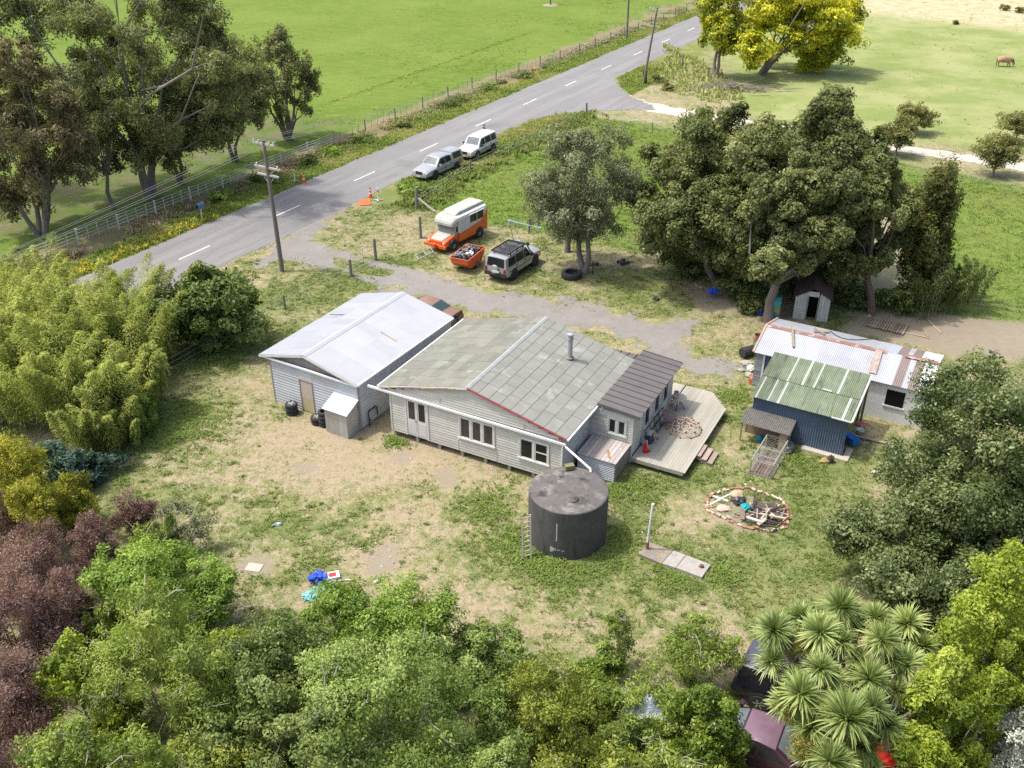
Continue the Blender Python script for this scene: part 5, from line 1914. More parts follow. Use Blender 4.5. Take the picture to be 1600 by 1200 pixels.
ends = [on_road(-112, 7.0 + k, 8.6) for k in (-.8, -.4, .4, .8)]
for k in range(4):
    wire(i1[k], i2[k], 1.5, "sagging overhead power wires between the near tall pole and the leaning far pole")
    wire(ends[k], i1[k], 1.3, "sagging overhead power wires running from the near tall pole out over the left edge")


def fence(name, label, pts, every, ph, nw, wz, battens=0, bm_=BATT, pm=POSTM, pr=.06, bh=1.0, bw=.045, wr_=.014):
    pts = [Vector(p) for p in pts]
    t = thing(name, label, "fence", pts[0])
    o = pts[0]
    segs = list(zip(pts[:-1], pts[1:]))
    k = 0
    for a, b in segs:
        L = (b - a).length
        n_ = max(1, int(round(L / every)))
        for j in range(n_ + 1):
            if j == 0 and k:
                continue
            p = a.lerp(b, j / n_) - o
            q = MB()
            hh = ph * rnd.uniform(.93, 1.06)
            tl = Vector((rnd.gauss(0, .03), rnd.gauss(0, .03), 0))
            q.tube([p + Vector((0, 0, -.1)), p + tl + Vector((0, 0, hh))], [pr, pr * .95], 8, cap=True)
            q.build("post", pm, t)
            k += 1
            if battens and j < n_:
                for b_ in range(1, battens + 1):
                    c = a.lerp(b, (j + b_ / (battens + 1)) / n_) - o
                    q = MB()
                    dx = rnd.gauss(0, .02)
                    q.beam(c + Vector((0, 0, .08)), c + Vector((dx, dx, bh * rnd.uniform(.95, 1.04))), bw, bw * .7)
                    q.build("batten", bm_, t)
        for i in range(nw):
            q = MB()
            z = wz[i]
            q.beam(a - o + Vector((0, 0, z)), b - o + Vector((0, 0, z)), wr_, wr_)
            q.build("wire", WIREM if wr_ < .02 else WP, t)
    return t


WP = mat("white fence post", (.56, .55, .51), (.45, .44, .41), rough=.85)
fence("roadside_fence", "roadside fence of pale posts and battens below the gum trees", [on_road(-64, -8.7), on_road(-20, -8.6)], 3.8, 1.12, 4, (.3, .55, .8, 1.02), 3, WP, WP, .075, 1.08, .06, .028)
fence("roadside_fence", "weathered roadside fence with thin battens along the big green field", [on_road(-20, -8.6), on_road(6, -9.0), on_road(30, -6.9), on_road(78, -6.2)], 5.0, 1.25, 4, (.3, .55, .8, 1.0), 4, mat("grey batten", (.34, .31, .26), (.26, .24, .2), rough=.9), POSTM, .07, .98)
fence("paddock_fence", "sparse post-and-wire fence beside the two vehicles on the verge", [P(651.5, 325), P(735, 268), P(803, 236), P(864, 209), P(916, 178)], 7.0, 1.15, 3, (.35, .65, .95), 0, pr=.055)
fence("paddock_fence", "sparse post-and-wire fence along the pale limestone track", [P(916, 178), P(1019, 208), P(1300, 250), P(1610, 310)], 12.0, 1.1, 3, (.35, .65, .95), 0, pr=.055)
fence("paddock_fence", "post-and-wire fence between the swing set and the weedy paddock", [P(657, 371), P(826.5, 364), P(841, 353), P(1017, 399), P(1185, 445)], 9.5, 1.35, 3, (.4, .75, 1.1), 0, pr=.08)
fence("paddock_fence", "short post-and-wire fence behind the bare earth patch on the right", [P(1420, 478), P(1528, 490), P(1640, 504)], 5.0, 1.1, 3, (.35, .65, .95), 0, pr=.055)
fence("yard_fence", "leaning boundary fence from the gate past the garage to the bamboo", [P(549, 430), P(446, 484), P(264, 586)], 6.5, 1.1, 3, (.35, .65, .95), 0, pr=.075)
t = thing("strainer_post", "stout strainer post with a diagonal stay at the paddock corner by the pickup", "post", P(651.5, 325))
mb = MB()
mb.tube([(0, 0, -.1), (.05, 0, 1.75)], [.16, .14], 10)
mb.build("post", POSTM, t, smooth=True)
mb = MB()
e = P(680, 333) - P(651.5, 325)
mb.beam((0, 0, .95), (e[0], e[1], .1), .12, .1)
mb.build("stay", mat("grey stay", (.42, .38, .33), (.33, .3, .26), rough=.9), t)
for u, v, h, lb in ((549, 432, 1.25, "leaning gate post at the near side of the driveway"), (587.5, 406, 1.6, "tall gate post carrying the wire gate"), (1065, 110, 1.9, "thick weathered post in the straw grass right of the leaning pole"), (1107, 118, 1.0, "short dark post under the yellow tree"), (916.5, 180, 1.3, "stout corner post in the weeds by the side road"), (657.5, 372, 1.7, "lone post with wire stay left of the camper truck")):
    t = thing("fence_post", lb, "post", P(u, v))
    mb = MB()
    mb.tube([(0, 0, -.1), (rnd.uniform(-.08, .08), rnd.uniform(-.05, .05), h)], [.11, .10], 9)
    mb.build("post", POSTM, t, smooth=True)
g0, g1 = P(587, 405), P(549, 430)
ga = P(562, 409)
t = thing("wire_gate", "tubular wire gate standing open beside the driveway", "gate", g0, math.atan2((P(556, 424) - g0)[1], (P(556, 424) - g0)[0]))
L = 2.9
mb = MB()
mb.tube([(.1, 0, .15), (.1, 0, 1.35), (L, 0, 1.25), (L, 0, .15), (.1, 0, .15)], .022, 6)
mb.tube([(L / 2, 0, .15), (L / 2, 0, 1.3)], .016, 6)
for z in (.4, .65, .9):
    mb.tube([(.1, 0, z), (L, 0, z)], .008, 4)
for k in range(1, 14):
    mb.tube([(L * k / 14, 0, .15), (L * k / 14, 0, 1.28)], .004, 4)
mb.build("frame", STEELG, t)

# letterboxes
for u, v, m_, lb, h in ((316, 343, mat("blue letterbox paint", (.06, .12, .20), (.1, .16, .24), rough=.5), "blue rounded letterbox on a white post at the ditch edge", .95), (834, 127, mat("yellow letterbox paint", (.62, .36, .02), (.5, .3, .03), rough=.5), "yellow letterbox on a thin post across the road", 1.2)):
    t = thing("letterbox", lb, "letterbox", P(u, v), ra)
    mb = MB()
    mb.box(-.04, .04, -.04, .04, -.05, h)
    mb.build("post", TRIM if h < 1 else POSTM, t)
    mb = MB()
    prof = [(-.19, 0), (-.19, .22)] + [(.19 * math.cos(a), .22 + .19 * math.sin(a)) for a in np.linspace(PI, 0, 9)] + [(.19, 0)]
    n_ = len(prof)
    vs = [(x, y, h + z) for x in (-.32, .32) for y, z in prof]
    mb.add(vs, [tuple(range(n_)), tuple(range(2 * n_ - 1, n_ - 1, -1))] + [(i, i + n_, (i + 1) % n_ + n_, (i + 1) % n_) for i in range(n_)], 0, .5)
    mb.build("box", m_, t)
    mb = MB()
    mb.box(-.33, -.325, -.13, .13, h + .05, h + .3)
    mb.build("door", DARK if h < 1 else STEELB, t)

# cones, delineators, sign panel
CONEO = mat("cone orange", (.80, .10, .03), (.72, .09, .03), rough=.5)
REFL = mat("reflective white", (.78, .78, .76), (.7, .7, .68), rough=.4)


def cone(u, v, lb, h=.9):
    t = thing("traffic_cone", lb, "cone", P(u, v, .02), 0, "cones at the roadside")
    mb = MB()
    mb.box(-.2, .2, -.2, .2, 0, .05)
    mb.build("base", CONEO, t)
    mb = MB()
    mb.lathe([(.15, .05), (.115, .28)], n=16, m=0)
    mb.lathe([(.115, .28), (.095, .42)], n=16, m=1)
    mb.lathe([(.095, .42), (.075, .56)], n=16, m=0)
    mb.lathe([(.075, .56), (.062, .66)], n=16, m=1)
    mb.lathe([(.062, .66), (.035, h), (0, h)], n=16, m=0)
    mb.build("cone", [CONEO, REFL], t)


cone(475, 285, "orange road cone beside a white marker on the far road edge")
cone(579, 308, "orange road cone on the yard side of the road by the fallen panel")
for u, v, lb in ((461, 283, "white tubular marker post on the far road edge beside a cone"), (591, 313, "white tubular marker post on a cross base on the yard side of the road")):
    t = thing("marker_post", lb, "marker post", P(u, v, .02))
    mb = MB()
    mb.tube([(0, 0, .05), (0, 0, 1.05)], .055, 10)
    mb.build("tube", REFL, t, smooth=True)
    mb = MB()
    mb.tube([(0, 0, .72), (0, 0, .86)], .058, 10)
    mb.build("band", CONEO, t, smooth=True)
    mb = MB()
    mb.box(-.35, .35, -.06, .06, 0, .06)
    mb.box(-.06, .06, -.35, .35, 0, .062)
    mb.build("base", mat("base grey", (.5, .52, .53), (.42, .44, .45)), t)
t = thing("sign_panel", "orange sign panel tipped over on the road shoulder below the cone", "sign", P(570, 321), R(8))
mb = MB()
mb.slab([(-.42, -.12, .06), (.42, -.12, .06), (.42, .35, .42), (-.42, .35, .42)], .02)
mb.build("panel", mat("orange panel", (.85, .16, .03), (.75, .12, .03), rough=.5, scale=4), t)
mb = MB()
mb.beam((-.35, .4, 0), (-.35, .3, .38), .04, .04)
mb.build("leg", STEELB, t)
mb = MB()
mb.beam((.35, .4, 0), (.35, .3, .38), .04, .04)
mb.build("leg", STEELB, t)


# ------------------------------------------------------------------ tyres
def tyre_mesh(r, w, rim=False):
    mb = MB()
    mb.lathe([(r * .58, w * .12), (r * .63, .0), (r * .82, 0), (r * .94, w * .08), (r, w * .26), (r, w * .74), (r * .94, w * .92), (r * .82, w), (r * .63, w), (r * .58, w * .88), (r * .7, w * .5), (r * .58, w * .12)], n=28, cap=False)
    return mb


def tyre(loc, label, r=.33, w=.21, group=None, rim=None, rz=0):
    t = thing("tyre", label, "tyre", loc, rz, group)
    tyre_mesh(r, w).build("rubber", RUBBER, t, smooth=True)
    if rim:
        mb = MB()
        mb.lathe([(r * .62, w * .95), (r * .55, w * .8), (r * .2, w * .7), (r * .12, w * .85), (0, w * .85)], n=20, m=0)
        for k in range(5):
            a = 2 * PI * k / 5
            mb.beam((math.cos(a) * r * .1, math.sin(a) * r * .1, w * .84), (math.cos(a) * r * .6, math.sin(a) * r * .6, w * .9), .07, .05, 1)
        mb.build("rim", [BLKP if rim == 'spoke' else RIMM, RIMM], t, smooth=True)
    return t


def stack(u, v, n_, what, rims=(), grp=None):
    b = P(u, v)
    names = {0: "bottom", n_ - 1: "top"}
    for k in range(n_):
        pos = names.get(k, "middle" if n_ == 3 else ("second" if k == 1 else "third"))
        tyre(b + Vector((rnd.uniform(-.02, .02), rnd.uniform(-.02, .02), k * .215)), f"{pos} tyre of {what}", group=grp, rim='spoke' if k in rims else None)


stack(457, 646, 3, "the three-high stack left of the garage door", (0, 1, 2), "stacked tyres")
stack(496, 661, 2, "the short two-high stack with silver spoked rims right of the garage door", (0, 1), "stacked tyres")
stack(508.5, 664, 4, "the four-high stack touching the zinc cupboard", (), "stacked tyres")
b = P(709, 510)
for k in range(4):
    tyre(b + Vector((0, 0, k * .215)), "%s tyre of the dark stack behind the garage%s" % (("bottom", "second", "third", "top")[k], ", white-rimmed" if k == 3 else ""), rim='w' if k == 3 else None, group="stacked tyres")
tyre(P(893, 433), "large tractor tyre lying flat with grass growing through it", .72, .42)
tyre(P(1352, 640), "black tyre lying at the foot of the white shed wall", .36, .24)
tyre(P(1367, 642), "second tyre lying right against the first at the white shed wall", .34, .22)

# ------------------------------------------------------------------ slabs and pipe
for (u0, v0), (u1, v1), (u2, v2), (u3, v3), lb, m_ in (((997, 869), (1015, 851), (1051, 864), (1033, 884), "dark littered concrete slab under the white pipe", mat("dark slab", (.24, .215, .18), (.17, .15, .125), rough=.95, stain=[((.3, .25, .16), 4, .5)])),
                                                       ((1034, 884), (1052, 864), (1071, 871), (1055, 891), "pale narrow concrete slab in the middle of the row of three", CONC),
                                                       ((1056, 891), (1072, 871.5), (1110, 886), (1096, 906), "pale wide concrete slab at the right end of the row of three", CONC)):
    c = P((u0 + u2) / 2, (v0 + v2) / 2)
    t = thing("concrete_slab", lb, "slab", c)
    mb = MB()
    mb.prism([(P(u, v) - c).xy for u, v in ((u0, v0), (u3, v3), (u2, v2), (u1, v1))], -.03, .14)
    mb.build("slab", m_, t)
    BUILT.append(np.array([P(u, v)[:2] for u, v in ((u0, v0), (u1, v1), (u2, v2), (u3, v3))]))
o = lump("stone", "reddish brown lump on the right-hand slab", "stone", P(1096, 886, .14), .12, .1, .1, mat("red lump", (.2, .1, .08), (.14, .07, .06)), 3)
pb = P(1011, 857, .14)
ph = zat(pb, 787) - .14
t = thing("vent_pipe", "slim white vent pipe rising from the dark slab", "pipe", pb)
mb = MB()
mb.tube([(0, 0, .35), (.08, 0, ph)], .055, 12)
mb.build("pipe", GUT, t, smooth=True)
mb = MB()
mb.tube([(0, 0, 0), (0, 0, .37)], .075, 12)
mb.build("base", RUST, t, smooth=True)

# ------------------------------------------------------------------ fire pit: ring of loose bricks, heap of burnt rubbish
fc = P(1166, 798)
BRK = mat("old brick", (.36, .175, .125), (.28, .13, .10), rough=.9, scale=8, tintv=.3, stain=[((.52, .42, .36), 6, .56)])
BRK2 = mat("pale brick", (.52, .42, .34), (.43, .33, .26), rough=.9, scale=8, stain=[((.36, .2, .15), 5, .58)])
BRK3 = mat("sooty brick", (.13, .10, .09), (.20, .13, .11), rough=.95, scale=8)
ring = [(1103, 785), (1112, 775), (1125, 769), (1141, 765), (1160, 763), (1180, 767), (1200, 774), (1222, 783), (1230, 797), (1232, 812), (1225, 824), (1213, 830), (1195, 829), (1175, 826), (1155, 821), (1137, 814), (1120, 806), (1106, 799)]
rp = [P(*q) for q in ring]
proto = None
nb = 0
for i in range(len(rp)):
    a, b = rp[i], rp[(i + 1) % len(rp)]
    L = (b - a).length
    k = 0.0
    while k < L:
        p = a.lerp(b, k / L) + Vector((rnd.gauss(0, .05), rnd.gauss(0, .05), 0))
        an = math.atan2(b[1] - a[1], b[0] - a[0]) + rnd.gauss(0, .35)
        zone = math.sin(i * 1.3) + rnd.gauss(0, .6)
        m_ = BRK if zone < .1 else (BRK2 if zone < 1.2 else BRK3)
        o = thing("brick", "loose old bricks edging the fire pit", "brick", p, an, "bricks ringing the fire pit")
        if proto is None:
            proto = {}
        if m_.name not in proto:
            mb = MB()
            mb.box(-.105, .105, -.05, .05, 0, .07)
            bo = mb.build("block", m_, o)
            proto[m_.name] = bo.data
        else:
            bo = link(bpy.data.objects.new("block", proto[m_.name]), o)
        o.rotation_euler = (rnd.gauss(0, .15), rnd.gauss(0, .12), an)
        o.location.z += rnd.choice((0, 0, 0, .06)) + .01
        nb += 1
        k += .205 + rnd.uniform(-.02, .03)
ash = lump("ash_heap", "low heap of black ash and charred scraps inside the brick ring", "ash heap", P(1196, 806, -.12), 1.05, .85, .26, mat("ash", (.05, .04, .035), (.10, .085, .07), rough=.95, scale=6, stain=[((.28, .24, .2), 9, .6)]), 8, .2, None, .35, 4)
CHAR = mat("charred wood", (.03, .026, .024), (.07, .055, .045), rough=.95)
for u, v, L, w, an, tilt, m_, lb in ((1206, 806, 1.3, .10, -35, 12, NEWWOOD, "long pale plank across the ash heap"), (1180, 812, .8, .12, -40, 8, TRIM, "short white-painted board on the near side of the fire heap"), (1190, 815, .45, .18, 30, 20, NEWWOOD, "short thick block of timber at the edge of the fire heap"),
                                     (1210, 795, 1.1, .08, 15, 6, CHAR, "charred beam at the far right of the fire heap"), (1202, 822, .7, .07, -20, 5, CHAR, "charred stick at the near edge of the ash"), (1178, 785, .9, .09, 70, 10, CHAR, "charred beam standing up behind the teal cloth"), (1160, 803, .55, .2, 80, 25, mat("brown log", (.24, .18, .12), (.17, .13, .09), rough=.9), "brown log leaning on the ring at the front of the fire pit"),
                                     (1126, 779, .9, .06, -50, 14, GUT, "white lath in the jumble at the far left of the fire pit"), (1120, 783, .7, .07, 20, 18, GUT, "white rail crossing the lath at the left of the fire pit"), (1133, 776, .6, .05, 10, 25, GUT, "thin white stick at the back left of the fire pit"), (1222, 806, .5, .05, 60, 20, BAGG, "grey bent bar on the right of the ash heap")):
    c = P(u, v, .28)
    d = Vector((math.cos(R(an)) * math.cos(R(tilt)), math.sin(R(an)) * math.cos(R(tilt)), math.sin(R(tilt)))) * (L / 2)
    loose("burnt_plank" if m_ is CHAR else "plank", lb, "plank", c - d, c + d, w, .05, m_)
r3 = random.Random(17)
for k in range(46):
    a_, q_ = r3.uniform(0, 6.28), math.sqrt(r3.random())
    c = P(1192, 806, .05) + Vector((math.cos(a_) * q_ * 1.15, math.sin(a_) * q_ * .95, .28 * (1 - q_)))
    d = Vector((r3.gauss(0, 1), r3.gauss(0, 1), r3.gauss(0, .3))).normalized() * r3.uniform(.1, .45)
    loose("burnt_stick", "charred and broken sticks jumbled over the ash of the fire pit", "stick", c - d, c + d, r3.uniform(.03, .07), r3.uniform(.02, .05), r3.choice((CHAR, CHAR, NEWWOOD, TIMBER, BRK2, STEELG, MATS["brown log"])), "sticks on the ash heap")
lump("cardboard", "brown cardboard box slumping at the back of the fire pit", "cardboard", P(1150, 778), .42, .32, .28, mat("cardboard", (.46, .36, .24), (.36, .28, .18), rough=.9), 12, .4, None, .18)
lump("cardboard", "flattened pale cardboard at the left side of the fire pit", "cardboard", P(1130, 795), .38, .3, .1, mat("pale card", (.50, .40, .32), (.42, .33, .25), rough=.9), 13, .1, None, .2)
lump("rubbish_bag", "black bag between the cardboard and the ash in the fire pit", "rubbish bag", P(1155, 787), .38, .26, .25, BAGB, 14, 0, None, .4)
lump("cloth", "teal cloth crumpled on the fire heap", "cloth", P(1165, 797, .05), .30, .28, .24, mat("teal cloth", (.01, .32, .34), (.02, .24, .27), rough=.7), 15, 0, None, .35)
lump("scrap", "grey tin scrap on the right of the fire heap", "scrap", P(1207, 808, .18), .18, .14, .12, STEELG, 16, 0, None, .5)

# ------------------------------------------------------------------ rubbish by the hedge
lump("tarpaulin", "crumpled blue tarpaulin in the rubbish by the hedge", "tarpaulin", P(497, 906), .48, .36, .26, mat("blue tarp", (.015, .06, .45), (.03, .10, .55), rough=.5), 21, .5, None, .5, 4)
lump("netting", "teal netting spread beside the blue tarpaulin", "net", P(497, 928), .75, .38, .16, mat("teal net", (.10, .36, .36), (.25, .42, .42), rough=.7, scale=8), 22, .6, None, .35, 4)
t = thing("box", "red and white box lying in the rubbish by the hedge", "box", P(520, 902), .3)
mb = MB()
mb.box(-.28, .28, -.2, .2, 0, .14, 0)
mb.box(-.15, .15, -.12, .12, .14, .15, 1)
mb.build("carton", [GUT, mat("red lid", (.62, .03, .04), (.55, .04, .05))], t)
lump("plastic_bag", "white plastic bag beside the red and white box", "bag", P(519, 911), .22, .16, .1, BAGW, 23, 0, None, .4)
loose("lath", "thin pale lath poking out of the rubbish towards the hedge", "lath", P(528, 907, .05), P(548, 906, .06), .04, .03, GUT)
lump("plastic_bag", "white scrap alone on the bare ground right of the rubbish", "bag", P(588, 910), .13, .11, .08, BAGW, 24, 0, None, .4)
lump("plastic_bag", "blue and white wrapper lying out on the left lawn", "bag", P(433, 821), .26, .1, .09, mat("wrapper", (.25, .42, .6), (.6, .62, .65), rough=.4), 25, .3, None, .4)
lump("plastic_bag", "white bag at the edge of the bamboo", "bag", P(240, 652), .2, .14, .12, BAGW, 26, .3, None, .4)
t = thing("board", "flat pale board lying on bare soil near the hedge", "board", P(397, 887), R(-12))
mb = MB()
mb.box(-.33, .33, -.24, .24, 0, .03)
mb.build("panel", mat("pale board", (.46, .41, .34), (.38, .34, .28)), t)
r2 = random.Random(4)
for k in range(46):
    u, v = r2.choice(((590, 868), (590, 868), (1010, 745), (700, 700), (1180, 745), (980, 470), (1130, 600), (1010, 830), (640, 690), (360, 760), (900, 830)))
    p = P(u + r2.gauss(0, 28), v + r2.gauss(0, 14))
    if all(sdist(pl, np.array([p[0]]), np.array([p[1]]))[0] > .1 for pl in BUILT):
        lump("paper_scrap", "small pale scraps of litter and stone strewn on the yard", "litter", p, r2.uniform(.03, .09), r2.uniform(.03, .07), r2.uniform(.015, .04), r2.choice((BAGW, TRIM, BRK2, CONC)), 60 + k, r2.uniform(0, 3), "scraps strewn on the yard", .4, 2)

# ------------------------------------------------------------------ swing set
sa, sb = P(793, 372, 0), P(846, 385, 0)
za = 1.85
A_, B_2 = P(796, 345, za), P(843, 356, za)
t = thing("swing_set", "old blue-barred swing set with thin splayed legs behind the silver four-wheel drive", "swing set", (A_ + B_2) / 2 * Vector((1, 1, 0)), math.atan2(B_2[1] - A_[1], B_2[0] - A_[0]))
L = (B_2 - A_).length
BLUEM = mat("faded swing blue", (.12, .25, .42), (.3, .42, .52), rough=.6)
mb = MB()
mb.tube([(-L / 2, 0, za), (L / 2, 0, za)], .04, 8)
mb.build("crossbar", BLUEM, t)
for s_ in (-1, 1):
    for y in (-.75, .75):
        mb = MB()
        mb.tube([(s_ * L / 2, 0, za), (s_ * (L / 2 + .12), y, 0)], .022, 6)
        mb.build("leg", RUST if (s_ > 0) == (y < 0) else STEELG, t)
    mb = MB()
    mb.box(s_ * L / 2 - .12, s_ * L / 2 + .12, -.09, .09, za - .06, za + .05)
    mb.build("bracket", BLUEM, t)
for x, nm in ((-L * .22, 0), (L * .22, 1)):
    mb = MB()
    for y in (-.2, .2):
        mb.tube([(x + y, 0, za), (x + y, 0, .5)], .008, 4)
    mb.box(x - .24, x + .24, -.09, .09, .47, .51)
    mb.build("swing_seat", BLUEM if nm == 0 else STEELG, t)

# ------------------------------------------------------------------ lawn bits under the oaks
t = thing("push_mower", "old black push mower left on the grass near the fence", "mower", P(973, 412), R(120))
mb = MB()
mb.box(-.3, .3, -.24, .24, .10, .24, 0)
mb.lathe([(.17, .24), (.17, .36), (.12, .42), (0, .42)], n=14, m=0)
mb.build("deck", [mat("mower black", (.05, .05, .06), (.09, .10, .12), rough=.5)], t, smooth=True)
for x in (-.25, .25):
    for y in (-.27, .27):
        q = MB()
        q.lathe([(.1, -.03), (.1, .03), (0, .03)], (x, y, .10), 'Y', 12)
        q.build("wheel", RUBBER, t)
mb = MB()
mb.tube([(-.3, .2, .2), (-1.0, .2, .95), (-1.0, -.2, .95), (-.3, -.2, .2)], .016, 6)
mb.build("handle", STEELB, t)
t = thing("iron_stand", "rusty black iron stand beside the grey-leaved tree trunk", "stand", P(926, 428), .2)
mb = MB()
mb.beam((0, 0, 0), (0, 0, .95), .07, .07)
mb.beam((-.45, 0, .6), (.3, 0, .7), .06, .06)
mb.box(.15, .4, -.1, .1, .6, .82)
mb.beam((-.45, 0, 0), (-.45, 0, .62), .05, .05)
mb.build("frame", STEELB, t)
lump("rubbish_bag", "small black sack alone on the grass below the oaks", "rubbish bag", P(1025, 469), .27, .22, .2, BAGB, 31, 0, None, .4)
lump("bbq_cover", "bright blue cover over a barbecue under the oaks", "barbecue cover", P(1114, 458, .35), .42, .36, .26, mat("royal blue cover", (.01, .05, .42), (.015, .08, .52), rough=.5), 32, .3, None, .3, 4)
t = thing("trestle", "thin pale trestle legs under the bright blue cover", "trestle", P(1114, 460), .3)
mb = MB()
for x in (-.25, .25):
    for y in (-.2, .2):
        mb.beam((x * .7, y * .7, .5), (x, y, 0), .03, .03)
mb.build("leg_frame", STEELG, t)
lump("rubbish_bag", "blue sack at the foot of the oak trunk", "rubbish bag", P(1187, 491), .34, .26, .3, mat("blue sack", (.015, .06, .38), (.02, .1, .45), rough=.5), 33, 0, None, .4)
t = thing("cabinet", "tall teal cabinet with coloured shelves beside the oak trunk", "cabinet", P(1210, 499), R(-25))
mb = MB()
for k, c_ in enumerate(((.05, .25, .26), (.04, .22, .25), (.35, .25, .12), (.06, .3, .2), (.06, .30, .32), (.04, .2, .2))):
    mb.box(-.26, .26, -.22, .22, k * .27, k * .27 + .265, k)
mb.build("body", [mat("cabinet %s" % nm, c_, tuple(q * .7 for q in c_)) for nm, c_ in (("teal", (.05, .25, .26)), ("deep teal", (.04, .22, .25)), ("tan", (.35, .25, .12)), ("green", (.06, .3, .2)), ("aqua", (.06, .30, .32)), ("dark green", (.04, .2, .2)))], t)
# by the end of the long shed
t = thing("black_drum", "black drum tipped beside the end wall of the long shed", "drum", P(1168, 549, .32), R(30))
mb = MB()
mb.lathe([(.0, -.42), (.29, -.42), (.30, -.1), (.30, .1), (.29, .42), (.27, .42), (.26, .3), (0, .3)], (0, 0, 0), 'X', 20)
mb.build("drum", BLKP, t, smooth=True)
lump("bucket", "green tub behind the tipped black drum", "tub", P(1181, 545), .26, .24, .3, mat("green tub", (.02, .14, .06), (.03, .18, .08), rough=.5), 34, 0, None, .08)
loose("chainsaw_bar", "orange tool lying between the black drum and the long shed", "tool", P(1172, 549, .35), P(1184, 547, .4), .14, .12, ORNG)
t = thing("brazier", "rusty red drum standing behind the green tub", "drum", P(1184, 536))
mb = MB()
mb.lathe([(.28, 0), (.28, .55), (.25, .55), (.25, .3), (0, .3)], n=18)
mb.build("drum", RUST, t, smooth=True)
for k, (u, v, s_, lb) in enumerate(((1166, 571, .42, "broad grey boulder at the foot of the long shed end"), (1174, 578, .36, "white-topped grey boulder below the others at the shed end"), (1170, 588, .30, "small grey boulder nearest the green roof"), (1158, 580, .22, "smallest grey stone at the left of the boulder heap"))):
    lump("boulder", lb, "boulder", P(u, v), s_, s_ * .8, s_ * .55, CONC if k != 1 else mat("pale boulder", (.52, .51, .47), (.38, .37, .34), rough=.9), 70 + k, k, "boulders at the shed end", .25)
t = thing("crate", "orange-red crate at the foot of the navy door", "crate", P(1180, 599), R(-30))
mb = MB()
mb.box(-.3, .3, -.25, .25, 0, .35)
mb.box(-.26, .26, -.21, .21, .35, .36)
mb.build("crate", mat("orange-red crate", (.62, .17, .07), (.5, .13, .06)), t)
# right of the blue shed
t = thing("blue_tub", "bright blue plastic tub tipped against the blue shed corner", "tub", P(1329, 690, .1), R(-65))
mb = MB()
mb.prism([(-.38, -.2), (.38, -.22), (.38, .22), (-.38, .2)], 0, .34)
mb.build("tub", mat("bright blue plastic", (.005, .14, .50), (.01, .18, .6), rough=.4), t)
for k, (u0, v0, u1, v1, lb) in enumerate(((1332, 672, 1366, 690, "dark plank sticking out to the right of the blue tub"), (1335, 680, 1390, 694, "long grey batten on the grass right of the blue shed"), (1330, 676, 1352, 688, "short dark offcut under the batten right of the blue shed"))):
    loose("timber", lb, "timber", P(u0, v0, .15), P(u1, v1, .04), .12, .04, TIMBER if k != 1 else NEWWOOD)
t = thing("wheel_rim", "pale wheel rim lying right of the blue shed", "rim", P(1344, 673, .15))
mb = MB()
mb.lathe([(.2, 0), (.22, .03), (.2, .08), (.12, .05), (0, .05)], n=18)
mb.build("rim", RIMM, t, smooth=True)
o = loose("sheet_metal", "rusty red sheet leaning at the open side of the blue shed", "sheet", frame_loc(blue, BW + .25, .9, 1.55), frame_loc(blue, BW + .6, 1.9, 1.1), .55, .02, mat("red sheet", (.30, .07, .05), (.22, .06, .045), rough=.7))
lump("pot_plant", "dark pot with a dry brown plant in front of the blue wall", "pot plant", P(1297, 722), .2, .2, .28, mat("dark pot", (.035, .032, .03), (.06, .05, .045)), 81, 0, None, .3)
lump("straw_bundle", "golden straw bundle beside the dark pot", "straw", P(1290, 722), .3, .22, .16, mat("straw", (.38, .27, .1), (.28, .19, .07), rough=.95), 82, 0, None, .4)
lump("tub", "teal bucket under the hutch roof", "bucket", P(1186, 689), .2, .2, .24, mat("teal bucket", (.01, .20, .24), (.02, .16, .2)), 83, 0, None, .06)
lump("sack", "grey sheet of plastic sagging beside the wire run", "plastic sheet", P(1232, 704), .3, .5, .35, mat("smoky plastic", (.17, .18, .18), (.11, .12, .12), rough=.4), 84, -.4, None, .25)
lump("sack", "white sack lying right of the pot plant", "sack", P(1366, 739), .16, .12, .08, BAGW, 85, 0, None, .3)
pc = P(1386, 510)
pa = P(1352, 512)
pb_ = P(1412, 526)
t = thing("pallet", "old slatted timber pallet lying on bare earth behind the long shed", "pallet", pc, math.atan2(pb_[1] - pa[1], pb_[0] - pa[0]))
L = (pb_ - pa).length
q = MB()
for y in (-.55, 0, .55):
    q.beam((-L / 2, y, .05), (L / 2, y, .05), .1, .1)
q.build("bearer", TIMBER, t)
q = MB()
for k in range(14):
    x = -L / 2 + L * (k + .5) / 14
    q.box(x - .06, x + .06, -.8 + rnd.uniform(-.06, .06), .75 + rnd.uniform(-.1, .1), .10, .125)
q.build("slat", mat("pallet slats", (.28, .23, .16), (.2, .165, .12), rough=.95, tintv=.3), t)
for k, (u0, v0, u1, v1) in enumerate(((1415, 520, 1452, 528), (1440, 512, 1450, 526), (1395, 488, 1440, 492), (1450, 500, 1470, 520))):
    loose("fallen_stick", ("pale fallen stick beyond the end of the pallet", "pale stick crossing another near the pallet end", "long pale pole on the dirt behind the pallet", "thin stick far right on the bare earth")[k], "stick", P(u0, v0, .04), P(u1, v1, .05), .06, .05, NEWWOOD)

# ------------------------------------------------------------------ things on the deck
DZ = .45
hmx = Matrix.Translation(HO) @ Matrix.Rotation(HA, 4, 'Z')


def dk(u, v, z=DZ):
    return P(u, v, z)


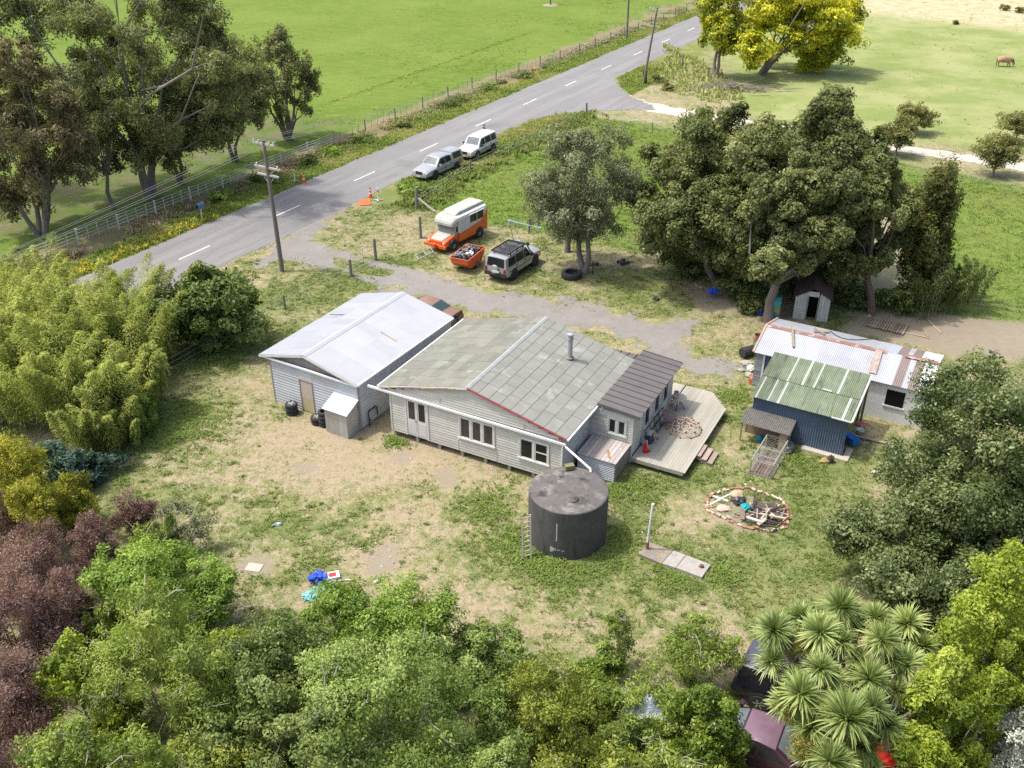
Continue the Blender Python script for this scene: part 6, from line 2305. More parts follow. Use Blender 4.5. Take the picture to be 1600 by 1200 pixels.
c = dk(1059, 637)
t = thing("patio_table", "small round patio table with black legs on the deck", "table", c, .3)
mb = MB()
mb.lathe([(.0, .62), (.40, .62), (.42, .635), (.40, .65), (0, .65)], n=28)
mb.build("top", mat("table top", (.46, .42, .34), (.36, .32, .25), rough=.4), t, smooth=True)
for k in range(4):
    a = PI / 4 + k * PI / 2
    q = MB()
    q.tube([(math.cos(a) * .12, math.sin(a) * .12, .62), (math.cos(a) * .15, math.sin(a) * .15, .35), (math.cos(a) * .38, math.sin(a) * .38, 0)], .022, 6)
    q.build("leg", STEELB, t)
for lb, dx, m_, r_, h in (("white paint pail with a blue band on the patio table", -.12, GUT, .14, .26), ("stout tan bucket on the front of the patio table", -.14, mat("tan bucket", (.46, .38, .24), (.38, .3, .2)), .13, .2)):
    o = thing("pail", lb, "pail", c + Vector((dx if r_ > .135 else dx - .05, .12 if r_ > .135 else -.16, .65)))
    q = MB()
    q.lathe([(r_ * .85, 0), (r_, h), (r_ * .93, h), (r_ * .8, h * .8), (0, h * .8)], n=18)
    q.build("pail", m_, o, smooth=True)
    if r_ > .135:
        q = MB()
        q.lathe([(r_ * .93, h * .4), (r_ * .99, h * .8)], n=18)
        q.build("band", mat("blue band", (.04, .1, .25), (.06, .14, .3)), o)
c = dk(1046, 665)
t = thing("patio_chair", "faded mauve patio chair against the lean-to wall", "chair", c, HA + R(10))
CH = mat("mauve plastic", (.25, .145, .165), (.19, .11, .13), rough=.6)
mb = MB()
mb.prism([(-.24, -.22), (.24, -.24), (.24, .24), (-.24, .22)], .40, .44)
mb.build("seat", CH, t)
mb = MB()
mb.slab([(-.24, -.20, .44), (-.24, .20, .44), (-.38, .20, .92), (-.38, -.20, .92)], .035)
mb.build("backrest", CH, t)
for x in (-.2, .2):
    for y in (-.2, .2):
        q = MB()
        q.beam((x, y, .41), (x * 1.15, y * 1.15, 0), .04, .04)
        q.build("leg", CH, t)
for y in (-.25, .25):
    q = MB()
    q.beam((-.28, y, .62), (.22, y, .60), .05, .03)
    q.beam((.2, y, .6), (.22, y, .42), .04, .04)
    q.build("armrest", CH, t)
# climbing dome
dcx = dk(1069, 671)
DR = .86
t = thing("climbing_dome", "timber geodesic climbing dome with black joints on the deck", "climbing dome", dcx, .25)
bm = bmesh.new()
bmesh.ops.create_icosphere(bm, subdivisions=2, radius=DR)
WOODP = mat("peach timber", (.60, .43, .30), (.50, .35, .24), rough=.7)
mb, jb = MB(), MB()
hs_ = .42
for v in bm.verts:
    v.co.z = v.co.z * 1.0
for e in bm.edges:
    a, b = e.verts[0].co, e.verts[1].co
    if a.z > -.15 and b.z > -.15:
        a_ = Vector((a.x, a.y, max(a.z, 0) * .62 + .02))
        b_ = Vector((b.x, b.y, max(b.z, 0) * .62 + .02))
        mb = MB()
        mb.tube([a_, b_], .017, 6)
        mb.build("strut", WOODP, t)
for v in bm.verts:
    if v.co.z > -.15:
        p = Vector((v.co.x, v.co.y, max(v.co.z, 0) * .62 + .02))
        jb = MB()
        jb.lathe([(0, -.03), (.05, -.03), (.05, .03), (0, .03)], p, n=8)
        jb.build("joint", BLKP, t)
bm.free()
# frame leaning on the wall, boards, toy
a0, a1 = hinv @ dk(1010, 676), hinv @ dk(1036, 655)
t = thing("metal_frame", "long dark rail frame leaning on the lean-to wall", "frame", HO, HA)
mb = MB()
xw = LX1 + .12
y0_, y1_ = 4.55, 7.0
for z, dx in ((.5, .28), (1.25, .06)):
    mb.beam((xw + dx, y0_, z), (xw + dx, y1_, z), .04, .04)
for k in range(5):
    y = y0_ + (y1_ - y0_) * k / 4
    mb.beam((xw + .28, y, .5), (xw + .06, y, 1.25), .035, .035)
mb.build("rail", STEELB, t)
loose("plank", "sage plank leaning in the clutter at the near end of the deck", "plank", dk(1008, 694), dk(1018, 672, 1.1), .22, .03, TRIMG)
loose("stick", "thin orange stick leaning in the deck clutter", "stick", dk(1026, 695), dk(1020, 672, 1.0), .035, .035, NEWWOOD)
lump("rubbish_bag", "dark bundle in the clutter at the near end of the deck", "bundle", dk(1013, 692), .3, .24, .32, mat("navy bundle", (.03, .04, .07), (.06, .07, .09)), 91, 0, None, .35)
lump("cushion", "tan cushion propped on the deck clutter", "cushion", dk(1022, 684, .5), .24, .2, .2, mat("tan cushion", (.36, .27, .19), (.26, .2, .15)), 92, 0, None, .2)
lump("toy", "grey and teal toy heap at the corner of the lean-to", "toy", dk(1004, 694), .2, .2, .3, mat("grey toy", (.2, .26, .25), (.4, .4, .38), scale=9), 93, 0, None, .4)
t = thing("toy_trike", "bright red toy with a white handle at the corner of the deck", "toy", dk(1008, 706), .4)
mb = MB()
mb.lathe([(.0, 0), (.13, 0), (.11, .22), (.06, .5), (0, .52)], n=12, m=0)
mb.beam((.14, 0, 0), (.06, .02, .62), .09, .05, 1)
mb.box(-.1, .2, -.13, -.04, 0, .12, 0)
mb.build("body", [mat("toy red", (.55, .02, .025), (.45, .02, .03), rough=.4), mat("toy pink", (.6, .42, .42))], t)
loose("pipe", "teal strip standing behind the climbing dome", "strip", dk(1041, 662), dk(1040, 652, .7), .1, .03, mat("turquoise strip", (.02, .3, .42), (.02, .25, .35)))


# ------------------------------------------------------------------ person and cow
def skin(name, joints, edges, radii, m, parent, sub=1):
    me = bpy.data.meshes.new(name)
    me.from_pydata(joints, edges, [])
    o = bpy.data.objects.new(name, me)
    link(o, parent)
    md = o.modifiers.new("skin", 'SKIN')
    for v, r in zip(me.skin_vertices[0].data, radii):
        v.radius = (r, r) if isinstance(r, (int, float)) else r
    me.skin_vertices[0].data[0].use_root = True
    md.use_smooth_shade = True
    sb_ = o.modifiers.new("sub", 'SUBSURF')
    sb_.levels = sb_.render_levels = sub
    me.materials.append(m)
    return o


pp = P(757, 221, .02)
per = thing("person", "person in dark clothes and a pale cap standing on the road behind the white wagon", "person", pp, R(200))
SKINM = mat("skin", (.45, .29, .22), (.4, .26, .2), rough=.6)
# body: pelvis, torso, head, arms, legs as one surface
J = [(0, 0, .92), (0, 0, 1.12), (0, 0, 1.36), (0, 0, 1.48), (.02, 0, 1.60), (.03, 0, 1.72),
     (0, .19, 1.40), (.02, .27, 1.14), (.16, .22, .98), (.23, .2, .95),
     (0, -.19, 1.40), (.02, -.27, 1.14), (.16, -.22, .98), (.23, -.2, .95),
     (0, .10, .86), (.04, .12, .48), (0, .13, .07), (.14, .14, .03),
     (0, -.10, .86), (-.03, -.12, .48), (-.08, -.13, .07), (.06, -.14, .03)]
E_ = [(0, 1), (1, 2), (2, 3), (3, 4), (4, 5), (2, 6), (6, 7), (7, 8), (8, 9), (2, 10), (10, 11), (11, 12), (12, 13), (0, 14), (14, 15), (15, 16), (16, 17), (0, 18), (18, 19), (19, 20), (20, 21)]
RR = [(.15, .12), (.15, .11), (.17, .11), .065, .095, .085, .075, .052, .042, .04, .075, .052, .042, .04, .09, .065, .045, .04, .09, .065, .045, .04]
skin("body", J, E_, RR, SKINM, per)
skin("jacket", [(0, 0, .95), (0, 0, 1.12), (0, 0, 1.38), (0, .19, 1.40), (.02, .27, 1.14), (.14, .23, 1.0), (0, -.19, 1.40), (.02, -.27, 1.14), (.14, -.23, 1.0)], [(0, 1), (1, 2), (2, 3), (3, 4), (4, 5), (2, 6), (6, 7), (7, 8)], [(.17, .14), (.17, .13), (.19, .13), .09, .065, .055, .09, .065, .055], mat("charcoal jacket", (.05, .05, .055), (.09, .085, .08), rough=.9), per)
skin("trousers", [(0, 0, .94), (0, .10, .86), (.04, .12, .48), (0, .13, .1), (0, -.10, .86), (-.03, -.12, .48), (-.08, -.13, .1)], [(0, 1), (1, 2), (2, 3), (0, 4), (4, 5), (5, 6)], [(.16, .135), .105, .08, .065, .105, .08, .065], mat("navy trousers", (.03, .035, .05), (.045, .05, .065), rough=.9), per)
mb = MB()
mb.lathe([(.108, 1.71), (.105, 1.76), (.07, 1.81), (0, 1.82)], (.03, 0, 0), n=16)
mb.prism([(.08, -.08), (.22, -.06), (.22, .06), (.08, .08)], 1.71, 1.725)
mb.build("cap", mat("pale cap", (.62, .52, .46), (.55, .46, .4)), per, smooth=True)

cow = thing("cow", "light brown cow grazing head down in the pale paddock", "cow", P(1567, 104), R(-6))
COWM = mat("tan hide", (.40, .25, .16), (.30, .18, .115), rough=.9, scale=3, stain=[((.5, .38, .28), 2, .6)])
J = [(-.80, 0, .98), (-.35, 0, .92), (.2, 0, .90), (.62, 0, .96), (.95, 0, .86), (1.18, 0, .52), (1.30, 0, .24),
     (-.72, .2, .75), (-.82, .2, .42), (-.76, .2, .05), (-.72, -.2, .75), (-.70, -.2, .42), (-.62, -.2, .05),
     (.58, .18, .62), (.60, .18, .36), (.58, .18, .05), (.58, -.18, .62), (.70, -.18, .36), (.72, -.18, .05), (-.95, 0, 1.05), (-1.02, 0, .55), (1.06, .16, .74), (1.06, -.16, .74)]
E_ = [(0, 1), (1, 2), (2, 3), (3, 4), (4, 5), (5, 6), (0, 7), (7, 8), (8, 9), (0, 10), (10, 11), (11, 12), (3, 13), (13, 14), (14, 15), (3, 16), (16, 17), (17, 18), (0, 19), (19, 20), (4, 21), (4, 22)]
RR = [(.36, .34), (.42, .46), (.41, .46), (.33, .38), .24, .17, .13, .16, .08, .06, .16, .08, .06, .13, .075, .06, .13, .075, .06, .04, .03, .04, .04]
skin("body", J, E_, RR, COWM, cow, 2)
# ------------------------------------------------------------------ grass, once the buildings' footprints are known
GREEN_M = leafmat("yard weeds", (.14, .20, .045), (.21, .275, .065), (.30, .36, .11), trans=.3, rough=.75)
x, y = scatter(330000, YARD)
k = sdist(YARD, x, y) < 0
x, y = x[k], y[k]
m_ = masks(x, y)
n1 = fbm(x, y, 2.2, 33)
gg = m_['g'] + (n1 - .5) * 1.3
keep = (rng.random(len(x)) < np.clip(gg * 1.1 - .15, .26, 1)) & (m_['dirt'] + (n1 - .5) < .55) & (m_['yard'] > .4) & (np.abs(m_['q']) > 3.6) & clear_of_built(x, y)
dd = DRV(x, y)
keep &= (dd > .1) | ((rng.random(len(x)) < .22) & (fbm(x, y, .8, 77) > .56))
x, y, gg = x[keep], y[keep], gg[keep]
N = len(x)
tufts("yard_grass", x, y, rng.uniform(.035, .10, N) * (.7 + np.clip(gg, 0, 1) * .7), np.full(N, .05), 5, np.clip(.02 + gg * .72 + rng.normal(0, .13, N), 0, 1), GRASS_M, .9,
      rng=rng, label="patchy short grass, half green and half dried to straw, over the yard")

x, y = scatter(60000, LUSH)
m_ = masks(x, y)
keep = (m_['lush'] > .4) & (m_['dirt'] < .5)
x, y = x[keep], y[keep]
N = len(x)
nn = fbm(x, y, .25, 41)
n3 = fbm(x, y, 1.4, 43)
tufts("paddock_weeds", x, y, rng.uniform(.06, .17, N) * (.5 + nn) * (.6 + n3), np.full(N, .12), 6, np.clip(nn * 1.5 - .25 + (n3 - .5) * .8, 0, 1), WEED_M, .9, rng=rng,
      label="lush knee-high green weeds filling the paddock behind the camper truck", cat='weeds')

s_ = rng.uniform(-75, 95, 26000)
q_ = -rng.uniform(5.6, 9.4, 26000)
x, y = RC[0] + RD[0] * s_ + RN[0] * q_, RC[1] + RD[1] * s_ + RN[1] * q_
nn = fbm(x, y, .3, 51)
keep = nn > .40 + .1 * (q_ < -8.6)
x, y, nn, q_, s2 = x[keep], y[keep], nn[keep], q_[keep], s_[keep]
N = len(x)
gr = (q_ > np.where(s2 > -24, -8.0, -6.9)) | (fbm(x, y, .2, 57) > .56)
tufts("ditch_grass", x, y, rng.uniform(.15, .42, N), np.full(N, .12), 6, np.where(gr, .95, .3) + rng.normal(0, .15, N), DRYR_M, .9, z=np.full(N, -.25), rng=rng,
      label="rank brown and green grass along the roadside ditch")

s_ = np.concatenate([rng.uniform(-75, 200, 30000), rng.uniform(-26, 30, 16000)])
q_ = np.concatenate([-rng.uniform(3.55, 6.2, 30000), rng.uniform(3.6, 8.5, 16000)])
x, y = RC[0] + RD[0] * s_ + RN[0] * q_, RC[1] + RD[1] * s_ + RN[1] * q_
keep = (sdist(APRON, x, y) > .3) & (sdist(TRACK, x, y) > .2) & (DRV(x, y) > .2)
x, y = x[keep], y[keep]
N = len(x)
nn = fbm(x, y, .25, 61)
tufts("verge_grass", x, y, rng.uniform(.06, .24, N) * (.6 + nn), np.full(N, .1), 5, np.clip(nn * 1.4 - .2, 0, 1), VERGE_M, .8, rng=rng, label="mown verge grass along both sides of the road")
# yellow flowers on the near verge
s_ = rng.uniform(-62, -40, 700)
q_ = -np.abs(rng.normal(0, .9, 700)) - 3.7
x, y = RC[0] + RD[0] * s_ + RN[0] * q_, RC[1] + RD[1] * s_ + RN[1] * q_
keep = fbm(x, y, .5, 71) > .42
x, y = x[keep], y[keep]
N = len(x)
tufts("yellow_flowers", x, y, rng.uniform(.15, .35, N), np.full(N, .1), 7, rng.uniform(0, 1, N), leafmat("flowers", (.55, .42, .02), (.35, .34, .03), (.13, .2, .03), .2), .9, rng=rng,
      label="yellow wildflowers along the verge at the left end of the road", cat='flowers')
# paler tussocks in the right paddock and tall straw by the power pole
x, y = scatter(60000, PALE)
m_ = masks(x, y)
keep = (m_['pale'] > .6) & (y < 240) & (x < 110) & (fbm(x, y, .3, 81) > .5)
x, y = x[keep], y[keep]
N = len(x)
tufts("paddock_grass", x, y, rng.uniform(.08, .25, N), np.full(N, .15), 5, fbm(x, y, .12, 83) * 1.2 + rng.normal(0, .2, N) - .1, PALE_M, .9, rng=rng, label="close-grazed pale grass of the cow paddock")
pl = poly((1040, 70), (1110, 100), (1160, 150), (1130, 165), (1060, 150), (1020, 125))
x, y = scatter(1500, pl)
k = sdist(pl, x, y) + (fbm(x, y, .3, 5) - .5) * 4 < 0
x, y = x[k], y[k]
N = len(x)
tufts("tall_straw", x, y, rng.uniform(.2, .6, N), np.full(N, .15), 6, rng.uniform(.3, .75, N), PALE_M, .6, rng=rng, label="tall straw-coloured grass around the far power pole")
# rank grass along the paddock fence beside the parked cars
pts = poly((651, 322), (690, 292), (735, 268), (803, 236), (864, 209), (916, 180))
t = rng.uniform(0, 1, 2600) * (len(pts) - 1)
i0 = np.minimum(t.astype(int), len(pts) - 2)
xy = pts[i0] + (pts[i0 + 1] - pts[i0]) * (t - i0)[:, None]
x, y = xy[:, 0] + rng.normal(0, .9, 2600), xy[:, 1] + rng.normal(0, .9, 2600)
k = fbm(x, y, .35, 91) > .45
x, y = x[k], y[k]
N = len(x)
tufts("fence_line_grass", x, y, rng.uniform(.2, .5, N), np.full(N, .12), 6, rng.uniform(.1, .8, N), WEED_M, .7, rng=rng, label="rank seeding grass along the fence beside the two parked vehicles")
# low weeds around the tank and house foot
pts = []
for u, v, r in ((800, 850, 1.2), (960, 850, 1.3), (880, 885, 1.6), (760, 790, 1.2), (1000, 760, 1.0), (960, 770, .7), (1150, 620, 1.0), (830, 880, .8), (1240, 720, 1.2), (1130, 900, .8), (1050, 905, .7), (620, 690, .6), (860, 890, 1.0), (300, 660, 2), (250, 690, 2), (330, 560, 1.5)):
    p = P(u, v)
    for k in range(int(240 * r)):
        pts.append((p[0] + rnd.gauss(0, r * .6), p[1] + rnd.gauss(0, r * .6)))
pts = np.array(pts)
x, y = pts[:, 0], pts[:, 1]
k = clear_of_built(x, y)
x, y = x[k], y[k]
N = len(x)
tufts("low_weeds", x, y, rng.uniform(.08, .2, N), np.full(N, .08), 6, rng.uniform(.35, .95, N), WEED_M, 1.0, rng=rng, label="clumps of low green weeds around the water tank and along walls", cat='weeds')

# the big field across the road: darker tussocks near the fence and the line of an old furrow
s_ = rng.uniform(-25, 75, 9000)
q_ = -10.2 - rng.exponential(14, 9000)
x, y = RC[0] + RD[0] * s_ + RN[0] * q_, RC[1] + RD[1] * s_ + RN[1] * q_
k = fbm(x, y, .25, 95) > .5
x, y = x[k], y[k]
fa, fb_ = P(500, 167), P(836, 48)
t = rng.uniform(0, 1, 520)
x = np.concatenate([x, fa[0] + (fb_[0] - fa[0]) * t + rng.normal(0, .22, 520)])
y = np.concatenate([y, fa[1] + (fb_[1] - fa[1]) * t + rng.normal(0, .22, 520)])
N = len(x)
tufts("field_grass", x, y, rng.uniform(.05, .16, N), np.full(N, .14), 5, rng.uniform(.3, 1, N), leafmat("field tussock", (.19, .22, .06), (.13, .185, .03), (.08, .13, .02), trans=.25, rough=.8), .8, rng=rng, label="grass tussocks and a dark furrow line in the big green field")

# crisp little clumps of dock, clover and rank grass dotted over the whole yard
pts, tn = [], []
for k in range(1500):
    u, v = rnd.uniform(150, 1330), rnd.uniform(300, 1090)
    p = P(u, v)
    if rnd.random() > float(masks(np.array([p[0]]), np.array([p[1]]))['g'][0]) * 1.15 - .12:
        continue
    r = rnd.choice((.05, .08, .12, .2, .35))
    t0 = rnd.uniform(.0, .75)
    for j in range(int(5 + 90 * r)):
        pts.append((p[0] + rnd.gauss(0, r * .9), p[1] + rnd.gauss(0, r * .6)))
        tn.append(t0)
pts, tn = np.array(pts), np.array(tn)
x, y = pts[:, 0], pts[:, 1]
m_ = masks(x, y)
k = clear_of_built(x, y) & (m_['yard'] > .5) & (np.abs(m_['q']) > 3.7) & (sdist(YARD, x, y) < 0) & (DRV(x, y) > 0)
x, y, tn = x[k], y[k], tn[k]
N = len(x)
tufts("yard_clumps", x, y, rng.uniform(.06, .15, N), np.full(N, .04), 6, tn + rng.normal(0, .08, N), GREEN_M, .9, rng=rng, label="small crisp clumps of clover, dock and grass dotted over the yard", cat='weeds')
# ------------------------------------------------------------------ vegetation
def norm(a):
    return a / (np.linalg.norm(a, axis=1, keepdims=True) + 1e-9)


def leaves(C, Nn, T, L, Wd):
    """diamond leaves folded on the midrib"""
    T = norm(T - Nn * np.sum(T * Nn, 1, keepdims=True))
    B = np.cross(Nn, T)
    L, Wd = L[:, None], Wd[:, None]
    fold = Nn * Wd * .22
    v = np.stack([C - T * L * .5, C + B * Wd * .5 - T * L * .05 + fold, C + T * L * .5 - Nn * L * .12, C - B * Wd * .5 - T * L * .05 + fold], 1)
    return v.reshape(-1, 3)


def leaf_obj(name, V, tint, m, parent):
    n_ = len(V) // 4
    me = mesh_np(name, V, np.arange(n_ * 4).reshape(-1, 4), tint, m)
    return link(bpy.data.objects.new(name, me), parent)


def crown_leaves(clumps, n_, L, asp, rg, up=.5, droop=.3, feather=0.0, sub=13, tight=.24, inner=.12):
    """clumps: rows of x, y, z, rx, ry, rz, tint; leaves gather in sprays on each clump's outer shell"""
    cl = np.asarray(clumps, float)
    m_ = len(cl)
    w = (cl[:, 3] * cl[:, 4] + cl[:, 3] * cl[:, 5] + cl[:, 4] * cl[:, 5])
    k = rg.choice(m_, n_, p=w / w.sum())
    D = norm((rg.normal(size=(m_ * sub, 3)) + np.array([0, 0, .2]))).reshape(m_, sub, 3)
    rad = rg.uniform(.62, 1.02, (m_, sub))
    stint = rg.normal(0, .15, (m_, sub))
    wt = rg.dirichlet(np.ones(sub) * 3, m_)
    s_ = (rg.random((n_, 1)) > np.cumsum(wt, 1)[k]).sum(1).clip(0, sub - 1)
    d = D[k, s_]
    g = rg.normal(size=(n_, 3))
    g *= (np.minimum(np.linalg.norm(g, axis=1), 1.9) / (np.linalg.norm(g, axis=1) + 1e-9))[:, None]
    q = d * rad[k, s_][:, None] + g * tight
    inn = rg.random(n_) < inner
    q[inn] *= rg.uniform(.2, .8, inn.sum())[:, None]
    C = cl[k, :3] + q * cl[k, 3:6]
    o = norm(q + d * .4)
    if feather:
        T = norm(o * .9 + np.array([0, 0, feather]) + rg.normal(0, .28, C.shape))
        Nn = norm(rg.normal(size=C.shape) + o * .5)
    else:
        Nn = norm(o * .7 + np.array([0, 0, up]) + rg.normal(0, .5, C.shape))
        T = rg.normal(size=C.shape) + np.array([0, 0, -droop]) + o * .5
    ll = L * rg.uniform(.6, 1.3, n_) * rg.uniform(.75, 1.3, (m_, sub))[k, s_]
    tint = cl[k, 6] + stint[k, s_] + rg.normal(0, .11, n_)
    V = leaves(C, Nn, T, ll, ll * asp * rg.uniform(.8, 1.2, n_))
    return V, np.clip(tint, 0, 1)


def ellipsoid_clumps(c, r, n_, cr, rg, fill=None, flat=.85, zbias=.15, low=1.0):
    """clump centres spread over an egg-shaped crown"""
    out = []
    tries = 0
    fill = fill or 1.06 - cr * .85
    while len(out) < n_ and tries < n_ * 60:
        tries += 1
        d = rg.normal(size=3) + np.array([0, 0, zbias])
        d /= np.linalg.norm(d)
        q = fill * (rg.uniform(.72, 1.06) if rg.random() < .82 else rg.uniform(.1, .6))
        p = d * q
        if any(np.linalg.norm((p - o[0])) < cr * .55 for o in out):
            continue
        out.append((p, rg.uniform(.75, 1.25) * cr))
    res = []
    rm_ = min(r)
    for p, k in out:
        x = c + p * r * np.array([1, 1, (2 - low) if p[2] > 0 else low])
        res.append((x[0], x[1], x[2], k * r[0], k * r[1], max(k * r[2] * flat, .5 * k * rm_), .5 + rg.normal(0, .17)))
    return res


def limbs(mb, base, tips, r0, rg, fork=.45, sway=.06, multi=1):
    """a tapering trunk (or several) forking towards the clump centres"""
    base = Vector(base)
    tips = [Vector(t) for t in tips]
    cen = sum(tips, Vector()) / len(tips)
    groups = [[] for _ in range(multi)]
    order = sorted(range(len(tips)), key=lambda i: math.atan2(tips[i].y - cen.y, tips[i].x - cen.x))
    for j, i in enumerate(order):
        groups[j * multi // len(order)].append(tips[i])
    for gi, g in enumerate(groups):
        if not g:
            continue
        gc = sum(g, Vector()) / len(g)
        b = base + (Vector((gc.x - base.x, gc.y - base.y, 0)) * .12 if multi > 1 else Vector())
        rt = r0 / math.sqrt(multi) * 1.1
        f = b.lerp(gc, fork)
        f.z = b.z + (gc.z - b.z) * fork
        pts = [b + Vector((0, 0, -.15)), b + Vector((0, 0, .12)), b.lerp(f, .5) + Vector((rg.normal(0, sway), rg.normal(0, sway), 0)) * (f - b).length, f]
        mb.tube(pts, [rt * 1.5, rt * 1.1, rt * .9, rt * .72], 9)
        for t in g:
            m1 = f.lerp(t, .5) + Vector((rg.normal(0, .08), rg.normal(0, .08), rg.normal(.05, .06))) * (t - f).length
            br = rt * .72 * min(.75, .35 + .5 / math.sqrt(len(g)))
            mb.tube([f, m1, t], [br, br * .6, br * .22], 6)
            for _ in range(2):
                e = t + Vector((rg.normal(0, 1), rg.normal(0, 1), rg.normal(.3, .7))) * min((t - f).length * .2, .35)
                mb.tube([m1.lerp(t, .6), e], [br * .3, br * .08], 4)


BARK = mat("grey bark", (.22, .195, .17), (.14, .125, .11), rough=.95, scale=4, stretch=(3, 3, .6), bump=.4)
BARKB = mat("brown bark", (.16, .115, .085), (.10, .075, .058), rough=.95, scale=4, stretch=(3, 3, .6), bump=.4)
PALEB = mat("pale twigs", (.36, .34, .27), (.25, .23, .18), rough=.9, scale=4)

LM = dict(
    greengold=leafmat("green-gold elm leaf", (.17, .22, .02), (.36, .40, .03), (.62, .58, .05)),
    oak=leafmat("dark oak leaf", (.095, .118, .035), (.17, .20, .065), (.29, .31, .12)),
    oakr=leafmat("dark glossy leaf", (.075, .11, .036), (.14, .185, .06), (.25, .295, .12), rough=.42),
    gum=leafmat("gum leaf", (.115, .125, .05), (.205, .23, .085), (.31, .335, .14)),
    brown=leafmat("bronze gum leaf", (.13, .11, .055), (.22, .19, .10), (.26, .245, .11)),
    willow=leafmat("grey-green leaf", (.13, .145, .075), (.235, .26, .145), (.36, .39, .24)),
    golden=leafmat("golden elm leaf", (.20, .24, .02), (.50, .52, .035), (.76, .70, .06)),
    small=leafmat("rusty tree leaf", (.13, .125, .045), (.20, .225, .065), (.29, .27, .09)),
    cypress=leafmat("cypress green", (.055, .072, .019), (.13, .145, .035), (.21, .21, .055)),
    bamboo=leafmat("bamboo leaf", (.18, .215, .04), (.34, .385, .08), (.52, .56, .16), trans=.4),
    thicket=leafmat("dark bamboo leaf", (.068, .090, .030), (.128, .173, .045), (.225, .262, .083)),
    broad=leafmat("broad dark leaf", (.08, .12, .03), (.155, .21, .05), (.29, .35, .11)),
    conifer=leafmat("golden conifer", (.16, .18, .02), (.36, .36, .04), (.54, .50, .085)),
    teal=leafmat("blue-green leaf", (.032, .072, .048), (.072, .136, .093), (.144, .224, .160)),
    purple=leafmat("purple akeake leaf", (.115, .06, .055), (.265, .155, .138), (.43, .30, .265)),
    hedge=leafmat("bright hedge leaf", (.10, .165, .022), (.22, .34, .05), (.38, .49, .11), trans=.38),
    tangle=leafmat("yellowish willow leaf", (.12, .175, .028), (.25, .335, .06), (.41, .48, .12), trans=.38),
    lightb=leafmat("pale olive leaf", (.145, .21, .042), (.27, .365, .085), (.42, .51, .17), trans=.36),
    olive=leafmat("olive gold leaf", (.12, .155, .02), (.245, .29, .04), (.38, .42, .085), trans=.36),
    citrus=leafmat("glossy bright leaf", (.085, .145, .017), (.20, .285, .035), (.38, .43, .09), trans=.36, rough=.35),
    lime=leafmat("yellow-green leaf", (.14, .20, .02), (.285, .37, .035), (.46, .53, .09), trans=.4),
    silver=leafmat("silver leaf", (.149, .172, .115), (.391, .425, .345), (.667, .690, .621), trans=.2),
    yucca=leafmat("sword leaf", (.185, .245, .075), (.315, .40, .13), (.53, .575, .23), trans=.3, rough=.4),
    flower=leafmat("olive panicle", (.182, .169, .039), (.312, .286, .065), (.429, .390, .117), trans=.3),
)


def plant(name, label, cat, u, v, vtop, hw, kind, n=9000, L=.18, asp=.5, frac=.25, clumps=14, cr=.42, off=(0, 0), depth_=1.0, tr=.16, multi=1, group=None, up=.5, droop=.3, feather=0, bark=None, seed=1, egg=1.0, twigs=0, flat=.8,
          hide=False, lobes=(), fork=.42, h=None, low=None, grow=1.0):
    """u, v: foot; vtop: row of its top; hw: half its width in pixels of the photograph; sizes are worked out in metres"""
    rg = np.random.default_rng(seed * 101 + len(label))
    b = P(u, v)
    low = low or (.92 if cat == 'tree' else .66)
    h = h or max(.5, zat((b[0] + off[0], b[1] + off[1]), vtop))
    rw = hw * mpp((b[0], b[1], h * .55)) * 1.06 * grow
    t = thing(name, label, cat, b, 0, group)
    c = np.array([off[0], off[1], h * (frac + (1 - frac) * .5 * low)])
    r = np.array([rw, rw * depth_, h * (1 - frac) / 2])
    cl = ellipsoid_clumps(c, r, clumps, cr, rg, low=low)
    for lx, ly, lz, lr, ln in lobes:
        cl += ellipsoid_clumps(np.array([lx * rw, ly * rw, lz * h]), np.array([lr * rw, lr * rw, lr * rw * .8]), ln, .5, rg)
    if egg != 1.0:
        cl = [(x * (1 - (1 - egg) * max(0, (z / h - .5) * 2)), y * (1 - (1 - egg) * max(0, (z / h - .5) * 2)), z, a, b_, c_, t_) for x, y, z, a, b_, c_, t_ in cl]
    V, ti = crown_leaves(cl, n, L, asp, rg, up, droop, feather)
    k = V.reshape(-1, 4, 3)
    ok = k[:, :, 2].min(1) > .02
    V, ti = k[ok].reshape(-1, 3), ti[ok]
    mb = MB()
    tips = [q[:3] for q in cl]
    if len(tips) > 26:
        tips = [tips[i] for i in rg.choice(len(tips), 26, replace=False)]
    limbs(mb, (0, 0, 0), tips, tr, rg, fork, multi=multi)
    for _ in range(twigs):
        q = cl[rg.integers(len(cl))]
        s_ = Vector(q[:3])
        e = s_ + Vector((rg.normal(0, 1), rg.normal(0, 1), abs(rg.normal(.6, .5)))).normalized() * q[3] * rg.uniform(1.0, 1.6)
        mid = s_.lerp(e, .5) + Vector((rg.normal(0, .1), rg.normal(0, .1), rg.normal(0, .1)))
        mb.tube([s_, mid, e], [.03, .02, .008], 4)
        mb.tube([mid, mid + Vector((rg.normal(0, .25), rg.normal(0, .25), .25))], [.014, .006], 4)
    mb.build("trunk", bark or BARK, t, smooth=True)
    leaf_obj("crown", V, ti, LM[kind] if isinstance(kind, str) else kind, t)
    return t


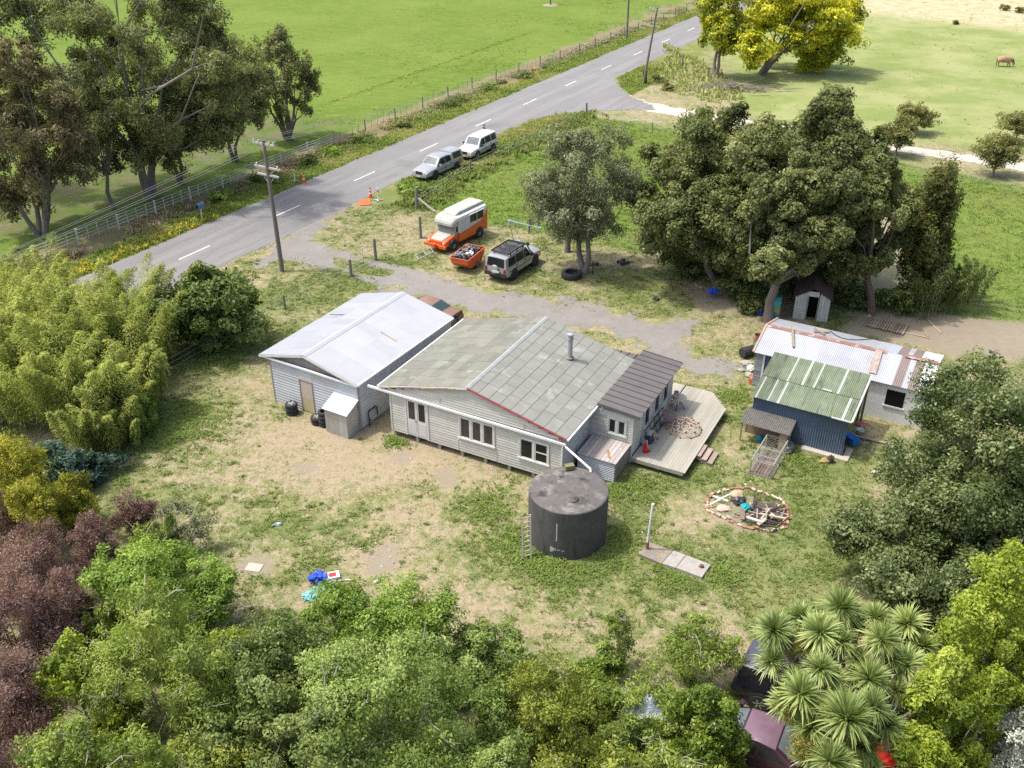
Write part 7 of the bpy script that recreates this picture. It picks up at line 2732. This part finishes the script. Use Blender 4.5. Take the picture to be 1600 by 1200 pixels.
# -- gums and poplars along the far roadside
plant("gum_tree", "tallest spreading gum tree with a thick pale trunk on the far roadside", "tree", 233, 310, -70, 165, 'gum', 110000, .30, .30, .10, 84, .17, (.4, 1.5), .75, .46, 2, "roadside gum trees", .2, .6, seed=2, fork=.35,
      lobes=((.95, -.2, .62, .30, 4), (-.9, .1, .78, .34, 5), (.55, .1, .88, .35, 5)))
plant("gum_tree", "bronze-leaved gum tree with a forked trunk at the far left", "tree", 65, 367, 45, 118, 'brown', 46000, .32, .30, .10, 56, .18, (-.3, .6), .8, .34, 4, "roadside gum trees", .2, .6, seed=3)
plant("gum_tree", "small dark gum tree between the bronze tree and the tall gum", "tree", 177, 327, 125, 66, 'gum', 17000, .28, .32, .14, 26, .24, (0, 0), .9, .16, 1, "roadside gum trees", .2, .6, seed=4)
plant("gum_tree", "twin-stemmed gum behind the fence right of the tall gum", "tree", 282, 287, 105, 66, 'gum', 17000, .30, .32, .2, 26, .24, (0, 0), .9, .2, 2, "roadside gum trees", .2, .6, seed=5)
plant("gum_tree", "pale-stemmed gum with thin foliage near the multi-stemmed bush", "tree", 366, 252, 55, 66, 'gum', 18000, .30, .32, .2, 28, .24, (.2, 0), .9, .24, 3, "roadside gum trees", .2, .6, seed=6)
plant("gum_tree", "upright many-stemmed dark tree at the right end of the roadside row", "tree", 450, 219, 48, 58, 'gum', 19000, .30, .32, .06, 34, .22, (.1, 0), .9, .34, 7, "roadside gum trees", .2, .3, seed=7, fork=.5)
plant("gum_tree", "dark tree cut by the top left corner behind the bronze gum", "tree", -20, 300, -60, 75, 'gum', 12000, .4, .34, .3, 16, .32, (0, 0), .9, .3, 2, "roadside gum trees", .2, .6, seed=8)
# bare limb standing out of the tall gum
t = thing("dead_limb", "long bare broken limb reaching out of the tall gum's right side", "limb", P(233, 310))
mb = MB()
gb = P(233, 310)
mb.tube([(.6, 1, 8.5), P(255, 135, 10) - gb, P(300, 108, 11.2) - gb, P(340, 92, 11.6) - gb, P(372, 82, 11.8) - gb], [.11, .10, .08, .05, .02], 7)
mb.tube([P(300, 108, 11.2) - gb, P(310, 60, 13.5) - gb, P(318, 22, 15.5) - gb], [.08, .06, .03], 7)
mb.tube([P(255, 135, 10) - gb, P(232, 150, 9) - gb, P(215, 170, 8.2) - gb], [.1, .08, .04], 6)
mb.build("limb", mat("pale gum bark", (.26, .235, .20), (.18, .16, .14), rough=.9, scale=4), t, smooth=True)

# -- big dark oaks by the hut
plant("oak_tree", "left-hand dark evergreen oak of the big clump over the fence", "tree", 1128, 446, 160, 126, 'oak', 130000, .20, .55, .03, 80, .19, (-.8, 1.0), .85, .34, 3, "dark oaks behind the sheds", .4, .2, seed=12, lobes=((-.8, -.3, .45, .4, 8),))
plant("oak_tree", "front dark evergreen oak overhanging the hut and the iron roof", "tree", 1199, 500, 205, 118, 'oak', 130000, .20, .55, .20, 80, .19, (.8, 1.6), .85, .40, 2, "dark oaks behind the sheds", .4, .2, seed=13, lobes=((-.2, -.62, .42, .30, 7), (.75, -.1, .6, .36, 6)))
plant("oak_tree", "rear dark evergreen oak of the clump, its top against the pale track", "tree", 1290, 440, 142, 98, 'oak', 90000, .21, .55, .04, 60, .2, (-1.2, 0), .9, .36, 2, "dark oaks behind the sheds", .4, .2, seed=14)
plant("oak_tree", "right-hand dark evergreen oak over the bare earth by the pallet", "tree", 1367, 491, 245, 84, 'oak', 80000, .20, .55, .16, 54, .21, (-1.6, 1.0), .9, .30, 2, "dark oaks behind the sheds", .4, .2, bark=BARKB, seed=15)
plant("oak_tree", "middle dark evergreen oak wedged between the left-hand and front oaks", "tree", 1165, 462, 195, 104, 'oak', 70000, .20, .55, .08, 56, .21, (.2, 1.0), .9, .30, 2, "dark oaks behind the sheds", .4, .2, seed=19)
plant("cypress_tree", "dark upright cypress at the right end of the oak clump", "tree", 1432, 478, 228, 44, 'cypress', 26000, .24, .4, .02, 30, .42, (-.2, .4), 1, .22, 1, None, .3, .2, seed=16, egg=.6, bark=BARKB)
plant("bush", "pale green bush on the fence line below the left-hand oak", "bush", 1070, 415, 335, 42, 'broad', 5000, .22, .5, .05, 12, .4, seed=17, multi=4, tr=.08)
plant("willow_tree", "airy grey-green tree with twin trunks in front of the weedy paddock", "tree", 914, 427, 192, 88, 'willow', 38000, .22, .34, .2, 64, .24, (0, .8), .85, .26, 2, None, .3, .3, seed=18, lobes=((-.55, .3, .45, .35, 4),))
t = thing("tree_stump", "second short trunk standing left of the grey-green tree", "trunk", P(886, 393))
mb = MB()
mb.tube([(0, 0, -.1), (.05, 0, .9), (.3, .1, 2.4), (.5, .2, 4.0)], [.26, .19, .14, .07], 9)
mb.build("trunk", BARK, t, smooth=True)

# -- golden tree by the junction and neighbours
plant("golden_tree", "large golden yellow-leaved elm at the junction", "tree", 1185, 116, -70, 98, 'golden', 46000, .42, .5, .0, 46, .22, (4.6, 1.5), .75, .45, 2, None, .5, .3, seed=21, lobes=((-.35, -.5, .26, .4, 6),))
plant("golden_tree", "smaller greener leaning elm on the left of the big golden one", "tree", 1116, 122, -45, 44, 'greengold', 12000, .40, .5, .14, 20, .3, (1.0, 1.0), .8, .28, 2, None, .5, .3, seed=22)
br = thing("brush_pile", "grey pile of cut branches under the golden elms", "brush pile", P(1150, 140))
mb = MB()
r2 = random.Random(9)
for k in range(120):
    x, y = r2.gauss(0, 2.2), r2.gauss(0, 1.0)
    a = r2.uniform(-.5, .5) + (PI if r2.random() < .5 else 0)
    L = r2.uniform(.8, 2.6)
    z = max(.05, .8 - abs(x) * .25) * r2.random()
    mb.tube([(x, y, z), (x + math.cos(a) * L, y + math.sin(a) * L * .8, z + r2.uniform(0, .5))], [.05, .015], 4, cap=False)
mb.build("branch_heap", mat("grey sticks", (.28, .24, .2), (.18, .155, .13), rough=.95), br)
for u, v, vt, hw, lb, sd_ in ((1432, 210, 152, 30, "round rusty-green small tree nearest the paddock middle", 31), (1400, 243, 183, 30, "small rusty-green tree beside the track just right of the oaks", 32), (1586, 224, 172, 32, "small rusty-green tree at the right edge above the track", 33), (1551, 276, 206, 34, "small tree with a thin trunk below the track at the right", 34)):
    plant("small_tree", lb, "tree", u, v, vt, hw, 'small', 7500, .20, .45, .22, 20, .42, (0, .2), 1, .09, 1, "young trees along the track", .4, .3, seed=sd_)
for u, v, vt, hw, lb, sd_ in ((1040, 140, 122, 12, "scrubby bush right of the leaning power pole", 41), (1026, 128, 110, 10, "low scrub at the foot of the leaning power pole", 42), (1568, 16, 6, 8, "small dark scrub bush at the top right of the far paddock", 43), (1592, 20, 9, 9, "scrub bush in the top right corner of the picture", 44), (1493, 38, 30, 5, "tiny dark bush on the far paddock edge", 45), (636, 303, 278, 22, "bright green bush beside the strainer post", 46), (660, 305, 286, 14, "dry yellow bush right against the strainer post", 47)):
    plant("bush", lb, "bush", u, v, vt, hw, 'small' if sd_ < 46 else ('hedge' if sd_ == 46 else 'lightb'), 1500, .18, .4, .02, 8, .45, multi=3, tr=.04, seed=sd_)
for k in range(14):
    s_ = -36 + k * 4.6 + rnd.uniform(-1.5, 1.5)
    p = on_road(s_, -6.3 - rnd.random() * .8)
    if k in (0, 1, 2, 3, 4, 5, 7, 8, 9, 11):
        rg = np.random.default_rng(500 + k)
        t = thing("ditch_bush", "low dark green bushes along the roadside ditch", "bush", p, 0, "ditch bushes")
        rx = rnd.uniform(.7, 1.5)
        cl = ellipsoid_clumps(np.array([0, 0, .3]), np.array([rx * 1.2, rx, .55]), 9, .45, rg)
        V, ti = crown_leaves(cl, 1500, .16, .5, rg)
        leaf_obj("foliage", V, ti, LM['broad'] if k % 3 else LM['hedge'], t)


# -- bamboo
def bamboo(name, label, uv, n_culm, h0, h1, kind, seed, spread=.5, L=.26, nl=320, group=None, cat="bamboo", lean=.33):
    rg = np.random.default_rng(seed)
    b = P(*uv)
    t = thing(name, label, cat, b, 0, group)
    mb = MB()
    Vs, Ts = [], []
    for k in range(n_culm):
        az = rg.uniform(0, 2 * PI)
        rd = spread * math.sqrt(rg.random())
        h = rg.uniform(h0, h1)
        base = np.array([math.cos(az) * rd, math.sin(az) * rd, 0])
        a2 = az + rg.normal(0, .5)
        ln = h * rg.uniform(.1, lean)
        dirv = np.array([math.cos(a2), math.sin(a2), 0])
        ts = np.linspace(0, 1, 9)
        pts = np.array([base + dirv * ln * q ** 2.2 + np.array([0, 0, h * (q - .18 * q ** 3.5)]) for q in ts])
        if k < 14:
            mb.tube([Vector(p) for p in pts[:7]], [.028, .027, .025, .022, .018, .013, .008], 5, cap=False)
        q = rg.uniform(.12, 1.0, nl) ** .8
        i0 = np.minimum((q * 8).astype(int), 7)
        fr_ = (q * 8 - i0)[:, None]
        C = pts[i0] * (1 - fr_) + pts[i0 + 1] * fr_
        rad = (.55 if kind != 'bamboo' else .72) * np.sin(np.clip(q, 0, 1) * PI * .85 + .25) * (h / 6)
        d = norm(rg.normal(size=(nl, 3)) * np.array([1, 1, .35]))
        rr_ = rad * rg.random(nl) ** .5
        C = C + d * rr_[:, None] - np.array([0, 0, 1]) * (rr_ * (.15 if kind == 'bamboo' else .35))[:, None]
        T = norm(d * .8 + np.array([0, 0, -.15 if kind == 'bamboo' else -.75]) + dirv * .3 + rg.normal(0, .25, C.shape))
        Nn = norm(d * .4 + np.array([0, 0, .8]) + rg.normal(0, .35, C.shape))
        l_ = L * rg.uniform(.6, 1.3, nl)
        Vs.append(leaves(C, Nn, T, l_, l_ * .24))
        Ts.append(np.clip(.42 + rg.normal(0, .15) + (q - .5) * .22 + rg.normal(0, .1, nl), 0, 1))
    mb.build("culm", mat("culm", (.22, .23, .08), (.16, .15, .06), rough=.5), t, smooth=True)
    leaf_obj("foliage", np.concatenate(Vs), np.concatenate(Ts), LM[kind], t)
    return t


bsp = [(30, 560, 6.3), (95, 555, 6.6), (160, 548, 6.4), (215, 545, 6.0), (238, 575, 5.2), (20, 615, 6.6), (80, 615, 7.0), (140, 612, 7.2), (195, 605, 6.6), (232, 622, 4.8), (55, 665, 6.0), (110, 668, 6.4), (160, 672, 5.8), (205, 655, 4.6), (-20, 660, 6.4), (140, 708, 4.0), (185, 700, 3.4), (0, 510, 6.0), (75, 515, 6.2)]
where = ["at the back of the grove beside the road", "in the heart of the grove", "at the front of the grove"]
for k, (u, v, h) in enumerate(bsp):
    bamboo("bamboo_clump", "feathery yellow-green bamboo plumes crowded into the grove left of the garage", (u, v), 20, h * .66, h * 1.04, 'bamboo', 900 + k, 1.2, .19, 680, "bamboo grove clumps")
for k, (u, v, h) in enumerate(((1462, 487, 4.6), (1490, 485, 4.0), (1440, 492, 4.2), (1510, 470, 3.4))):
    bamboo("bamboo_clump", "thin dark bamboo thicket fringing the bare earth right of the cypress", (u, v), 14, h * .6, h * 1.05, 'thicket', 950 + k, .9, .24, 150, "dark bamboo thicket", lean=.3)

plant("broadleaf_bush", "large dark broad-leaved bush between the bamboo and the garage", "bush", 335, 548, 412, 80, 'broad', 24000, .26, .5, .02, 26, .32, (0, .3), .9, .14, 5, None, .4, .7, seed=51)
plant("conifer_bush", "golden-green feathery conifer at the left edge", "conifer", 45, 835, 668, 62, 'conifer', 26000, .15, .3, .03, 24, .34, (0, .2), .9, .12, 3, None, .3, 0, .5, seed=52, egg=.75, grow=1.12)
plant("conifer_bush", "smaller golden-green conifer right of the larger one", "conifer", 128, 832, 722, 38, 'conifer', 13000, .14, .3, .03, 16, .36, (0, .2), .9, .1, 2, None, .3, 0, .5, seed=53, egg=.7, grow=1.12)
plant("conifer_bush", "low golden conifer below the larger one at the left edge", "conifer", 70, 880, 745, 38, 'conifer', 12000, .14, .3, .03, 14, .36, (0, .2), .9, .1, 2, None, .3, 0, .5, seed=54, grow=1.12)
plant("shrub", "blue-green shrub between the bamboo and the golden conifers", "shrub", 100, 765, 690, 46, 'teal', 11000, .18, .4, .02, 16, .4, seed=55, multi=3, tr=.07, grow=1.12)
plant("shrub", "low teal-green shrub trailing onto the lawn below the bamboo", "shrub", 150, 745, 702, 34, 'teal', 7000, .16, .4, .02, 12, .42, seed=56, multi=3, tr=.05, grow=1.12)
plant("shrub", "pale yellow-green shrub leaning out of the bamboo onto the lawn", "shrub", 225, 672, 612, 26, 'hedge', 4500, .2, .3, .02, 12, .4, seed=57, multi=3, tr=.05, grow=1.12)

# -- purple akeake shrubs
for u, v, vt, hw, n_, lb, sd_ in ((-10, 870, 745, 48, 16000, "purple-brown shrub cut by the left edge below the golden conifer", 61), (72, 960, 826, 70, 30000, "broad purple-brown shrub with a rounded top left of the hedge", 62), (158, 905, 802, 42, 14000, "smaller purple-brown shrub above the leafy hedge", 63), (215, 838, 760, 36, 9000, "smallest purple-brown shrub out on the lawn edge", 64),
                                  (40, 1060, 905, 80, 30000, "purple-brown shrub in the middle of the left edge mass", 65), (118, 1020, 900, 52, 20000, "purple-brown shrub against the yellow-green tangle", 66), (30, 1190, 1020, 85, 30000, "purple-brown shrub low at the left edge", 67), (20, 1290, 1110, 90, 24000, "darkest purple-brown shrub in the bottom left corner", 68)):
    plant("purple_shrub", lb, "shrub", u, v, vt, hw, 'purple', n_, .115, .24, .05, 22, .36, (0, .1), .9, .10, 4, "purple-brown shrubs on the left", .3, 0, .8, seed=sd_, twigs=4, low=.75, bark=mat("dusky twigs", (.2, .16, .14), (.14, .11, .1)), grow=1.02)

# -- hedge mass along the bottom
plant("hedge_bush", "bright green rounded hedge bush left of the pale board", "bush", 265, 1000, 858, 92, 'hedge', 42000, .125, .5, .02, 34, .28, (0, .2), .8, .12, 5, None, .5, .2, seed=71, lobes=((.75, .1, .6, .4, 6), (-.6, .2, .7, .4, 5)), grow=1.22)
plant("hedge_bush", "bright green hedge bush below the blue tarpaulin", "bush", 575, 1062, 922, 112, 'hedge', 52000, .12, .5, .02, 38, .26, (0, .2), .7, .12, 6, None, .5, .2, seed=72, lobes=((.8, .2, .62, .3, 6), (-.85, -.1, .5, .34, 6)), grow=1.22)
plant("hedge_bush", "shaded green bush between the two bright hedge bushes", "bush", 445, 1120, 955, 85, 'broad', 30000, .13, .45, .02, 26, .3, (0, .1), .8, .12, 5, None, .4, .4, seed=73, grow=1.22)
plant("hedge_bush", "dark leafy bush at the bottom below the yellow tangle", "bush", 420, 1230, 1060, 95, 'broad', 28000, .14, .45, .02, 24, .3, (0, .1), .8, .12, 5, None, .4, .4, seed=74, grow=1.22)
plant("willow_bush", "straggly yellow-green willow with bare pale branches at the lower left", "bush", 285, 1150, 930, 110, 'tangle', 34000, .14, .26, .1, 36, .26, (0, .1), .8, .12, 5, None, .3, .7, seed=75, twigs=40, bark=PALEB, grow=1.22)
plant("willow_bush", "yellow-leaved straggly bush beside the purple shrubs", "bush", 165, 1155, 985, 62, 'lime', 13000, .13, .5, .1, 20, .3, (0, .1), .8, .09, 4, None, .4, .4, seed=76, twigs=14, bark=PALEB, grow=1.22)
plant("willow_bush", "straggly green bush at the very bottom left of centre", "bush", 240, 1290, 1090, 110, 'tangle', 26000, .14, .3, .05, 26, .28, (0, .1), .8, .12, 4, None, .3, .6, seed=77, twigs=26, bark=PALEB, grow=1.22)
plant("olive_bush", "large pale olive-green bush at the bottom centre", "bush", 630, 1210, 1005, 140, 'lightb', 66000, .105, .5, .02, 44, .25, (0, .2), .8, .13, 7, None, .5, .2, seed=78, twigs=22, bark=PALEB, grow=1.22)
plant("olive_bush", "small pale olive-green bush behind the large one", "bush", 770, 1060, 985, 62, 'lightb', 17000, .105, .5, .02, 22, .32, (0, .1), .8, .07, 5, None, .5, .2, seed=79, twigs=12, bark=PALEB, grow=1.22)
plant("olive_bush", "olive-gold dense bush right of the large pale bush", "bush", 850, 1200, 1040, 92, 'olive', 46000, .10, .45, .02, 34, .28, (0, .1), .85, .12, 5, None, .4, .1, .25, seed=80, grow=1.22)
plant("olive_bush", "grey-green bush in the gap at the bottom of the picture", "bush", 745, 1260, 1110, 80, 'lightb', 24000, .11, .45, .02, 24, .3, (0, .1), .85, .1, 4, None, .4, .2, seed=81, twigs=12, bark=PALEB, grow=1.22)
plant("citrus_bush", "small glossy bright green bush left of the hidden silver car", "bush", 935, 1080, 1018, 40, 'citrus', 9000, .125, .5, .05, 16, .36, (0, .1), .9, .07, 3, None, .5, .3, seed=82, grow=1.12)
plant("citrus_bush", "glossy bright green bush in front of the maroon sedan", "bush", 1085, 1215, 1070, 72, 'citrus', 30000, .125, .5, .03, 28, .3, (0, .1), .8, .1, 5, None, .5, .3, seed=83, grow=1.12)
plant("citrus_bush", "leafy green bush at the bottom below the hidden silver car", "bush", 990, 1235, 1120, 75, 'tangle', 20000, .12, .4, .03, 22, .32, (0, .1), .8, .1, 4, None, .4, .4, seed=84, twigs=12, bark=PALEB, grow=1.12)
plant("sapling", "thin sparse-leaved sapling at the edge of the yard right of centre", "sapling", 965, 1055, 955, 38, 'tangle', 2200, .15, .3, .15, 14, .3, (0, .1), .9, .05, 3, None, .3, .8, seed=85, twigs=10, bark=PALEB)
plant("sapling", "wider sparse sapling in front of the black four-wheel drive", "sapling", 1095, 1085, 975, 75, 'tangle', 7500, .15, .3, .12, 24, .27, (0, .1), .8, .06, 4, None, .3, .8, seed=86, twigs=16, bark=PALEB)
plant("sapling", "straggly sapling over the hidden silver car", "sapling", 1030, 1140, 1030, 55, 'tangle', 4200, .14, .3, .12, 16, .3, (0, .1), .8, .05, 4, None, .3, .8, seed=87, twigs=12, bark=PALEB)
plant("sapling", "wispy grey-green sapling on the lawn by the smallest purple shrub", "sapling", 290, 862, 775, 42, 'willow', 3600, .13, .3, .1, 14, .34, (0, .1), .9, .05, 4, None, .3, .5, seed=88, twigs=16, bark=PALEB)
plant("sapling", "low leafy sapling left of the bright hedge bush", "sapling", 250, 870, 800, 34, 'tangle', 4200, .13, .35, .05, 12, .36, (0, .1), .9, .04, 3, None, .3, .5, seed=89, twigs=8, bark=PALEB)

# -- right-hand trees
plant("broadleaf_tree", "big dark glossy-leaved tree filling the right edge of the yard", "tree", 1495, 915, 545, 195, 'oakr', 250000, .145, .5, .0, 100, .21, (1.3, 1.0), .85, .35, 4, None, .45, .3, seed=91, low=.66,
      lobes=((-.88, .0, .24, .32, 12), (-.62, -.45, .24, .36, 14), (-.25, -.7, .26, .4, 14), (.3, -.75, .3, .42, 12), (-.35, -.1, .45, .4, 12)))
plant("lime_tree", "yellow-green tree in front of the dark tree at the lower right", "tree", 1545, 1145, 850, 112, 'lime', 62000, .12, .5, .06, 50, .22, (0, .2), .85, .16, 5, None, .5, .3, seed=92, lobes=((-.7, -.3, .4, .34, 8),), bark=PALEB, grow=1.12)
plant("lime_tree", "lower yellow-green tree nearest the cabbage tree", "tree", 1455, 1225, 1010, 72, 'lime', 32000, .12, .5, .05, 30, .26, (0, .2), .85, .14, 4, None, .5, .3, seed=93, bark=PALEB, grow=1.12)
plant("silver_bush", "silvery white-flowered bush in the bottom right corner", "bush", 1572, 1255, 1085, 92, 'silver', 34000, .10, .45, .02, 30, .27, (0, .1), .85, .1, 5, None, .5, .1, seed=94)
plant("feather_tree", "soft dark feathery branch at the right edge above the yellow-green tree", "tree", 1650, 1010, 880, 60, 'cypress', 14000, .2, .15, .1, 18, .34, (0, .1), .9, .1, 2, None, .3, .5, seed=95)

for k, (u, v, vt, hw, lb) in enumerate(((1150, 462, 425, 42, "dark undergrowth at the foot of the left-hand oak"), (1095, 432, 400, 36, "dark undergrowth on the fence line below the oaks"), (1330, 478, 430, 40, "dark undergrowth between the hut and the pallet"), (1262, 462, 410, 50, "dark undergrowth behind the white hut"), (1405, 486, 440, 34, "dark undergrowth below the cypress"), (1172, 486, 462, 22, "small weedy clump left of the oak trunk by the blue sack"))):
    plant("undergrowth", lb, "shrub", u, v, vt, hw, 'thicket' if k % 2 else 'broad', 3600, .22, .4, .0, 12, .42, multi=4, tr=.05, seed=120 + k)
for k, (u, v, vt, hw, kd, lb) in enumerate(((380, 1075, 985, 60, 'lime', "yellow-green bush filling the gap above the shaded bush"), (500, 1290, 1120, 80, 'broad', "dark green bush in the bottom edge gap left of the pale bush"), (340, 1290, 1150, 80, 'olive', "straggly bush low at the bottom edge left of the dark bush"), (120, 1290, 1120, 70, 'tangle', "straggly bush between the purple shrubs and the bottom edge"), (690, 1085, 1010, 55, 'lightb', "pale bush bridging the two olive-green bushes"), (940, 1160, 1075, 55, 'tangle', "leafy bush between the olive-gold bush and the hidden car"), (1060, 1290, 1150, 80, 'citrus', "glossy green bush cut by the bottom edge right of centre"), (900, 1300, 1150, 75, 'olive', "olive-gold bush cut by the bottom edge"), (195, 1010, 905, 45, 'tangle', "yellow-green bush against the purple shrubs"), (235, 930, 855, 38, 'hedge', "bright green bush at the upper left end of the hedge"), (1420, 1290, 1130, 55, 'lime', "yellow-green bush over the red car at the bottom edge"), (1420, 1010, 925, 42, 'oakr', "dark skirt of leaves behind the cabbage tree"))):
    plant("filler_bush" if False else "leafy_bush", lb, "bush", u, v, vt, hw, kd, 12000, .125, .42, .0, 22, .32, (0, .1), .9, .08, 4, None, .4, .4, seed=140 + k, grow=1.2, twigs=14, bark=PALEB)

# -- cabbage tree: rosettes of sword leaves on forking trunks
cb = P(1335, 1160)
cab = thing("cabbage_tree", "many-headed cabbage tree with sword-leaved rosettes over the parked cars", "tree", cb)
heads = [(1210, 985, 4.2, 1.0), (1205, 1035, 3.2, .85), (1252, 965, 4.2, .8), (1312, 950, 4.6, 1.05), (1282, 990, 4.5, 1.0), (1367, 965, 4.3, .95), (1315, 1005, 4.4, .85), (1375, 1000, 4.6, 1.0), (1420, 975, 4.0, .9), (1282, 1046, 4.2, .95), (1305, 1060, 3.6, .75),
         (1340, 1030, 4.0, .8), (1415, 1040, 3.6, .95), (1358, 1062, 4.0, 1.0), (1250, 1086, 4.2, 1.05), (1363, 1105, 4.4, 1.0), (1322, 1125, 4.6, 1.15), (1268, 1138, 3.4, .9), (1295, 1190, 4.4, 1.0), (1345, 1168, 3.2, 1.05), (1230, 1010, 3.0, .7), (1400, 1080, 3.2, .8), (1268, 1180, 2.8, .8), (1262, 1010, 3.4, .8), (1338, 985, 3.9, .75), (1392, 1030, 3.9, .75), (1310, 1090, 3.6, .75), (1385, 1135, 3.6, .85), (1335, 1060, 3.4, .7), (1290, 1020, 3.7, .75), (1440, 1010, 3.6, .8), (1240, 1060, 3.0, .6)]
rg = np.random.default_rng(77)
for u, v, z, q in list(heads):
    if rg.random() < .55:
        heads.append((u + rg.normal(0, 24), v + rg.normal(0, 20), z - .5, q * rg.uniform(.65, .9)))


def rosette(n_, R_, rg):
    d = norm(rg.normal(size=(n_, 3)) + np.array([0, 0, .55]))
    d = d[d[:, 2] > -.45]
    n_ = len(d)
    L = R_ * rg.uniform(.75, 1.1, n_)
    side = norm(np.cross(d, np.array([0, 0, 1.0]) + rg.normal(0, .15, (n_, 3))))
    w = (.021 + .016 * rg.random(n_))[:, None] * R_
    sag = np.array([0, 0, -1.0])
    dr = (.10 + .28 * (1 - d[:, 2]) * rg.random(n_))[:, None]
    p0 = d * .04
    p1 = d * (L * .38)[:, None]
    p2 = d * (L * .72)[:, None] + sag * dr * (L * .22)[:, None]
    p3 = d * L[:, None] + sag * dr * (L * .75)[:, None]
    V = np.stack([p0 - side * w * .6, p0 + side * w * .6, p1 + side * w * 1.15, p1 - side * w * 1.15, p2 + side * w * .85, p2 - side * w * .85, p3 + side * w * .1, p3 - side * w * .1], 1).reshape(-1, 3)
    o = np.arange(n_) * 8
    F = np.concatenate([np.stack([o, o + 1, o + 2, o + 3], 1), np.stack([o + 3, o + 2, o + 4, o + 5], 1), np.stack([o + 5, o + 4, o + 6, o + 7], 1)])
    ti = np.clip(.5 + (d[:, 2] - .2) * -.25 + rg.normal(0, .18, n_), 0, 1)
    return V, F, np.tile(ti, 3)


DEADL = leafmat('dead sword leaf', (.16, .115, .07), (.27, .205, .125), (.38, .31, .2), trans=.15, rough=.8)
mb = MB()
for k, (u, v, z, R_) in enumerate(heads):
    p = P(u, v, z) - cb
    V, F, ti = rosette(int(230 + 120 * rg.random()), R_ * rg.uniform(.66, .9), rg)
    ti = np.clip(ti + rg.normal(0, .12), 0, 1)
    me = mesh_np("rosette", V, F, ti, LM['yucca'])
    o = link(bpy.data.objects.new("leaf_rosette", me), cab)
    o.location = p
    o.rotation_euler = (rg.normal(-.1, .28), rg.normal(0, .28), rg.uniform(0, 6))
    if k % 2 == 0:
        V, F, ti = rosette(60, R_ * .7, rg)
        V[:, 2] = -np.abs(V[:, 2]) * 1.1 - .05
        V[:, :2] *= .55
        sk = mesh_np("skirt", V, F, ti, DEADL)
        link(bpy.data.objects.new("dead_leaves", sk), cab).location = p
    root = Vector((max(-1.6, min(1.4, p.x * .35)), max(-1.0, min(2.0, p.y * .45)), 0))
    fk = root.lerp(p, .45) + Vector((0, 0, .5))
    mb.tube([root + Vector((0, 0, -.1)), fk, p + Vector((0, 0, -.05))], [.14, .10, .06], 8)
mb.build("trunk", mat("cabbage tree bark", (.25, .19, .15), (.17, .13, .105), rough=.95, scale=8), cab, smooth=True)
for k, (u, v, z) in enumerate(((1262, 1010, 3.9), (1235, 1100, 3.7), (1285, 1105, 3.8), (1250, 1165, 3.2), (1300, 1095, 3.9), (1395, 1040, 3.6))):
    cl = ellipsoid_clumps(np.zeros(3), np.array([.55, .5, .4]), 8, .45, rg)
    V, ti = crown_leaves(cl, 2600, .075, .3, rg, .3, .2, .3)
    o = leaf_obj("flower_panicle", V, ti, LM['flower'], cab)
    o.location = P(u, v, z) - cb
# leaning mossy trunk beside it
t = thing("leaning_trunk", "thick mossy trunk leaning out from under the cabbage tree to the yellow-green trees", "trunk", P(1385, 1195))
b0 = P(1385, 1195)
mb = MB()
mb.tube([(0, 0, 0), P(1392, 1150, 1.6) - b0, P(1405, 1128, 2.4) - b0, P(1440, 1105, 3.2) - b0], [.22, .18, .13, .06], 9)
mb.tube([P(1392, 1160, 1.3) - b0, P(1420, 1150, 1.9) - b0, P(1450, 1140, 2.5) - b0], [.1, .09, .05], 7)
mb.build("trunk", mat("mossy trunk", (.26, .24, .15), (.19, .17, .11), rough=.95, scale=6), t, smooth=True)
